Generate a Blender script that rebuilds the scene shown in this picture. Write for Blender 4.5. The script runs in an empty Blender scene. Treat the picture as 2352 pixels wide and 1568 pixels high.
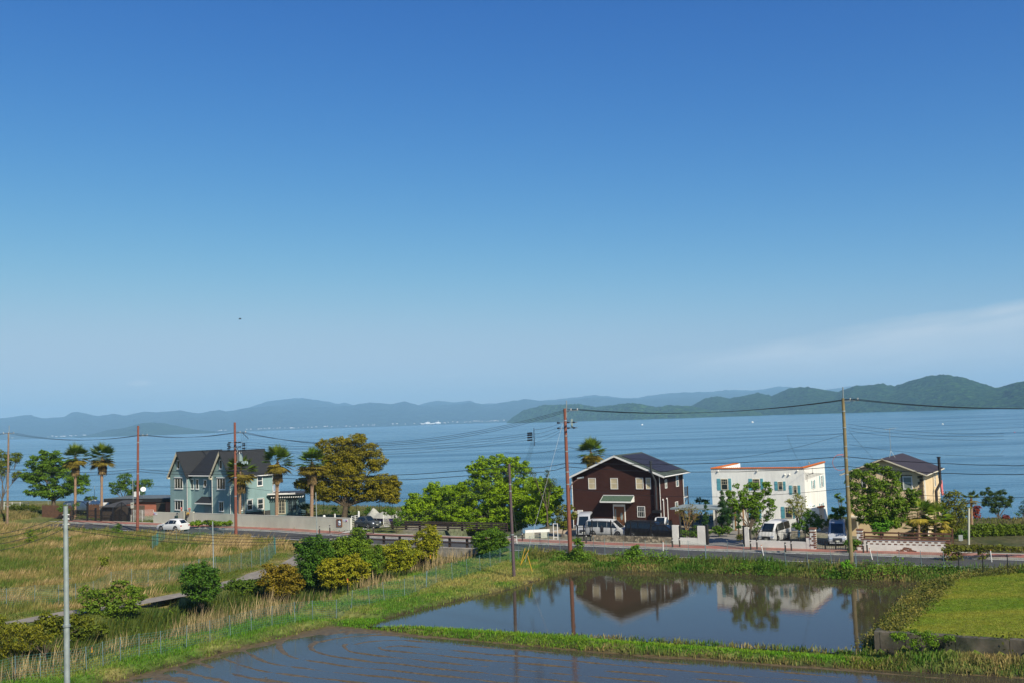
EXPOSURE = .3; SUN_E = 5.0; SKY_S = .1; SKY_G = (2.3, 1.5, .95); SKY_K = (2.5, 1.15, .97); SKY_CAP = (.36, .475, .57); CLOUD = (5.2, 5.8, 6.2, 1)
LAKE_C = (.055, .17, .245); LAKE_R = .2; HAZE = .95e-4; HAZE_C = (.45, .76, 1.0)
import bpy, math, random
import numpy as np
from mathutils import Vector, Matrix
random.seed(7); RNG = np.random.default_rng(7)
SC = bpy.context.scene
COL = SC.collection
# ------------------------------------------------------------------ measured camera
F = 2290.; PW = 2352; PH = 1568
ROLL = math.radians(2.0); PITCH = math.radians(4.5); HC = 13.2
fw = np.array([0, math.cos(PITCH), math.sin(PITCH)]); _r = np.array([1., 0, 0]); _u = np.cross(_r, fw)
cr = _r*math.cos(ROLL)-_u*math.sin(ROLL); cu = _u*math.cos(ROLL)+_r*math.sin(ROLL)
def ray(p):
    return fw+cr*((p[0]-PW/2)/F)+cu*(-(p[1]-PH/2)/F)
def at(p, z=0.):
    d = ray(p); t = (z-HC)/d[2]; return Vector((d[0]*t, d[1]*t, z))
def up(p, D):
    d = ray(p); t = D/d[1]; return Vector((d[0]*t, D, HC+d[2]*t))
def lerp(a, b, t): return a+(b-a)*t
# survey tables: conversions from the measuring sheets
def sheet(x0, y0, k):
    return lambda x, y: ((x0+x*k)*.57422, (y0+y*k)*.57422)
A = sheet(0, 1600, .38273); B = sheet(600, 1600, .38273); C = sheet(1150, 1600, .38273); D_ = sheet(1750, 1600, .38265)
E = sheet(2200, 1550, .44643); G = sheet(2750, 1700, .38258); I = sheet(3250, 1500, .5102); J = sheet(3650, 1750, .35063)
K = sheet(0, 2030, .44703); L = sheet(900, 2030, .44703); M = sheet(1800, 2100, .46769); N = sheet(2800, 2130, .55102)
S1 = sheet(0, 1450, .89286); S2 = sheet(2000, 1200, .89116)
Q2 = sheet(590, 2030, .076531); Q6 = sheet(280, 1970, .178571); Q7 = sheet(1050, 1900, .127551); Q3 = sheet(2280, 2020, .187075); Q5 = sheet(3020, 2060, .170068); Q4 = sheet(1410, 2040, .085034); Q1 = sheet(1330, 2040, .044643)

# ------------------------------------------------------------------ materials
MATS = {}
def mat(name, col, rough=.7, metal=0., spec=.5, var=0., vscale=3., bump=0., bscale=20., col2=None, c2scale=2., c2w=.15, coat=0., tr=0., vstretch=(1, 1, 1)):
    if name in MATS: return MATS[name]
    m = bpy.data.materials.new(name); m.use_nodes = True; nt = m.node_tree; b = nt.nodes['Principled BSDF']
    b.inputs['Base Color'].default_value = (*col, 1); b.inputs['Roughness'].default_value = rough
    b.inputs['Metallic'].default_value = metal; b.inputs['Specular IOR Level'].default_value = spec
    b.inputs['Coat Weight'].default_value = coat
    tc = nt.nodes.new('ShaderNodeTexCoord'); mp = nt.nodes.new('ShaderNodeMapping'); mp.inputs['Scale'].default_value = vstretch
    nt.links.new(tc.outputs['Object'], mp.inputs['Vector'])
    src = None
    if col2 is not None:
        n = nt.nodes.new('ShaderNodeTexNoise'); n.inputs['Scale'].default_value = c2scale; n.inputs['Detail'].default_value = 5
        r = nt.nodes.new('ShaderNodeMapRange'); r.inputs['From Min'].default_value = .5-c2w; r.inputs['From Max'].default_value = .5+c2w
        x = nt.nodes.new('ShaderNodeMix'); x.data_type = 'RGBA'; x.inputs[6].default_value = (*col, 1); x.inputs[7].default_value = (*col2, 1)
        nt.links.new(mp.outputs[0], n.inputs['Vector']); nt.links.new(n.outputs['Fac'], r.inputs['Value']); nt.links.new(r.outputs[0], x.inputs[0]); src = x.outputs[2]
    if var > 0:
        n = nt.nodes.new('ShaderNodeTexNoise'); n.inputs['Scale'].default_value = vscale; n.inputs['Detail'].default_value = 6
        r = nt.nodes.new('ShaderNodeMapRange'); r.inputs['From Min'].default_value = .25; r.inputs['From Max'].default_value = .75
        r.inputs['To Min'].default_value = 1-var; r.inputs['To Max'].default_value = 1+var
        x = nt.nodes.new('ShaderNodeMix'); x.data_type = 'RGBA'; x.blend_type = 'MULTIPLY'; x.inputs[0].default_value = 1
        nt.links.new(mp.outputs[0], n.inputs['Vector']); nt.links.new(n.outputs['Fac'], r.inputs['Value']); nt.links.new(r.outputs[0], x.inputs[7])
        if src: nt.links.new(src, x.inputs[6])
        else: x.inputs[6].default_value = (*col, 1)
        src = x.outputs[2]
    if src: nt.links.new(src, b.inputs['Base Color'])
    if bump > 0:
        n = nt.nodes.new('ShaderNodeTexNoise'); n.inputs['Scale'].default_value = bscale; n.inputs['Detail'].default_value = 4
        k = nt.nodes.new('ShaderNodeBump'); k.inputs['Strength'].default_value = 1; k.inputs['Distance'].default_value = bump
        nt.links.new(mp.outputs[0], n.inputs['Vector']); nt.links.new(n.outputs['Fac'], k.inputs['Height']); nt.links.new(k.outputs[0], b.inputs['Normal'])
    MATS[name] = m
    return m
def vmat(name, rough=.6, spec=.3, trans=.0, noise=0., nscale=8., bump=0., bscale=10.):
    """material coloured by the mesh's own 'tint' attribute (leaf colour, soil colour)"""
    if name in MATS: return MATS[name]
    m = bpy.data.materials.new(name); m.use_nodes = True; nt = m.node_tree; b = nt.nodes['Principled BSDF']; out = nt.nodes['Material Output']
    a = nt.nodes.new('ShaderNodeAttribute'); a.attribute_name = 'tint'; src = a.outputs['Color']
    b.inputs['Roughness'].default_value = rough; b.inputs['Specular IOR Level'].default_value = spec
    tc = nt.nodes.new('ShaderNodeTexCoord')
    if noise > 0:
        n = nt.nodes.new('ShaderNodeTexNoise'); n.inputs['Scale'].default_value = nscale; n.inputs['Detail'].default_value = 8
        r = nt.nodes.new('ShaderNodeMapRange'); r.inputs['From Min'].default_value = .3; r.inputs['From Max'].default_value = .7
        r.inputs['To Min'].default_value = 1-noise; r.inputs['To Max'].default_value = 1+noise
        x = nt.nodes.new('ShaderNodeMix'); x.data_type = 'RGBA'; x.blend_type = 'MULTIPLY'; x.inputs[0].default_value = 1
        nt.links.new(tc.outputs['Object'], n.inputs['Vector']); nt.links.new(n.outputs['Fac'], r.inputs['Value']); nt.links.new(r.outputs[0], x.inputs[7]); nt.links.new(src, x.inputs[6]); src = x.outputs[2]
    if bump > 0:
        n = nt.nodes.new('ShaderNodeTexNoise'); n.inputs['Scale'].default_value = bscale; n.inputs['Detail'].default_value = 5
        k = nt.nodes.new('ShaderNodeBump'); k.inputs['Distance'].default_value = bump
        nt.links.new(tc.outputs['Object'], n.inputs['Vector']); nt.links.new(n.outputs['Fac'], k.inputs['Height']); nt.links.new(k.outputs[0], b.inputs['Normal'])
    nt.links.new(src, b.inputs['Base Color'])
    if trans > 0:
        t = nt.nodes.new('ShaderNodeBsdfTranslucent'); nt.links.new(src, t.inputs['Color'])
        mx = nt.nodes.new('ShaderNodeMixShader'); mx.inputs[0].default_value = trans
        nt.links.new(b.outputs[0], mx.inputs[1]); nt.links.new(t.outputs[0], mx.inputs[2]); nt.links.new(mx.outputs[0], out.inputs['Surface'])
    MATS[name] = m
    return m

# ------------------------------------------------------------------ mesh helpers
BASE = {}
class MB:
    def __init__(s): s.v = []; s.f = []; s.sm = []
    def add(s, vs, fs, smooth=False):
        k = len(s.v); s.v += [Vector(v) for v in vs]; s.f += [[i+k for i in f] for f in fs]; s.sm += [smooth]*len(fs); return s
    def hexa(s, p):  # 8 pts: bottom 4 ccw, top 4 ccw
        return s.add(p, [(3, 2, 1, 0), (4, 5, 6, 7), (0, 1, 5, 4), (1, 2, 6, 5), (2, 3, 7, 6), (3, 0, 4, 7)])
    def box(s, c, h, rz=0.):
        c = Vector(c); ca, sa = math.cos(rz), math.sin(rz); p = []
        for z in (-1, 1):
            for x, y in ((-1, -1), (1, -1), (1, 1), (-1, 1)):
                X, Y = x*h[0], y*h[1]; p.append(c+Vector((X*ca-Y*sa, X*sa+Y*ca, z*h[2])))
        return s.hexa(p)
    def wbox(s, w, s0, s1, z0, z1, d0, d1):
        p = [w.pt(a, z, d) for z in (z0, z1) for a, d in ((s0, d1), (s1, d1), (s1, d0), (s0, d0))]
        return s.hexa(p)
    def beam(s, a, b, w, h):
        a = Vector(a); b = Vector(b); t = (b-a).normalized(); sd = t.cross(Vector((0, 0, 1)))
        sd = sd.normalized() if sd.length > 1e-3 else Vector((1, 0, 0)); u = sd.cross(t)
        p = []
        for q in (a, b):
            p += [q-sd*w/2-u*h/2, q+sd*w/2-u*h/2, q+sd*w/2+u*h/2, q-sd*w/2+u*h/2]
        return s.hexa(p)
    def tube(s, pts, r, n=6, cap=True, smooth=True):
        pts = [Vector(p) for p in pts]; R = r if hasattr(r, '__len__') else [r]*len(pts); vs = []; fs = []
        ref = None
        for i, p in enumerate(pts):
            t = (pts[min(i+1, len(pts)-1)]-pts[max(i-1, 0)])
            t = t.normalized() if t.length > 1e-9 else Vector((0, 0, 1))
            if ref is None: ref = Vector((0, 0, 1)) if abs(t.z) < .9 else Vector((1, 0, 0))
            a = (ref-t*ref.dot(t)); a = a.normalized() if a.length > 1e-6 else t.orthogonal().normalized(); ref = a; b = t.cross(a)
            for k in range(n):
                an = 2*math.pi*k/n; vs.append(p+(a*math.cos(an)+b*math.sin(an))*R[i])
        for i in range(len(pts)-1):
            for k in range(n):
                k2 = (k+1) % n; fs.append((i*n+k, i*n+k2, (i+1)*n+k2, (i+1)*n+k))
        s.add(vs, fs, smooth)
        if cap:
            s.add(vs[:n], [tuple(reversed(range(n)))]); s.add(vs[-n:], [tuple(range(n))])
        return s
    def prism(s, pts, ext):
        pts = [Vector(p) for p in pts]; ext = Vector(ext); n = len(pts)
        fs = [tuple(range(n)), tuple(reversed(range(n, 2*n)))]+[((i+1) % n, i, i+n, (i+1) % n+n) for i in range(n)]
        return s.add(pts+[p+ext for p in pts], fs)
    def ball(s, c, r, nu=10, nv=6, zmin=-1.):
        c = Vector(c); r = r if hasattr(r, '__len__') else (r, r, r); vs = []; fs = []
        for j in range(nv+1):
            ph = -math.pi/2+math.pi*j/nv
            for i in range(nu):
                th = 2*math.pi*i/nu; vs.append(c+Vector((r[0]*math.cos(ph)*math.cos(th), r[1]*math.cos(ph)*math.sin(th), r[2]*max(zmin, math.sin(ph)))))
        for j in range(nv):
            for i in range(nu):
                i2 = (i+1) % nu; fs.append((j*nu+i, j*nu+i2, (j+1)*nu+i2, (j+1)*nu+i))
        return s.add(vs, fs, True)
    def quad(s, a, b, c, d): return s.add([a, b, c, d], [(0, 1, 2, 3)])
    def build(s, name, m, parent=None, base=None):
        off = Vector(BASE.get(parent.name, (0, 0, 0))) if parent else Vector(base or (0, 0, 0))
        me = bpy.data.meshes.new(name); me.from_pydata([v-off for v in s.v], [], s.f); me.polygons.foreach_set('use_smooth', s.sm)
        for mm in (m if isinstance(m, (list, tuple)) else [m]): me.materials.append(mm)
        o = bpy.data.objects.new(name, me); COL.objects.link(o)
        if parent: o.parent = parent; BASE[o.name] = off
        else: o.location = off; BASE[o.name] = off
        return o
def tag(o, label=None, cat=None, group=None, kind=None):
    for k, v in (('label', label), ('category', cat), ('group', group), ('kind', kind)):
        if v: o[k] = v
    return o
def thing(name, label, cat, loc, group=None, rz=0.):
    o = bpy.data.objects.new(name, None); COL.objects.link(o); o.location = loc; o.rotation_euler = (0, 0, rz); o.empty_display_size = .2
    BASE[o.name] = Vector(loc) if rz == 0 else Vector((0, 0, 0)); return tag(o, label, cat, group)
def copy_tree(o, parent=None):
    c = o.copy(); COL.objects.link(c); c.parent = parent; BASE[c.name] = BASE.get(o.name, Vector((0, 0, 0)))
    for ch in list(o.children): copy_tree(ch, c)
    return c
def npmesh(name, V, Fq, m, parent=None, tint=None, base=(0, 0, 0), smooth=False):
    """V (n,3), Fq (m,k) index array, tint (n,3) per vertex"""
    off = np.array(BASE.get(parent.name, (0, 0, 0))) if parent else np.array(base, float)
    me = bpy.data.meshes.new(name); n = len(V); k = Fq.shape[1]; q = len(Fq)
    me.vertices.add(n); me.vertices.foreach_set('co', (V-off).astype(np.float32).ravel())
    me.loops.add(q*k); me.loops.foreach_set('vertex_index', Fq.astype(np.int32).ravel())
    me.polygons.add(q); me.polygons.foreach_set('loop_start', np.arange(0, q*k, k, dtype=np.int32)); me.polygons.foreach_set('loop_total', np.full(q, k, dtype=np.int32))
    if smooth: me.polygons.foreach_set('use_smooth', np.ones(q, bool))
    me.update(calc_edges=True)
    if tint is not None:
        a = me.color_attributes.new('tint', 'FLOAT_COLOR', 'POINT'); c = np.ones((n, 4), np.float32); c[:, :3] = tint; a.data.foreach_set('color', c.ravel())
    me.materials.append(m)
    o = bpy.data.objects.new(name, me); COL.objects.link(o)
    if parent: o.parent = parent; BASE[o.name] = Vector(off)
    else: o.location = off; BASE[o.name] = Vector(off)
    return o
class Wall:
    """vertical plane from P0 in direction ang; s along it, d outwards (towards the viewer side)"""
    def __init__(w, P0, ang):
        w.o = Vector((P0[0], P0[1], 0)); w.a = Vector((math.cos(ang), math.sin(ang), 0)); w.n = Vector((w.a.y, -w.a.x, 0)); w.ang = ang
    def pt(w, s, z, d=0.): return w.o+w.a*s+w.n*d+Vector((0, 0, z))
    def hit(w, p, d=0.):
        r = Vector(ray(p)); cam = Vector((0, 0, HC)); o = w.o+w.n*d; t = (o-cam).dot(w.n)/r.dot(w.n); q = cam+r*t
        return (q-o).dot(w.a), q.z
    def side(w, s):  # wall turning the corner away from the viewer at s
        return Wall(w.pt(s, 0), w.ang+math.pi/2)
    def rect(w, p0, p1, d=0.):
        a = w.hit(p0, d); b = w.hit(p1, d); return min(a[0], b[0]), max(a[0], b[0]), min(a[1], b[1]), max(a[1], b[1])
R = math.radians
def fbm(X, Y, sc=1., seed=0, octv=4):
    """cheap value noise on arrays, about -1..1"""
    out = 0; amp = 1.; tot = 0
    for o in range(octv):
        x = X/sc*2**o+seed*17.3; y = Y/sc*2**o+seed*9.1; xi = np.floor(x); yi = np.floor(y); fx = x-xi; fy = y-yi; fx = fx*fx*(3-2*fx); fy = fy*fy*(3-2*fy)
        h = lambda a, b: (np.sin(a*127.1+b*311.7+seed*3.1)*43758.5453) % 1.
        v = (h(xi, yi)*(1-fx)+h(xi+1, yi)*fx)*(1-fy)+(h(xi, yi+1)*(1-fx)+h(xi+1, yi+1)*fx)*fy
        out = out+(v*2-1)*amp; tot += amp; amp *= .5
    return out/tot
# ------------------------------------------------------------------ camera, sun, sky
cam = bpy.data.cameras.new('camera'); co = bpy.data.objects.new('camera', cam); COL.objects.link(co)
cam.sensor_width = 36; cam.lens = F/PW*36; cam.clip_start = .5; cam.clip_end = 90000
Mx = Matrix(((cr[0], cu[0], -fw[0], 0), (cr[1], cu[1], -fw[1], 0), (cr[2], cu[2], -fw[2], HC), (0, 0, 0, 1))); co.matrix_world = Mx
SC.camera = co
SC.view_settings.view_transform = 'Standard'; SC.view_settings.look = 'None'; SC.view_settings.gamma = 1; SC.view_settings.exposure = EXPOSURE
SUN_EL = R(40); SUN_AZ = R(32)   # azimuth: to the right of straight behind the camera
sd = Vector((math.sin(SUN_AZ)*math.cos(SUN_EL), -math.cos(SUN_AZ)*math.cos(SUN_EL), math.sin(SUN_EL)))
sl = bpy.data.lights.new('sun', 'SUN'); sl.energy = SUN_E; sl.angle = R(.53); sl.color = (1, .91, .76)
so = bpy.data.objects.new('sun', sl); COL.objects.link(so); so.rotation_euler = sd.to_track_quat('Z', 'Y').to_euler(); so.location = (60, -60, 80)
wd = bpy.data.worlds.new('World'); SC.world = wd; wd.use_nodes = True; nt = wd.node_tree; bg = nt.nodes['Background']
sky = nt.nodes.new('ShaderNodeTexSky'); sky.sky_type = 'NISHITA'; sky.sun_disc = False; sky.sun_elevation = SUN_EL
sky.sun_rotation = math.pi-SUN_AZ; sky.air_density = 1.0; sky.dust_density = .6; sky.ozone_density = 3.5; sky.altitude = 0
sp = nt.nodes.new('ShaderNodeSeparateColor'); cb_ = nt.nodes.new('ShaderNodeCombineColor'); nt.links.new(sky.outputs[0], sp.inputs[0])
for i in range(3):   # film response of the sky colour, channel by channel
    m1 = nt.nodes.new('ShaderNodeMath'); m1.operation = 'MULTIPLY'; m1.inputs[1].default_value = .1; nt.links.new(sp.outputs[i], m1.inputs[0])
    m2 = nt.nodes.new('ShaderNodeMath'); m2.operation = 'POWER'; m2.inputs[1].default_value = SKY_G[i]; nt.links.new(m1.outputs[0], m2.inputs[0])
    m3 = nt.nodes.new('ShaderNodeMath'); m3.operation = 'MULTIPLY'; m3.inputs[1].default_value = SKY_K[i]*10; m4 = nt.nodes.new('ShaderNodeMath'); m4.operation = 'SMOOTH_MIN'; m4.inputs[1].default_value = SKY_CAP[i]*10; m4.inputs[2].default_value = 4.
    nt.links.new(m2.outputs[0], m3.inputs[0]); nt.links.new(m3.outputs[0], m4.inputs[0]); nt.links.new(m4.outputs[0], cb_.inputs[i])
# thin cloud band on the right and small puffs, in sky directions
tc = nt.nodes.new('ShaderNodeTexCoord'); sx = nt.nodes.new('ShaderNodeSeparateXYZ'); nt.links.new(tc.outputs['Generated'], sx.inputs[0])
def mth(op, a, b=None, c=None, clamp=False):
    n = nt.nodes.new('ShaderNodeMath'); n.operation = op; n.use_clamp = clamp
    for i, v in enumerate((a, b, c)):
        if v is None: continue
        if isinstance(v, (int, float)): n.inputs[i].default_value = v
        else: nt.links.new(v, n.inputs[i])
    return n.outputs[0]
az = mth('ARCTAN2', sx.outputs['X'], sx.outputs['Y']); el = mth('ARCSINE', sx.outputs['Z'])
cmb = nt.nodes.new('ShaderNodeCombineXYZ'); nt.links.new(mth('MULTIPLY', az, 9), cmb.inputs[0]); nt.links.new(mth('MULTIPLY', mth('SUBTRACT', el, mth('MULTIPLY', az, .12)), 60), cmb.inputs[1])
nz = nt.nodes.new('ShaderNodeTexNoise'); nz.inputs['Scale'].default_value = 1.; nz.inputs['Detail'].default_value = 7; nt.links.new(cmb.outputs[0], nz.inputs['Vector'])
# band top edge rises from el 2.2deg at az 5deg to 5.5deg at az 27deg
top = mth('ADD', mth('MULTIPLY', mth('SUBTRACT', az, .07), .105), .052)
edge = mth('SUBTRACT', top, el)
edge = mth('ADD', edge, mth('MULTIPLY', mth('SUBTRACT', nz.outputs['Fac'], .5), .028))
b1 = mth('MULTIPLY', edge, 55, clamp=True)
b2 = mth('MULTIPLY', mth('SUBTRACT', az, .06), 4.5, clamp=True)
b3 = mth('SUBTRACT', 1, mth('MULTIPLY', edge, 13, clamp=True))
band = mth('MULTIPLY', mth('MULTIPLY', b1, b2), mth('ADD', mth('MULTIPLY', b3, .75), .25)); band = mth('MULTIPLY', band, mth('ADD', mth('MULTIPLY', nz.outputs['Fac'], 1.0), .1)); band = mth('MULTIPLY', band, 1.5)
def puff(u_, v_, ra, re, k):
    d = Vector(ray((u_, v_))).normalized(); a0 = math.atan2(d.x, d.y); e0 = math.asin(d.z)
    q = mth('ADD', mth('POWER', mth('DIVIDE', mth('ABSOLUTE', mth('SUBTRACT', az, a0)), ra), 2), mth('POWER', mth('DIVIDE', mth('ABSOLUTE', mth('SUBTRACT', el, e0)), re), 2))
    n2 = nt.nodes.new('ShaderNodeTexNoise'); n2.inputs['Scale'].default_value = 180; n2.inputs['Detail'].default_value = 5; nt.links.new(tc.outputs['Generated'], n2.inputs['Vector'])
    return mth('MULTIPLY', mth('MULTIPLY', mth('SUBTRACT', mth('ADD', 1, mth('MULTIPLY', mth('SUBTRACT', n2.outputs['Fac'], .5), 2.2)), q), 1.2, clamp=True), k)
cl = band
for a in ((322, 879, .014, .0032, .5), (780, 874, .02, .0018, .2), (1035, 862, .012, .0012, .15)): cl = mth('MAXIMUM', cl, puff(*a))
mc = nt.nodes.new('ShaderNodeMix'); mc.data_type = 'RGBA'; nt.links.new(cl, mc.inputs[0]); nt.links.new(cb_.outputs[0], mc.inputs[6]); mc.inputs[7].default_value = CLOUD
nt.links.new(mc.outputs[2], bg.inputs[0]); bg.inputs[1].default_value = SKY_S

# ------------------------------------------------------------------ site plan
ROADL = np.array([(-140, 192), (-110, 175), (-68.3, 152.5), (-31.3, 129.1), (-17.8, 118.5), (-0.9, 108.4), (16.3, 98.0), (34.4, 88.5), (42.1, 84.5), (110, 49)], float)
CHAN = np.array([(10, 160), (2, 135), (-7.2, 112), (-13, 98), (-20, 84), (-27, 72), (-35, 58), (-45, 42), (-60, 20)], float)
def segd(X, Y, PL, signed=False):
    best = np.full(X.shape, 1e9); sg = np.zeros(X.shape); sl_ = np.zeros(X.shape); acc = 0
    for (x0, y0), (x1, y1) in zip(PL[:-1], PL[1:]):
        dx, dy = x1-x0, y1-y0; LL = math.hypot(dx, dy); t = np.clip(((X-x0)*dx+(Y-y0)*dy)/LL**2, 0, 1)
        d = np.hypot(X-x0-t*dx, Y-y0-t*dy); c = (dx*(Y-y0)-dy*(X-x0)); m = d < best
        best = np.where(m, d, best); sg = np.where(m, np.sign(c), sg); sl_ = np.where(m, acc+t*LL, sl_); acc += LL
    return best*sg, sl_
def poly_sd(X, Y, P):
    """signed distance, positive inside"""
    best = np.full(X.shape, 1e9); ins = np.zeros(X.shape, bool); n = len(P)
    for i in range(n):
        x0, y0 = P[i]; x1, y1 = P[(i+1) % n]; dx, dy = x1-x0, y1-y0
        t = np.clip(((X-x0)*dx+(Y-y0)*dy)/(dx*dx+dy*dy+1e-12), 0, 1); best = np.minimum(best, np.hypot(X-x0-t*dx, Y-y0-t*dy))
        c = ((y0 > Y) != (y1 > Y)) & (X < dx*(Y-y0)/(dy if dy else 1e-12)+x0); ins ^= c
    return np.where(ins, best, -best)
UP_Z = -.8; LO_Z = -1.0
UPADDY = [tuple(at(p, UP_Z).xy) for p in ((845, 1438), (885, 1420), (1000, 1390), (1100, 1367), (1180, 1350), (1230, 1333), (1310, 1311), (1400, 1308), (1715, 1318), (2135, 1338), (2120, 1352), (2058, 1397), (2030, 1444), (1995, 1475), (1985, 1503), (1750, 1489), (1300, 1461), (960, 1442))]
LPADDY = [tuple(at(p, LO_Z).xy) for p in ((257, 1566), (517, 1497), (700, 1450), (750, 1439), (800, 1439), (860, 1446), (1004, 1461), (1168, 1477), (1436, 1501), (1608, 1511), (1797, 1525), (2019, 1537), (2352, 1556))]+[(40, 44), (40, 25), (-14, 25), (-32, 45)]
LAWN = [tuple(at(p, .4).xy) for p in ((2034, 1456), (2070, 1428), (2140, 1370), (2185, 1322), (2352, 1306))]+[(90, 60), (90, 20), (50, 46)]
PATHP = [K(150, 1030), K(600, 945), K(900, 905), K(1300, 835), K(1680, 765), K(1960, 690), K(2237, 625), L(280, 590), L(560, 512), L(680, 440), L(800, 345), L(930, 300)]
PATH = np.array([(-75, 52)]+[tuple(at(p, -.25).xy) for p in PATHP], float)
_a = at((2024, 1505), -.9); _b = at((2352, 1528), -.9); _d = (_b-_a).normalized(); WA = (_a.x, _a.y); WN = (_d.y, -_d.x)
dU_ = lambda X, Y: poly_sd(X, Y, UPADDY)
def height(X, Y):
    X = np.asarray(X, float); Y = np.asarray(Y, float)
    n, s = segd(X, Y, ROADL); ch, cs = segd(X, Y, CHAN); ach = np.abs(ch)
    nearside = n < -5.4
    h = np.full(X.shape, .06)
    right = ch > 0                                         # right of the stream
    hn = np.where(right, -.5, -.3)                          # near side plateau
    k = np.clip((-5.4-n)/1.4, 0, 1); k2 = np.clip((-5.6-n)/4., 0, 1)
    h = np.where(nearside, np.where(right, hn*k, hn*k2+.12*fbm(X, Y, 6, 3)*np.clip((-7-n)/4, 0, 1)), h)
    h = np.where(n > .5, .12, h)
    # left field rises a little towards the road and to the left
    h = np.where(nearside & ~right, h+.35*np.clip((-X-45)/40, 0, 1)*np.clip((-7-n)/6, 0, 1), h)
    h = h+1.9*np.exp(-(((X+89)/11)**2+((Y-158)/5.5)**2))
    # paddies and lawn
    for P, z in ((UPADDY, UP_Z), (LPADDY, LO_Z)):
        d = poly_sd(X, Y, P); h = np.minimum(h, np.maximum(z-d*.75, z-.3))
    dl = poly_sd(X, Y, LAWN); wl = (X-WA[0])*WN[0]+(Y-WA[1])*WN[1]; al = (X-WA[0])*WN[1]-(Y-WA[1])*WN[0]     # wl > 0: in front of the retaining wall
    h = np.where((wl > -.35) & (wl < 6) & (al > -1) & (dU_(X, Y) < -.2), np.minimum(h, np.maximum(-.86, -.5-.36*np.clip((3-wl)/1.5, 0, 1))), h)
    h = np.where((dl > -.9) & (wl < -.35), np.maximum(h, np.minimum(.4, .4+dl*1.15)), h)
    # stream bed
    cb = np.clip((ach-1.6)/6.0, 0, 1); cb = cb*cb*(3-2*cb); bed = -2.0+cb*2.2
    h = np.where(n > -5.6, np.where(ach < 5.2, -2.3, h), np.minimum(h, np.maximum(bed, -2.3)))
    # path bench stays level
    # shore
    sh = 33+1.5*fbm(X, Y, 20, 5)
    h = np.where(n > sh, np.maximum(h-(n-sh)*1.3, -5), h)
    h = np.where(X > 300, -5+0*h, h)
    return h
def hz(x, y): return float(height(np.array([x]), np.array([y]))[0])
xs = np.concatenate([np.linspace(-900, -110, 14), np.arange(-108, 84, .55), np.linspace(90, 900, 14)])
ys = np.concatenate([np.linspace(-400, 24, 10), np.arange(26, 205, .55), np.linspace(210, 900, 12)])
GX, GY = np.meshgrid(xs, ys); GZ = height(GX, GY)
nS, sS = segd(GX, GY, ROADL); chS, _ = segd(GX, GY, CHAN)
dU = poly_sd(GX, GY, UPADDY); dL = poly_sd(GX, GY, LPADDY); dW = poly_sd(GX, GY, LAWN); dP, _ = segd(GX, GY, PATH)
def mixc(a, b, t):
    a = np.array(a, float) if not isinstance(a, np.ndarray) else a; b = np.array(b, float) if not isinstance(b, np.ndarray) else b
    return a*(1-t[..., None])+b*t[..., None]
GREEN = (.07, .125, .018); OLIVE = (.11, .12, .035); STRAW = (.34, .25, .1); SOIL = (.10, .075, .045); GRAVEL = (.30, .27, .2); DGREEN = (.035, .07, .015)
f1 = fbm(GX, GY, 7, 1); f2 = fbm(GX, GY, 2.2, 2); f3 = fbm(GX, GY*2.2, 5, 9)
c = mixc(OLIVE, STRAW, np.clip(.45+f3*1.1, 0, 1)); c = mixc(c, GREEN, np.clip(.2+f1*.9, 0, .8))
right = chS > 0
cr_ = mixc(GREEN, STRAW, np.clip(.1+f2*.8, 0, .7)); c = np.where(right[..., None], cr_, c)
yard = mixc(GRAVEL, (.16, .15, .12), np.clip(.5+f2, 0, 1)); yard = mixc(yard, OLIVE, np.clip(f1*1.5, 0, 1)*.6)
leftlot = (GX < -14)
yard = np.where(((GX > 36) & (nS > 3.4))[..., None], mixc((.05, .06, .02), (.12, .10, .05), np.clip(.4+f2, 0, 1)), yard)
yard = np.where(leftlot[..., None], mixc((.10, .12, .03), (.2, .17, .09), np.clip(.3+f2, 0, 1)), yard)
c = np.where((nS > .3)[..., None], yard, c)
c = mixc(c, (.045, .033, .02), np.clip((np.maximum(dU, dL)+.35)/.25, 0, 1))
lawnc = mixc((.10, .17, .012), (.20, .20, .025), np.clip(.5+fbm(GX, GY*3, 6, 4), 0, 1)); c = np.where((dW > .2)[..., None], lawnc, c)
c = mixc(c, DGREEN, np.clip((7-np.abs(chS))/2, 0, 1)*.8)
c = np.where(((nS > 32) & (GZ < -.3))[..., None], np.array((.12, .11, .09)), c)
ny, nx = GX.shape; idx = np.arange(nx*ny).reshape(ny, nx)
FQ = np.stack([idx[:-1, :-1], idx[:-1, 1:], idx[1:, 1:], idx[1:, :-1]], -1).reshape(-1, 4)
g = npmesh('ground', np.stack([GX, GY, GZ], -1).reshape(-1, 3), FQ, vmat('soil_and_turf', .95, .15, noise=.45, nscale=2.5, bump=.06, bscale=6), tint=c.reshape(-1, 3), smooth=True)
tag(g, kind='structure')
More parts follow.
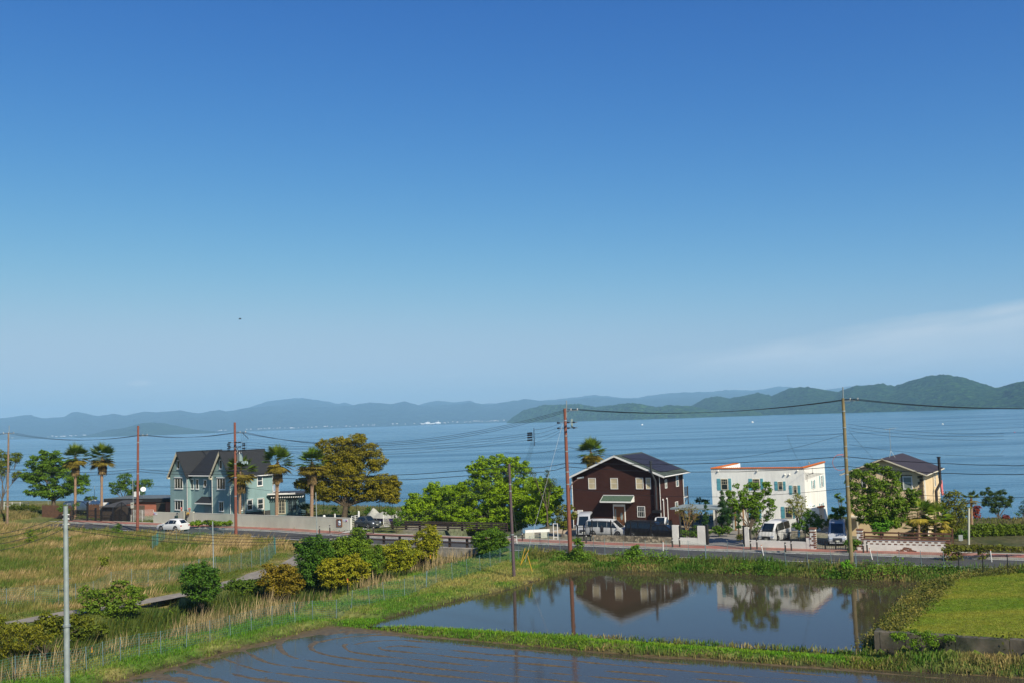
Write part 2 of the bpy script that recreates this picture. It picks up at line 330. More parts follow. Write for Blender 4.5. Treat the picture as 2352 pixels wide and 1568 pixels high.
# ------------------------------------------------------------------ ribbons along the road
def offset(PL, n):
    out = []
    for i, p in enumerate(PL):
        a = PL[max(i-1, 0)]; b = PL[min(i+1, len(PL)-1)]; t = np.array(b)-np.array(a); t = t/np.linalg.norm(t); out.append((p[0]-t[1]*n, p[1]+t[0]*n))
    return np.array(out)
def dens(PL, step=2.):
    out = []
    for a, b in zip(PL[:-1], PL[1:]):
        k = max(1, int(np.hypot(*(np.array(b)-np.array(a)))/step)); out += [tuple(np.array(a)+(np.array(b)-np.array(a))*i/k) for i in range(k)]
    return np.array(out+[tuple(PL[-1])])
RD = dens(ROADL, 3.)
def ribbon(mb, PL, n0, n1, z, z2=None, zf=None):
    a = offset(PL, n0); b = offset(PL, n1); k = len(a); vs = []
    for i in range(k): vs += [(a[i][0], a[i][1], z if zf is None else zf(*a[i])+z), (b[i][0], b[i][1], (z if z2 is None else z2) if zf is None else zf(*b[i])+z)]
    mb.add(vs, [(2*i, 2*i+2, 2*i+3, 2*i+1) for i in range(k-1)]); return mb
asph = mat('asphalt', (.062, .062, .06), .85, var=.25, vscale=1.2, bump=.01, bscale=40, spec=.3)
tag(ribbon(MB(), RD, -5.3, .28, .075).build('road', asph), kind='structure')
mk = MB(); ribbon(mk, RD, -.12, .04, .082); ribbon(mk, RD, -4.95, -4.82, .082)
tag(mk.build('road_markings', mat('road_paint', (.75, .76, .74), .6, var=.15, vscale=3)), kind='structure')
# raised pavement: kerb + red strip, dropped at the driveways
sub = RD[(RD[:, 0] > -125) & (RD[:, 0] < 90)]
m_ = MB(); ribbon(m_, sub, .28, .29, .075, .215); ribbon(m_, sub, .29, .48, .215); ribbon(m_, sub, .48, .49, .215, .17)
tag(m_.build('kerb', mat('kerb_concrete', (.33, .32, .28), .85, var=.3, vscale=1.5)), kind='structure')
tag(ribbon(MB(), sub, .45, 2.75, .185).build('pavement', mat('red_paving', (.34, .12, .085), .85, var=.3, vscale=1.1, col2=(.25, .14, .1), c2scale=.5)), kind='structure')
tag(ribbon(MB(), sub, 2.75, 3.3, .19).build('pavement_edge', mat('edge_concrete', (.36, .34, .28), .85, var=.3, vscale=1.)), kind='structure')
def pathz(x, y): return -.22
tag(ribbon(MB(), dens(PATH, 2), -1.0, 1.0, .0, zf=lambda x, y: max(hz(x, y), -.3)+.05).build('path', mat('path_asphalt', (.22, .195, .155), .9, var=.3, vscale=1.5)), kind='structure')
# driveways between road and houses
dv = MB()
for p in ((K(1300, 80), K(1420, 150)),): pass
drv = [at(p, .2) for p in (C(560, 1385), C(720, 1380), C(960, 1325), C(1090, 1318), C(1000, 1295), C(700, 1335))]
tag(MB().add([Vector((p.x, p.y, .20)) for p in drv], [(0, 1, 2, 3, 4, 5)]).build('driveway', mat('drive_concrete', (.42, .41, .36), .85, var=.15, vscale=1.)), kind='structure')
yd = [at(p, .14) for p in (E(0, 1290), E(380, 1330), E(1100, 1345), E(1100, 1240), E(200, 1240))]
tag(MB().add([Vector((p.x, p.y, .135)) for p in yd], [(0, 1, 2, 3, 4)]).build('courtyard', mat('court_sand', (.42, .33, .22), .9, var=.2, vscale=1.5)), kind='structure')
yd = [at(p, .14) for p in (G(215, 1262), G(600, 1270), G(560, 1100), G(240, 1130))]
tag(MB().add([Vector((p.x, p.y, .20)) for p in yd], [(0, 1, 2, 3)]).build('driveway', mat('drive_asphalt', (.2, .19, .17), .9, var=.25, vscale=1.)), kind='structure')
# ------------------------------------------------------------------ water
def water_mat(name, base, rough, bumps, stretch=(1, 1, 1), ior=1.4):
    m = bpy.data.materials.new(name); m.use_nodes = True; n_ = m.node_tree; b = n_.nodes['Principled BSDF']
    b.inputs['Base Color'].default_value = (*base, 1); b.inputs['Roughness'].default_value = rough; b.inputs['IOR'].default_value = ior
    t = n_.nodes.new('ShaderNodeTexCoord'); mp = n_.nodes.new('ShaderNodeMapping'); mp.inputs['Scale'].default_value = stretch; mp.inputs['Rotation'].default_value = (0, 0, R(8))
    n_.links.new(t.outputs['Object'], mp.inputs[0]); prev = None
    for sc, dist in bumps:
        z = n_.nodes.new('ShaderNodeTexNoise'); z.inputs['Scale'].default_value = sc; z.inputs['Detail'].default_value = 4; k = n_.nodes.new('ShaderNodeBump'); k.inputs['Distance'].default_value = dist
        n_.links.new(mp.outputs[0], z.inputs['Vector']); n_.links.new(z.outputs['Fac'], k.inputs['Height'])
        if prev: n_.links.new(prev, k.inputs['Normal'])
        prev = k.outputs[0]
    n_.links.new(prev, b.inputs['Normal']); return m
lw = water_mat('lake_water', LAKE_C, LAKE_R, ((.35, .25), (1.6, .07)), (.25, 1, 1), 1.33)
# wind streaks: patches of rougher, darker water
n_ = lw.node_tree; b = n_.nodes['Principled BSDF']; t = n_.nodes.new('ShaderNodeTexCoord'); mp = n_.nodes.new('ShaderNodeMapping'); mp.inputs['Scale'].default_value = (.0035, .022, 1); mp.inputs['Rotation'].default_value = (0, 0, R(3))
z = n_.nodes.new('ShaderNodeTexNoise'); z.inputs['Scale'].default_value = 1; z.inputs['Detail'].default_value = 8; z.inputs['Roughness'].default_value = .62
r_ = n_.nodes.new('ShaderNodeMapRange'); r_.inputs['From Min'].default_value = .38; r_.inputs['From Max'].default_value = .62; r_.inputs['To Min'].default_value = .14; r_.inputs['To Max'].default_value = .26
n_.links.new(t.outputs['Object'], mp.inputs[0]); n_.links.new(mp.outputs[0], z.inputs['Vector']); n_.links.new(z.outputs['Fac'], r_.inputs['Value']); n_.links.new(r_.outputs[0], b.inputs['Roughness'])
x = n_.nodes.new('ShaderNodeMix'); x.data_type = 'RGBA'; x.inputs[6].default_value = (*LAKE_C, 1); x.inputs[7].default_value = (*[q*.6 for q in LAKE_C], 1); r2 = n_.nodes.new('ShaderNodeMapRange'); r2.inputs['From Min'].default_value = .4; r2.inputs['From Max'].default_value = .6; n_.links.new(z.outputs['Fac'], r2.inputs['Value']); n_.links.new(r2.outputs[0], x.inputs[0]); n_.links.new(x.outputs[2], b.inputs['Base Color'])
LZ = -2.0
tag(MB().add([(-30000, 60, LZ), (30000, 60, LZ), (30000, 30000, LZ), (-30000, 30000, LZ)], [(0, 1, 2, 3)]).build('lake', lw), kind='structure')
sw = MB(); ribbon(sw, dens(CHAN, 4), -5.4, 5.4, -1.9)
tag(sw.build('stream', water_mat('stream_water', (.03, .035, .025), .05, ((2, .02),))), kind='structure')
up_w = water_mat('paddy_water', (.05, .04, .024), .02, ((2.2, .0022), (9, .0007)), (1, 1, 1), 1.36)
tag(MB().add([(x, y, UP_Z) for x, y in UPADDY], [tuple(range(len(UPADDY)))]).build('paddy_water', up_w), kind='structure')
# lower paddy: muddy furrows standing just out of the water
g0 = Vector((*LPADDY[5], 0)); g1 = Vector((*LPADDY[11], 0)); ga = (g1-g0).normalized(); gn = Vector((ga.y, -ga.x, 0))
px = np.arange(-34, 38, .13); py = np.arange(34, 74, .13); PX, PY = np.meshgrid(px, py)
sd_ = poly_sd(PX, PY, LPADDY); sC = (PX-g0.x)*ga.x+(PY-g0.y)*ga.y; nC = (PX-g0.x)*gn.x+(PY-g0.y)*gn.y
turn = np.clip(5-sC, 0, 99); rr = np.where(sC > 5, nC, np.hypot(turn*.55, nC-4.2)+4.2)     # furrows turn round at the left end
rr = np.where((sC <= 5) & (nC < 4.2), 8.4-rr+ (rr-nC)*.0, rr)
ph = (rr/1.42+.22*fbm(PX, PY, 4, 6)) % 1.; ridge = np.exp(-((ph-.5)/.085)**2)
patch = fbm(PX*.5+PY*.3, PY, 2.6, 8); mud = ridge*(1.15+1.3*fbm(PX, PY, 2.2, 21))*np.clip(.7+(sC+6)/14, .8, 1.15)+fbm(PX, PY, .7, 7)*.45+patch*.95*np.clip((9-sC)/8, .2, 1)
left_more = np.clip((7-sC)/10, 0, 1)*.42; far_fade = np.clip((sC-22)/14, 0, 1)*.45
mud = mud-.56+left_more*.7-far_fade+np.clip(1-sd_/1.1, 0, 1)*.9+np.clip(fbm(PX, PY, .35, 3)-.55, 0, 1)*1.5
MZ = LO_Z+np.clip(mud*.05, -.03, .05)
keep = (sd_[:-1, :-1] > -.5) & (sd_[1:, 1:] > -.5)
ii = np.arange(PX.size).reshape(PX.shape); fq = np.stack([ii[:-1, :-1], ii[:-1, 1:], ii[1:, 1:], ii[1:, :-1]], -1)[keep]
use = np.unique(fq); rm = np.full(PX.size, -1); rm[use] = np.arange(len(use))
mudm = mat('wet_mud', (.105, .075, .032), .5, var=.45, vscale=3, bump=.02, bscale=9, spec=.5)
tag(npmesh('paddy_mud', np.stack([PX, PY, MZ], -1).reshape(-1, 3)[use], rm[fq], mudm, smooth=True), kind='structure')
lo_w = water_mat('paddy_water_low', (.052, .043, .03), .03, ((3., .003), (12, .0012)), (1, 1, 1), 1.36)
tag(MB().add([(x, y, LO_Z) for x, y in LPADDY], [tuple(range(len(LPADDY)))]).build('paddy_water', lo_w), kind='structure')
# ------------------------------------------------------------------ hills across the lake
def interp(pts, u): 
    P = np.array(pts); return np.interp(u, P[:, 0], P[:, 1])
def hills(name, sil, shore, Dr, mat_, rough, seed, back=1.0, ncol=420, depth=.5, hump=1., Df=None):
    """sil, shore: pixel polylines (u,v). The ridge stands Dr(u) metres away; the slope runs from the shore up to it and down behind."""
    sil = [s_ for s_ in sil]; u0, u1 = sil[0][0], sil[-1][0]; us = np.linspace(u0, u1, ncol); vs = interp(sil, us); sv = interp(shore, us)
    rows = 26; V = []
    for u_, v_, q in zip(us, vs, sv):
        base = at((u_, q), LZ); Db = float(interp(Df, u_)) if Df else (min(base.y, 9000.) if base.y > 0 else 9000.); D = Dr*Db; P = up((u_, v_), D); X0 = up((u_, v_), Db).x
        for j in range(rows):
            t = j/(rows-1)
            if t <= .6: k = t/.6; y = Db+(D-Db)*k; x = X0+(P.x-X0)*k; z = LZ-1+(P.z-LZ+1)*(k**.8)
            else: k = (t-.6)/.4; y = D+(D-Db)*k*.8; x = P.x*(1+.0*k); z = P.z+(LZ-5-P.z)*k**1.3
            V.append((x, y, z))
    V = np.array(V).reshape(ncol, rows, 3)
    hgt = np.maximum(V[:, :, 2]-LZ, 0); w = np.ones(rows); kk = np.arange(rows)/(rows-1); w = np.clip(np.sin(np.clip(kk/.6, 0, 1)*math.pi), 0, 1)
    sc = rough
    nz_ = 1-2*np.abs(fbm(V[:, :, 0]+V[:, :, 1]*.3, V[:, :, 1]*.3, sc, seed, 5))-.4+.5*fbm(V[:, :, 0], V[:, :, 1], sc*.3, seed+7, 4)
    V[:, :, 1] += nz_*sc*.5*w[None, :]
    V[:, :, 2] += hgt*.34*w[None, :]*nz_
    jit = (RNG.random((ncol,))-.5)
    V[:, 14:17, 2] += (fbm(V[:, 14:17, 0], V[:, 14:17, 1], sc*.12, seed+3, 4))*np.maximum(hgt[:, 14:17]*.05, 4)
    ii = np.arange(ncol*rows).reshape(ncol, rows); fq = np.stack([ii[:-1, :-1], ii[1:, :-1], ii[1:, 1:], ii[:-1, 1:]], -1).reshape(-1, 4)
    return tag(npmesh(name, V.reshape(-1, 3), fq, mat_, smooth=True), kind='structure')
SHORE_FAR = [(-60, 1011.5), (0, 1009.2), (154, 1003), (300, 998.5), (480, 991.8), (600, 987), (842, 978.5), (1009, 972.7), (1165, 967.2), (2500, 919.5)]
far1 = [(-103, 955), (-50, 962)]+[S1(*p) for p in ((0, 247), (60, 240), (110, 233), (150, 246), (200, 248), (290, 240), (320, 222), (350, 219), (400, 235), (440, 236), (510, 227), (560, 237), (620, 220), (650, 217), (700, 222), (800, 210), (850, 222), (890, 227), (940, 215), (980, 210), (1010, 220), (1100, 200), (1200, 192), (1300, 198), (1400, 195), (1500, 192), (1570, 190), (1620, 182), (1700, 178), (1760, 184), (1810, 173), (1850, 182), (1890, 192), (1950, 190), (2060, 184), (2100, 174), (2140, 178), (2190, 188), (2250, 178), (2310, 168), (2352, 162))]+[S2(*p) for p in ((60, 446), (110, 442), (180, 450), (300, 448), (430, 432), (540, 439), (620, 442), (800, 436), (1100, 432), (1700, 430), (2352, 430))]
hm_far = mat('far_forest', (.02, .04, .035), 1, spec=0, var=.5, vscale=.012, bump=60, bscale=.01)
hills('hills', far1, SHORE_FAR, 1.3, hm_far, 700, 1, ncol=520)
far2 = [S1(950, 225), S1(1100, 203), S1(1150, 188), S1(1200, 172), S1(1260, 165), S1(1350, 157), S1(1430, 166), S1(1500, 180), S1(1550, 180), S1(1600, 195), S1(1860, 195), S1(1930, 174), S1(1960, 170), S1(2030, 178), S1(2100, 168), S1(2150, 185)]+[S2(*p) for p in ((250, 446), (300, 440), (430, 424), (540, 437), (620, 437), (690, 424), (790, 413), (900, 410), (1060, 400), (1150, 403), (1240, 387), (1300, 390), (1400, 405), (1480, 400), (1550, 390), (1620, 379), (1700, 382), (1800, 390), (2400, 400))]
SHORE2 = [(u_, interp(SHORE_FAR, u_)-.9) for u_, _ in far2]
hills('hills', far2, SHORE2, 1.6, hm_far, 900, 2, ncol=420)
mid = [S1(*p) for p in ((330, 331), (380, 325), (430, 314), (480, 300), (560, 290), (620, 272), (680, 266), (740, 270), (800, 285), (860, 296), (900, 302), (960, 308))]
SHM = [(100, 1006.5), (330, 999.5), (480, 994), (520, 992)]
hm_mid = mat('mid_forest', (.02, .045, .022), 1, spec=0, var=.5, vscale=.012)
hills('hills', mid, SHM, 1.12, hm_mid, 350, 3, ncol=160)
hm_isl = mat('island_forest', (.045, .10, .015), 1, spec=0, var=.8, vscale=.07, col2=(.010, .035, .012), c2scale=.045, c2w=.09, bump=22, bscale=.06)
SHI = [S2(*p) for p in ((30, 548), (300, 543), (600, 536), (1020, 520), (1190, 515), (1600, 503), (2000, 490), (2400, 473))]
isl1 = [S2(*p) for p in ((30, 547), (60, 520), (110, 490), (200, 468), (290, 466), (350, 463), (430, 478), (500, 470), (580, 459), (640, 465), (700, 478), (760, 470), (850, 472), (930, 490), (1000, 508), (1040, 510), (1090, 494), (1130, 490), (1180, 505), (1200, 514))]
hills('hills', isl1, SHI, 1.07, hm_isl, 150, 4, ncol=520, Df=[(1163, 5700), (1455, 4400), (1762, 3900)])
isl2 = [S2(*p) for p in ((760, 524), (800, 512), (860, 475), (920, 440), (970, 429), (1030, 440), (1080, 430), (1160, 415), (1220, 428), (1300, 395), (1380, 386), (1450, 400), (1520, 410), (1560, 396), (1600, 380), (1650, 384), (1720, 373), (1770, 385), (1850, 358), (1920, 340), (2010, 332), (2080, 345), (2150, 368), (2220, 390), (2270, 388), (2310, 370), (2352, 362), (2460, 350), (2600, 380))]
SHI2 = [S2(*p) for p in ((760, 527), (820, 525), (1020, 519), (1190, 514), (1600, 502), (2000, 489), (2600, 468))]
hm_isl2 = mat('island_forest_far', (.03, .07, .015), 1, spec=0, var=.8, vscale=.06, col2=(.008, .03, .012), c2scale=.04, c2w=.1, bump=22, bscale=.05)
hills('hills', isl2, SHI2, 1.22, hm_isl2, 230, 5, ncol=560, Df=[(1530, 4700), (1967, 3500), (2478, 2450)])
# ------------------------------------------------------------------ air
hzb = MB().box((0, 8000, 240-8), (16000, 8600, 240)).build('haze', bpy.data.materials.new('haze_air'))
hm = hzb.data.materials[0]; hm.use_nodes = True; hn = hm.node_tree; hn.nodes.remove(hn.nodes['Principled BSDF'])
pv = hn.nodes.new('ShaderNodeVolumePrincipled'); pv.inputs['Density'].default_value = HAZE; pv.inputs['Color'].default_value = (*HAZE_C, 1); pv.inputs['Anisotropy'].default_value = 0
hn.links.new(pv.outputs[0], hn.nodes['Material Output'].inputs['Volume']); tag(hzb, kind='stuff')
SC.cycles.volume_bounces = 2
# ================================================================== buildings
WHITE = mat('white_trim', (.72, .72, .68), .5, var=.06)
GLASS = mat('window_glass', (.02, .028, .032), .06, spec=.9)
BLIND = mat('window_blind', (.5, .42, .26), .8, var=.15, vscale=2)
BLACKM = mat('black_iron', (.015, .015, .017), .45, spec=.4)
DARKW = mat('dark_timber', (.045, .032, .022), .8, var=.3)
STEEL = mat('galvanised', (.34, .38, .38), .5, metal=.6, var=.15)
def window(par, w, p0, p1, fr=WHITE, pane=GLASS, cols=1, rows=2, t=.07, hood=.0, d=0., rect=None, name='window', lab=None, bars=None):
    s0, s1, z0, z1 = rect or w.rect(p0, p1, d)
    m = MB(); o = .06
    m.wbox(w, s0, s0+t, z0, z1, d-.02, d+o); m.wbox(w, s1-t, s1, z0, z1, d-.02, d+o)
    m.wbox(w, s0+t, s1-t, z1-t, z1, d-.02, d+o); m.wbox(w, s0+t, s1-t, z0, z0+t, d-.02, d+o)
    b = t*.55
    for i in range(1, cols): x = lerp(s0, s1, i/cols); m.wbox(w, x-b/2, x+b/2, z0+t, z1-t, d-.015, d+o-.012)
    for i in range(1, rows): y = lerp(z0, z1, i/rows); m.wbox(w, s0+t, s1-t, y-b/2, y+b/2, d-.012, d+o-.017)
    if bars:
        cx, cy, za, zb = bars
        for i in range(1, cx): x = lerp(s0, s1, i/cx); m.wbox(w, x-.012, x+.012, lerp(z0, z1, za)+t, lerp(z0, z1, zb)-t, d-.01, d+o-.03)
        for i in range(1, cy): y = lerp(lerp(z0, z1, za), lerp(z0, z1, zb), i/cy); m.wbox(w, s0+t, s1-t, y-.012, y+.012, d-.009, d+o-.032)
    if hood: m.wbox(w, s0-.07, s1+.07, z1+.001, z1+hood, d-.02, d+.13); m.wbox(w, s0-.05, s1+.05, z0-.06, z0-.001, d-.02, d+.11)
    f = m.build(name, fr, par)
    g_ = MB().wbox(w, s0+t-.005, s1-t+.005, z0+t-.005, z1-t+.005, d-.018, d+.02).build('pane', pane, f)
    return f
def slab(mb, P, ext_t):  # planar polygon P thickened downwards
    n = (P[1]-P[0]).cross(P[2]-P[0]).normalized(); n = n if n.z > 0 else -n
    return mb.prism(P, -n*ext_t)
def downpipe(par, w, s, z0, z1, d=.09, r=.045, m=WHITE, ext=None):
    p = [w.pt(s, z1, d+.35), w.pt(s, z1-.25, d), w.pt(s, z0, d)] if ext else [w.pt(s, z1, d), w.pt(s, z0, d)]
    return MB().tube(p, r, 6).build('downpipe', m, par)
def siding(name, c, lap=.16, var=.15):
    if name in MATS: return MATS[name]
    m = mat(name, c, .75, spec=.25, var=var, vscale=.8); nt = m.node_tree; b = nt.nodes['Principled BSDF']
    g_ = nt.nodes.new('ShaderNodeTexCoord'); s = nt.nodes.new('ShaderNodeSeparateXYZ'); q = nt.nodes.new('ShaderNodeMath'); q.operation = 'MULTIPLY'; q.inputs[1].default_value = 1/lap
    f = nt.nodes.new('ShaderNodeMath'); f.operation = 'FRACT'; k = nt.nodes.new('ShaderNodeBump'); k.inputs['Distance'].default_value = .018
    nt.links.new(g_.outputs['Object'], s.inputs[0]); nt.links.new(s.outputs[2], q.inputs[0]); nt.links.new(q.outputs[0], f.inputs[0]); nt.links.new(f.outputs[0], k.inputs['Height']); k.invert = True; nt.links.new(k.outputs[0], b.inputs['Normal'])
    return m
# ---------------- brown house
def brown_house():
    w0 = at(E(214, 1262), .1); ang = R(-30)
    w = Wall(w0, ang); S = w.hit(E(993, 1000))[0]
    sd_ = w.side(S); Dp = sd_.hit(E(1192, 900))[0]
    eL = w.hit(E(172, 792), .5); eR = w.hit(E(1022, 788), .5); pk = w.hit(E(572, 601), .5)
    t = thing('brown_house', 'dark brown clapboard house with low gable roof and solar panels', 'house', tuple(w.pt(S/2, .1)))
    slope = (pk[1]-eL[1])/(pk[0]-eL[0]); zr = pk[1]; xm = pk[0]
    slR = (pk[1]-eR[1])/(eR[0]-pk[0])
    zw0 = zr-.2-(xm-0)*slope; zw1 = zr-.2-(S-xm)*slR
    br = siding('brown_siding', (.046, .017, .012), .17, .2)
    P = [w.pt(0, .05), w.pt(S, .05), w.pt(S, zw1), w.pt(xm, zr-.2), w.pt(0, zw0)]
    MB().prism(P, -w.n*Dp).build('wall', br, t)
    MB().wbox(w, -.02, S+.02, .0, .42, -.3, .03).build('plinth', mat('plinth', (.2, .19, .17), .9), t)
    rm = mat('green_shingle', (.045, .062, .045), .85, var=.3, vscale=4, bump=.02, bscale=14)
    fr, bk = .5, -Dp-.5
    m = MB(); a, b_, c_, d_ = w.pt(eL[0], eL[1], fr), w.pt(xm, zr, fr), w.pt(xm, zr, bk), w.pt(eL[0], eL[1], bk)
    slab(m, [a, b_, c_, d_], .1); a2, d2 = w.pt(eR[0], eR[1], fr), w.pt(eR[0], eR[1], bk); slab(m, [b_, a2, d2, c_], .1)
    rf = m.build('roof', rm, t)
    for q, e in ((eL, -1), (eR, 1)):
        MB().prism([w.pt(q[0], q[1]-.02, fr+.015), w.pt(xm, zr-.02, fr+.015), w.pt(xm, zr-.24, fr+.015), w.pt(q[0], q[1]-.24, fr+.015)], w.n*.05).build('bargeboard', WHITE, rf)
    for q, e in ((eR, .06), (eL, -.06)): MB().tube([w.pt(q[0]+e, q[1]-.1, fr), w.pt(q[0]+e, q[1]-.1, bk)], .07, 6).build('gutter', WHITE, rf)
    # soffit shadow boards
    # solar panels on the right slope: 4 x 5 panels
    nrm = (a2-b_).cross(c_-b_).normalized(); nrm = nrm if nrm.z > 0 else -nrm
    sp_ = mat('solar_cell', (.028, .028, .042), .6, spec=.2, var=.2, vscale=2); gr = mat('panel_frame', (.25, .27, .3), .4, metal=.5)
    L_ = (a2-b_); W_ = (c_-b_)
    for i in range(4):
        for j in range(5):
            u0, u1 = .07+i*.2, .07+i*.2+.193; v0, v1 = .14+j*.158, .14+j*.158+.152
            q = [b_+L_*u+W_*v+nrm*.07 for u, v in ((u0, v0), (u1, v0), (u1, v1), (u0, v1))]
            MB().prism(q, -nrm*.04).build('solar_panel', sp_, rf)
    for p0, p1 in (((343, 806), (413, 906)), ((541, 806), (611, 906)), ((768, 804), (839, 906)), ((858, 804), (907, 905))):
        window(t, w, E(*p0), E(*p1), pane=BLIND, rows=2, t=.06)
    f = window(t, w, E(781, 1058), E(855, 1158), rows=2, t=.06, bars=(4, 2, 0, 1))
    for p0, p1 in (((1027, 820), (1047, 896)), ((1124, 780), (1152, 880)), ((1119, 1020), (1147, 1100))):
        window(t, sd_, E(*p0), E(*p1), rows=2, t=.07, pane=mat('pale_pane', (.16, .2, .19), .1, spec=.8))
    # door with surround and awning
    s0, s1, z0, z1 = w.rect(E(566, 1040), E(682, 1230)); z0 = .2
    m = MB(); m.wbox(w, s0, s0+.1, z0, z1, -.02, .1); m.wbox(w, s1-.1, s1, z0, z1, -.02, .1); m.wbox(w, s0+.1, s1-.1, z1-.25, z1, -.02, .1); m.build('door_frame', WHITE, t)
    dr = MB().wbox(w, s0+.1, s1-.1, z0, z1-.25, -.02, .04).build('door', mat('oak_door', (.16, .06, .018), .45, var=.3, vscale=6, vstretch=(1, 1, .2)), t)
    cx = lerp(s0, s1, .68); cz = lerp(z0, z1, .52); n = 14
    ov = MB(); ov.prism([w.pt(cx+.16*math.cos(2*math.pi*k/n), cz+.45*math.sin(2*math.pi*k/n), .045) for k in range(n)], w.n*.012); ov.wbox(w, s0+.2, s0+.36, z0+.7, z1-.55, .04, .055); ov.build('door_glass', mat('leaded_glass', (.25, .3, .28), .2, spec=.8), dr)
    MB().ball(w.pt(lerp(s0, s1, .45), z0+1.0, .08), .035).build('handle', mat('brass', (.5, .35, .1), .3, metal=1), dr)
    aL = w.hit(E(448, 1015), .95); aR = w.hit(E(724, 1018), .95); tz = w.hit(E(597, 965), .0)[1]
    m = MB(); slab(m, [w.pt(aL[0], aL[1], .95), w.pt(aR[0], aR[1], .95), w.pt(aR[0], tz, 0.), w.pt(aL[0], tz, 0.)], .07)
    aw = m.build('porch_roof', mat('green_awning', (.06, .10, .065), .8, var=.3, vscale=6), t)
    m = MB(); m.wbox(w, aL[0]-.02, aR[0]+.02, aL[1]-.14, aL[1]+.02, .96, 1.0); m.wbox(w, aL[0], aR[0], tz+.01, tz+.09, 0, .05)
    m.prism([w.pt(aR[0]+.005, aR[1]-.1, .95), w.pt(aR[0]+.005, aR[1]+.02, .95), w.pt(aR[0]+.005, tz, .02), w.pt(aR[0]+.005, aR[1]-.1, .02)], w.a*.04)
    m.prism([w.pt(aL[0]-.045, aR[1]-.1, .95), w.pt(aL[0]-.045, aR[1]+.02, .95), w.pt(aL[0]-.045, tz, .02), w.pt(aL[0]-.045, aR[1]-.1, .02)], w.a*.04); m.build('trim', WHITE, aw)
    # flue
    sx_, zt = w.hit(E(909, 665), .35); zb = w.hit(E(935, 1090), .35)[1]; zb = max(zb, 1.2)
    fl = MB().tube([w.pt(sx_, zt, .6), w.pt(sx_, zr-1.9, .6), w.pt(sx_+.35, zr-3.0, .3), w.pt(sx_+.35, zb, .3)], .12, 8).build('chimney_flue', mat('flue', (.04, .045, .05), .5, metal=.3), t)
    MB().tube([w.pt(sx_, zt, .6), w.pt(sx_, zt+.16, .6)], .19, 8).build('cowl', MATS['flue'], fl)
    m = MB(); m.wbox(w, sx_-.1, sx_+.8, zb-.35, zb-.05, 0, .5); m.build('flue_box', BLACKM, t)
    downpipe(t, w, S-.03, .2, zw1+.1, ext=1); downpipe(t, w, .03, .2, zw0+.1)
    sD = sd_.hit(E(1196, 900))[0]; downpipe(t, sd_, Dp-.1, .2, zw1)
    m = MB()
    for xx, zz in ((1015, 995), (1050, 985)):
        ss, zt2 = sd_.hit(E(xx, zz), .15); m.tube([sd_.pt(ss-.25, zt2-.12, .15), sd_.pt(ss-.1, zt2, .15), sd_.pt(ss, zt2-.12, .15), sd_.pt(ss, .3, .15)], .06, 7)
    m.build('vent_pipe', WHITE, t)
    # meter boxes
    for xx, x2, y1, y2, mm in ((225, 250, 1100, 1130, mat('beige_box', (.5, .45, .28), .6)), (252, 296, 1092, 1128, WHITE)):
        s0, s1, z0, z1 = w.rect(E(xx, y1), E(x2, y2)); MB().wbox(w, s0, s1, z0, z1, 0, .2).build('meter_box', mm, t)
    # back balcony
    m = MB(); bs = Dp; zf = sd_.hit(E(1225, 968))[1]; zr_ = zf+1.05
    m.wbox(sd_, bs-.1, bs+1.5, zf-.12, zf, -1.2, .05); bal = m.build('balcony', WHITE, t)
    m = MB()
    for k in range(12): m.wbox(sd_, bs-.05+k*.13, bs-.03+k*.13, zf, zr_, 0, .02)
    m.wbox(sd_, bs-.1, bs+1.5, zr_, zr_+.05, -.01, .04); m.wbox(sd_, bs+1.4, bs+1.5, zf-2.4, zr_+.15, -.02, .08); m.tube([sd_.pt(bs, zf-.9, 0), sd_.pt(bs+1.3, zf-.1, 0)], .05, 5)
    m.build('railing', DARKW, bal)
    return w, S, Dp
BW, BS, BD = brown_house()
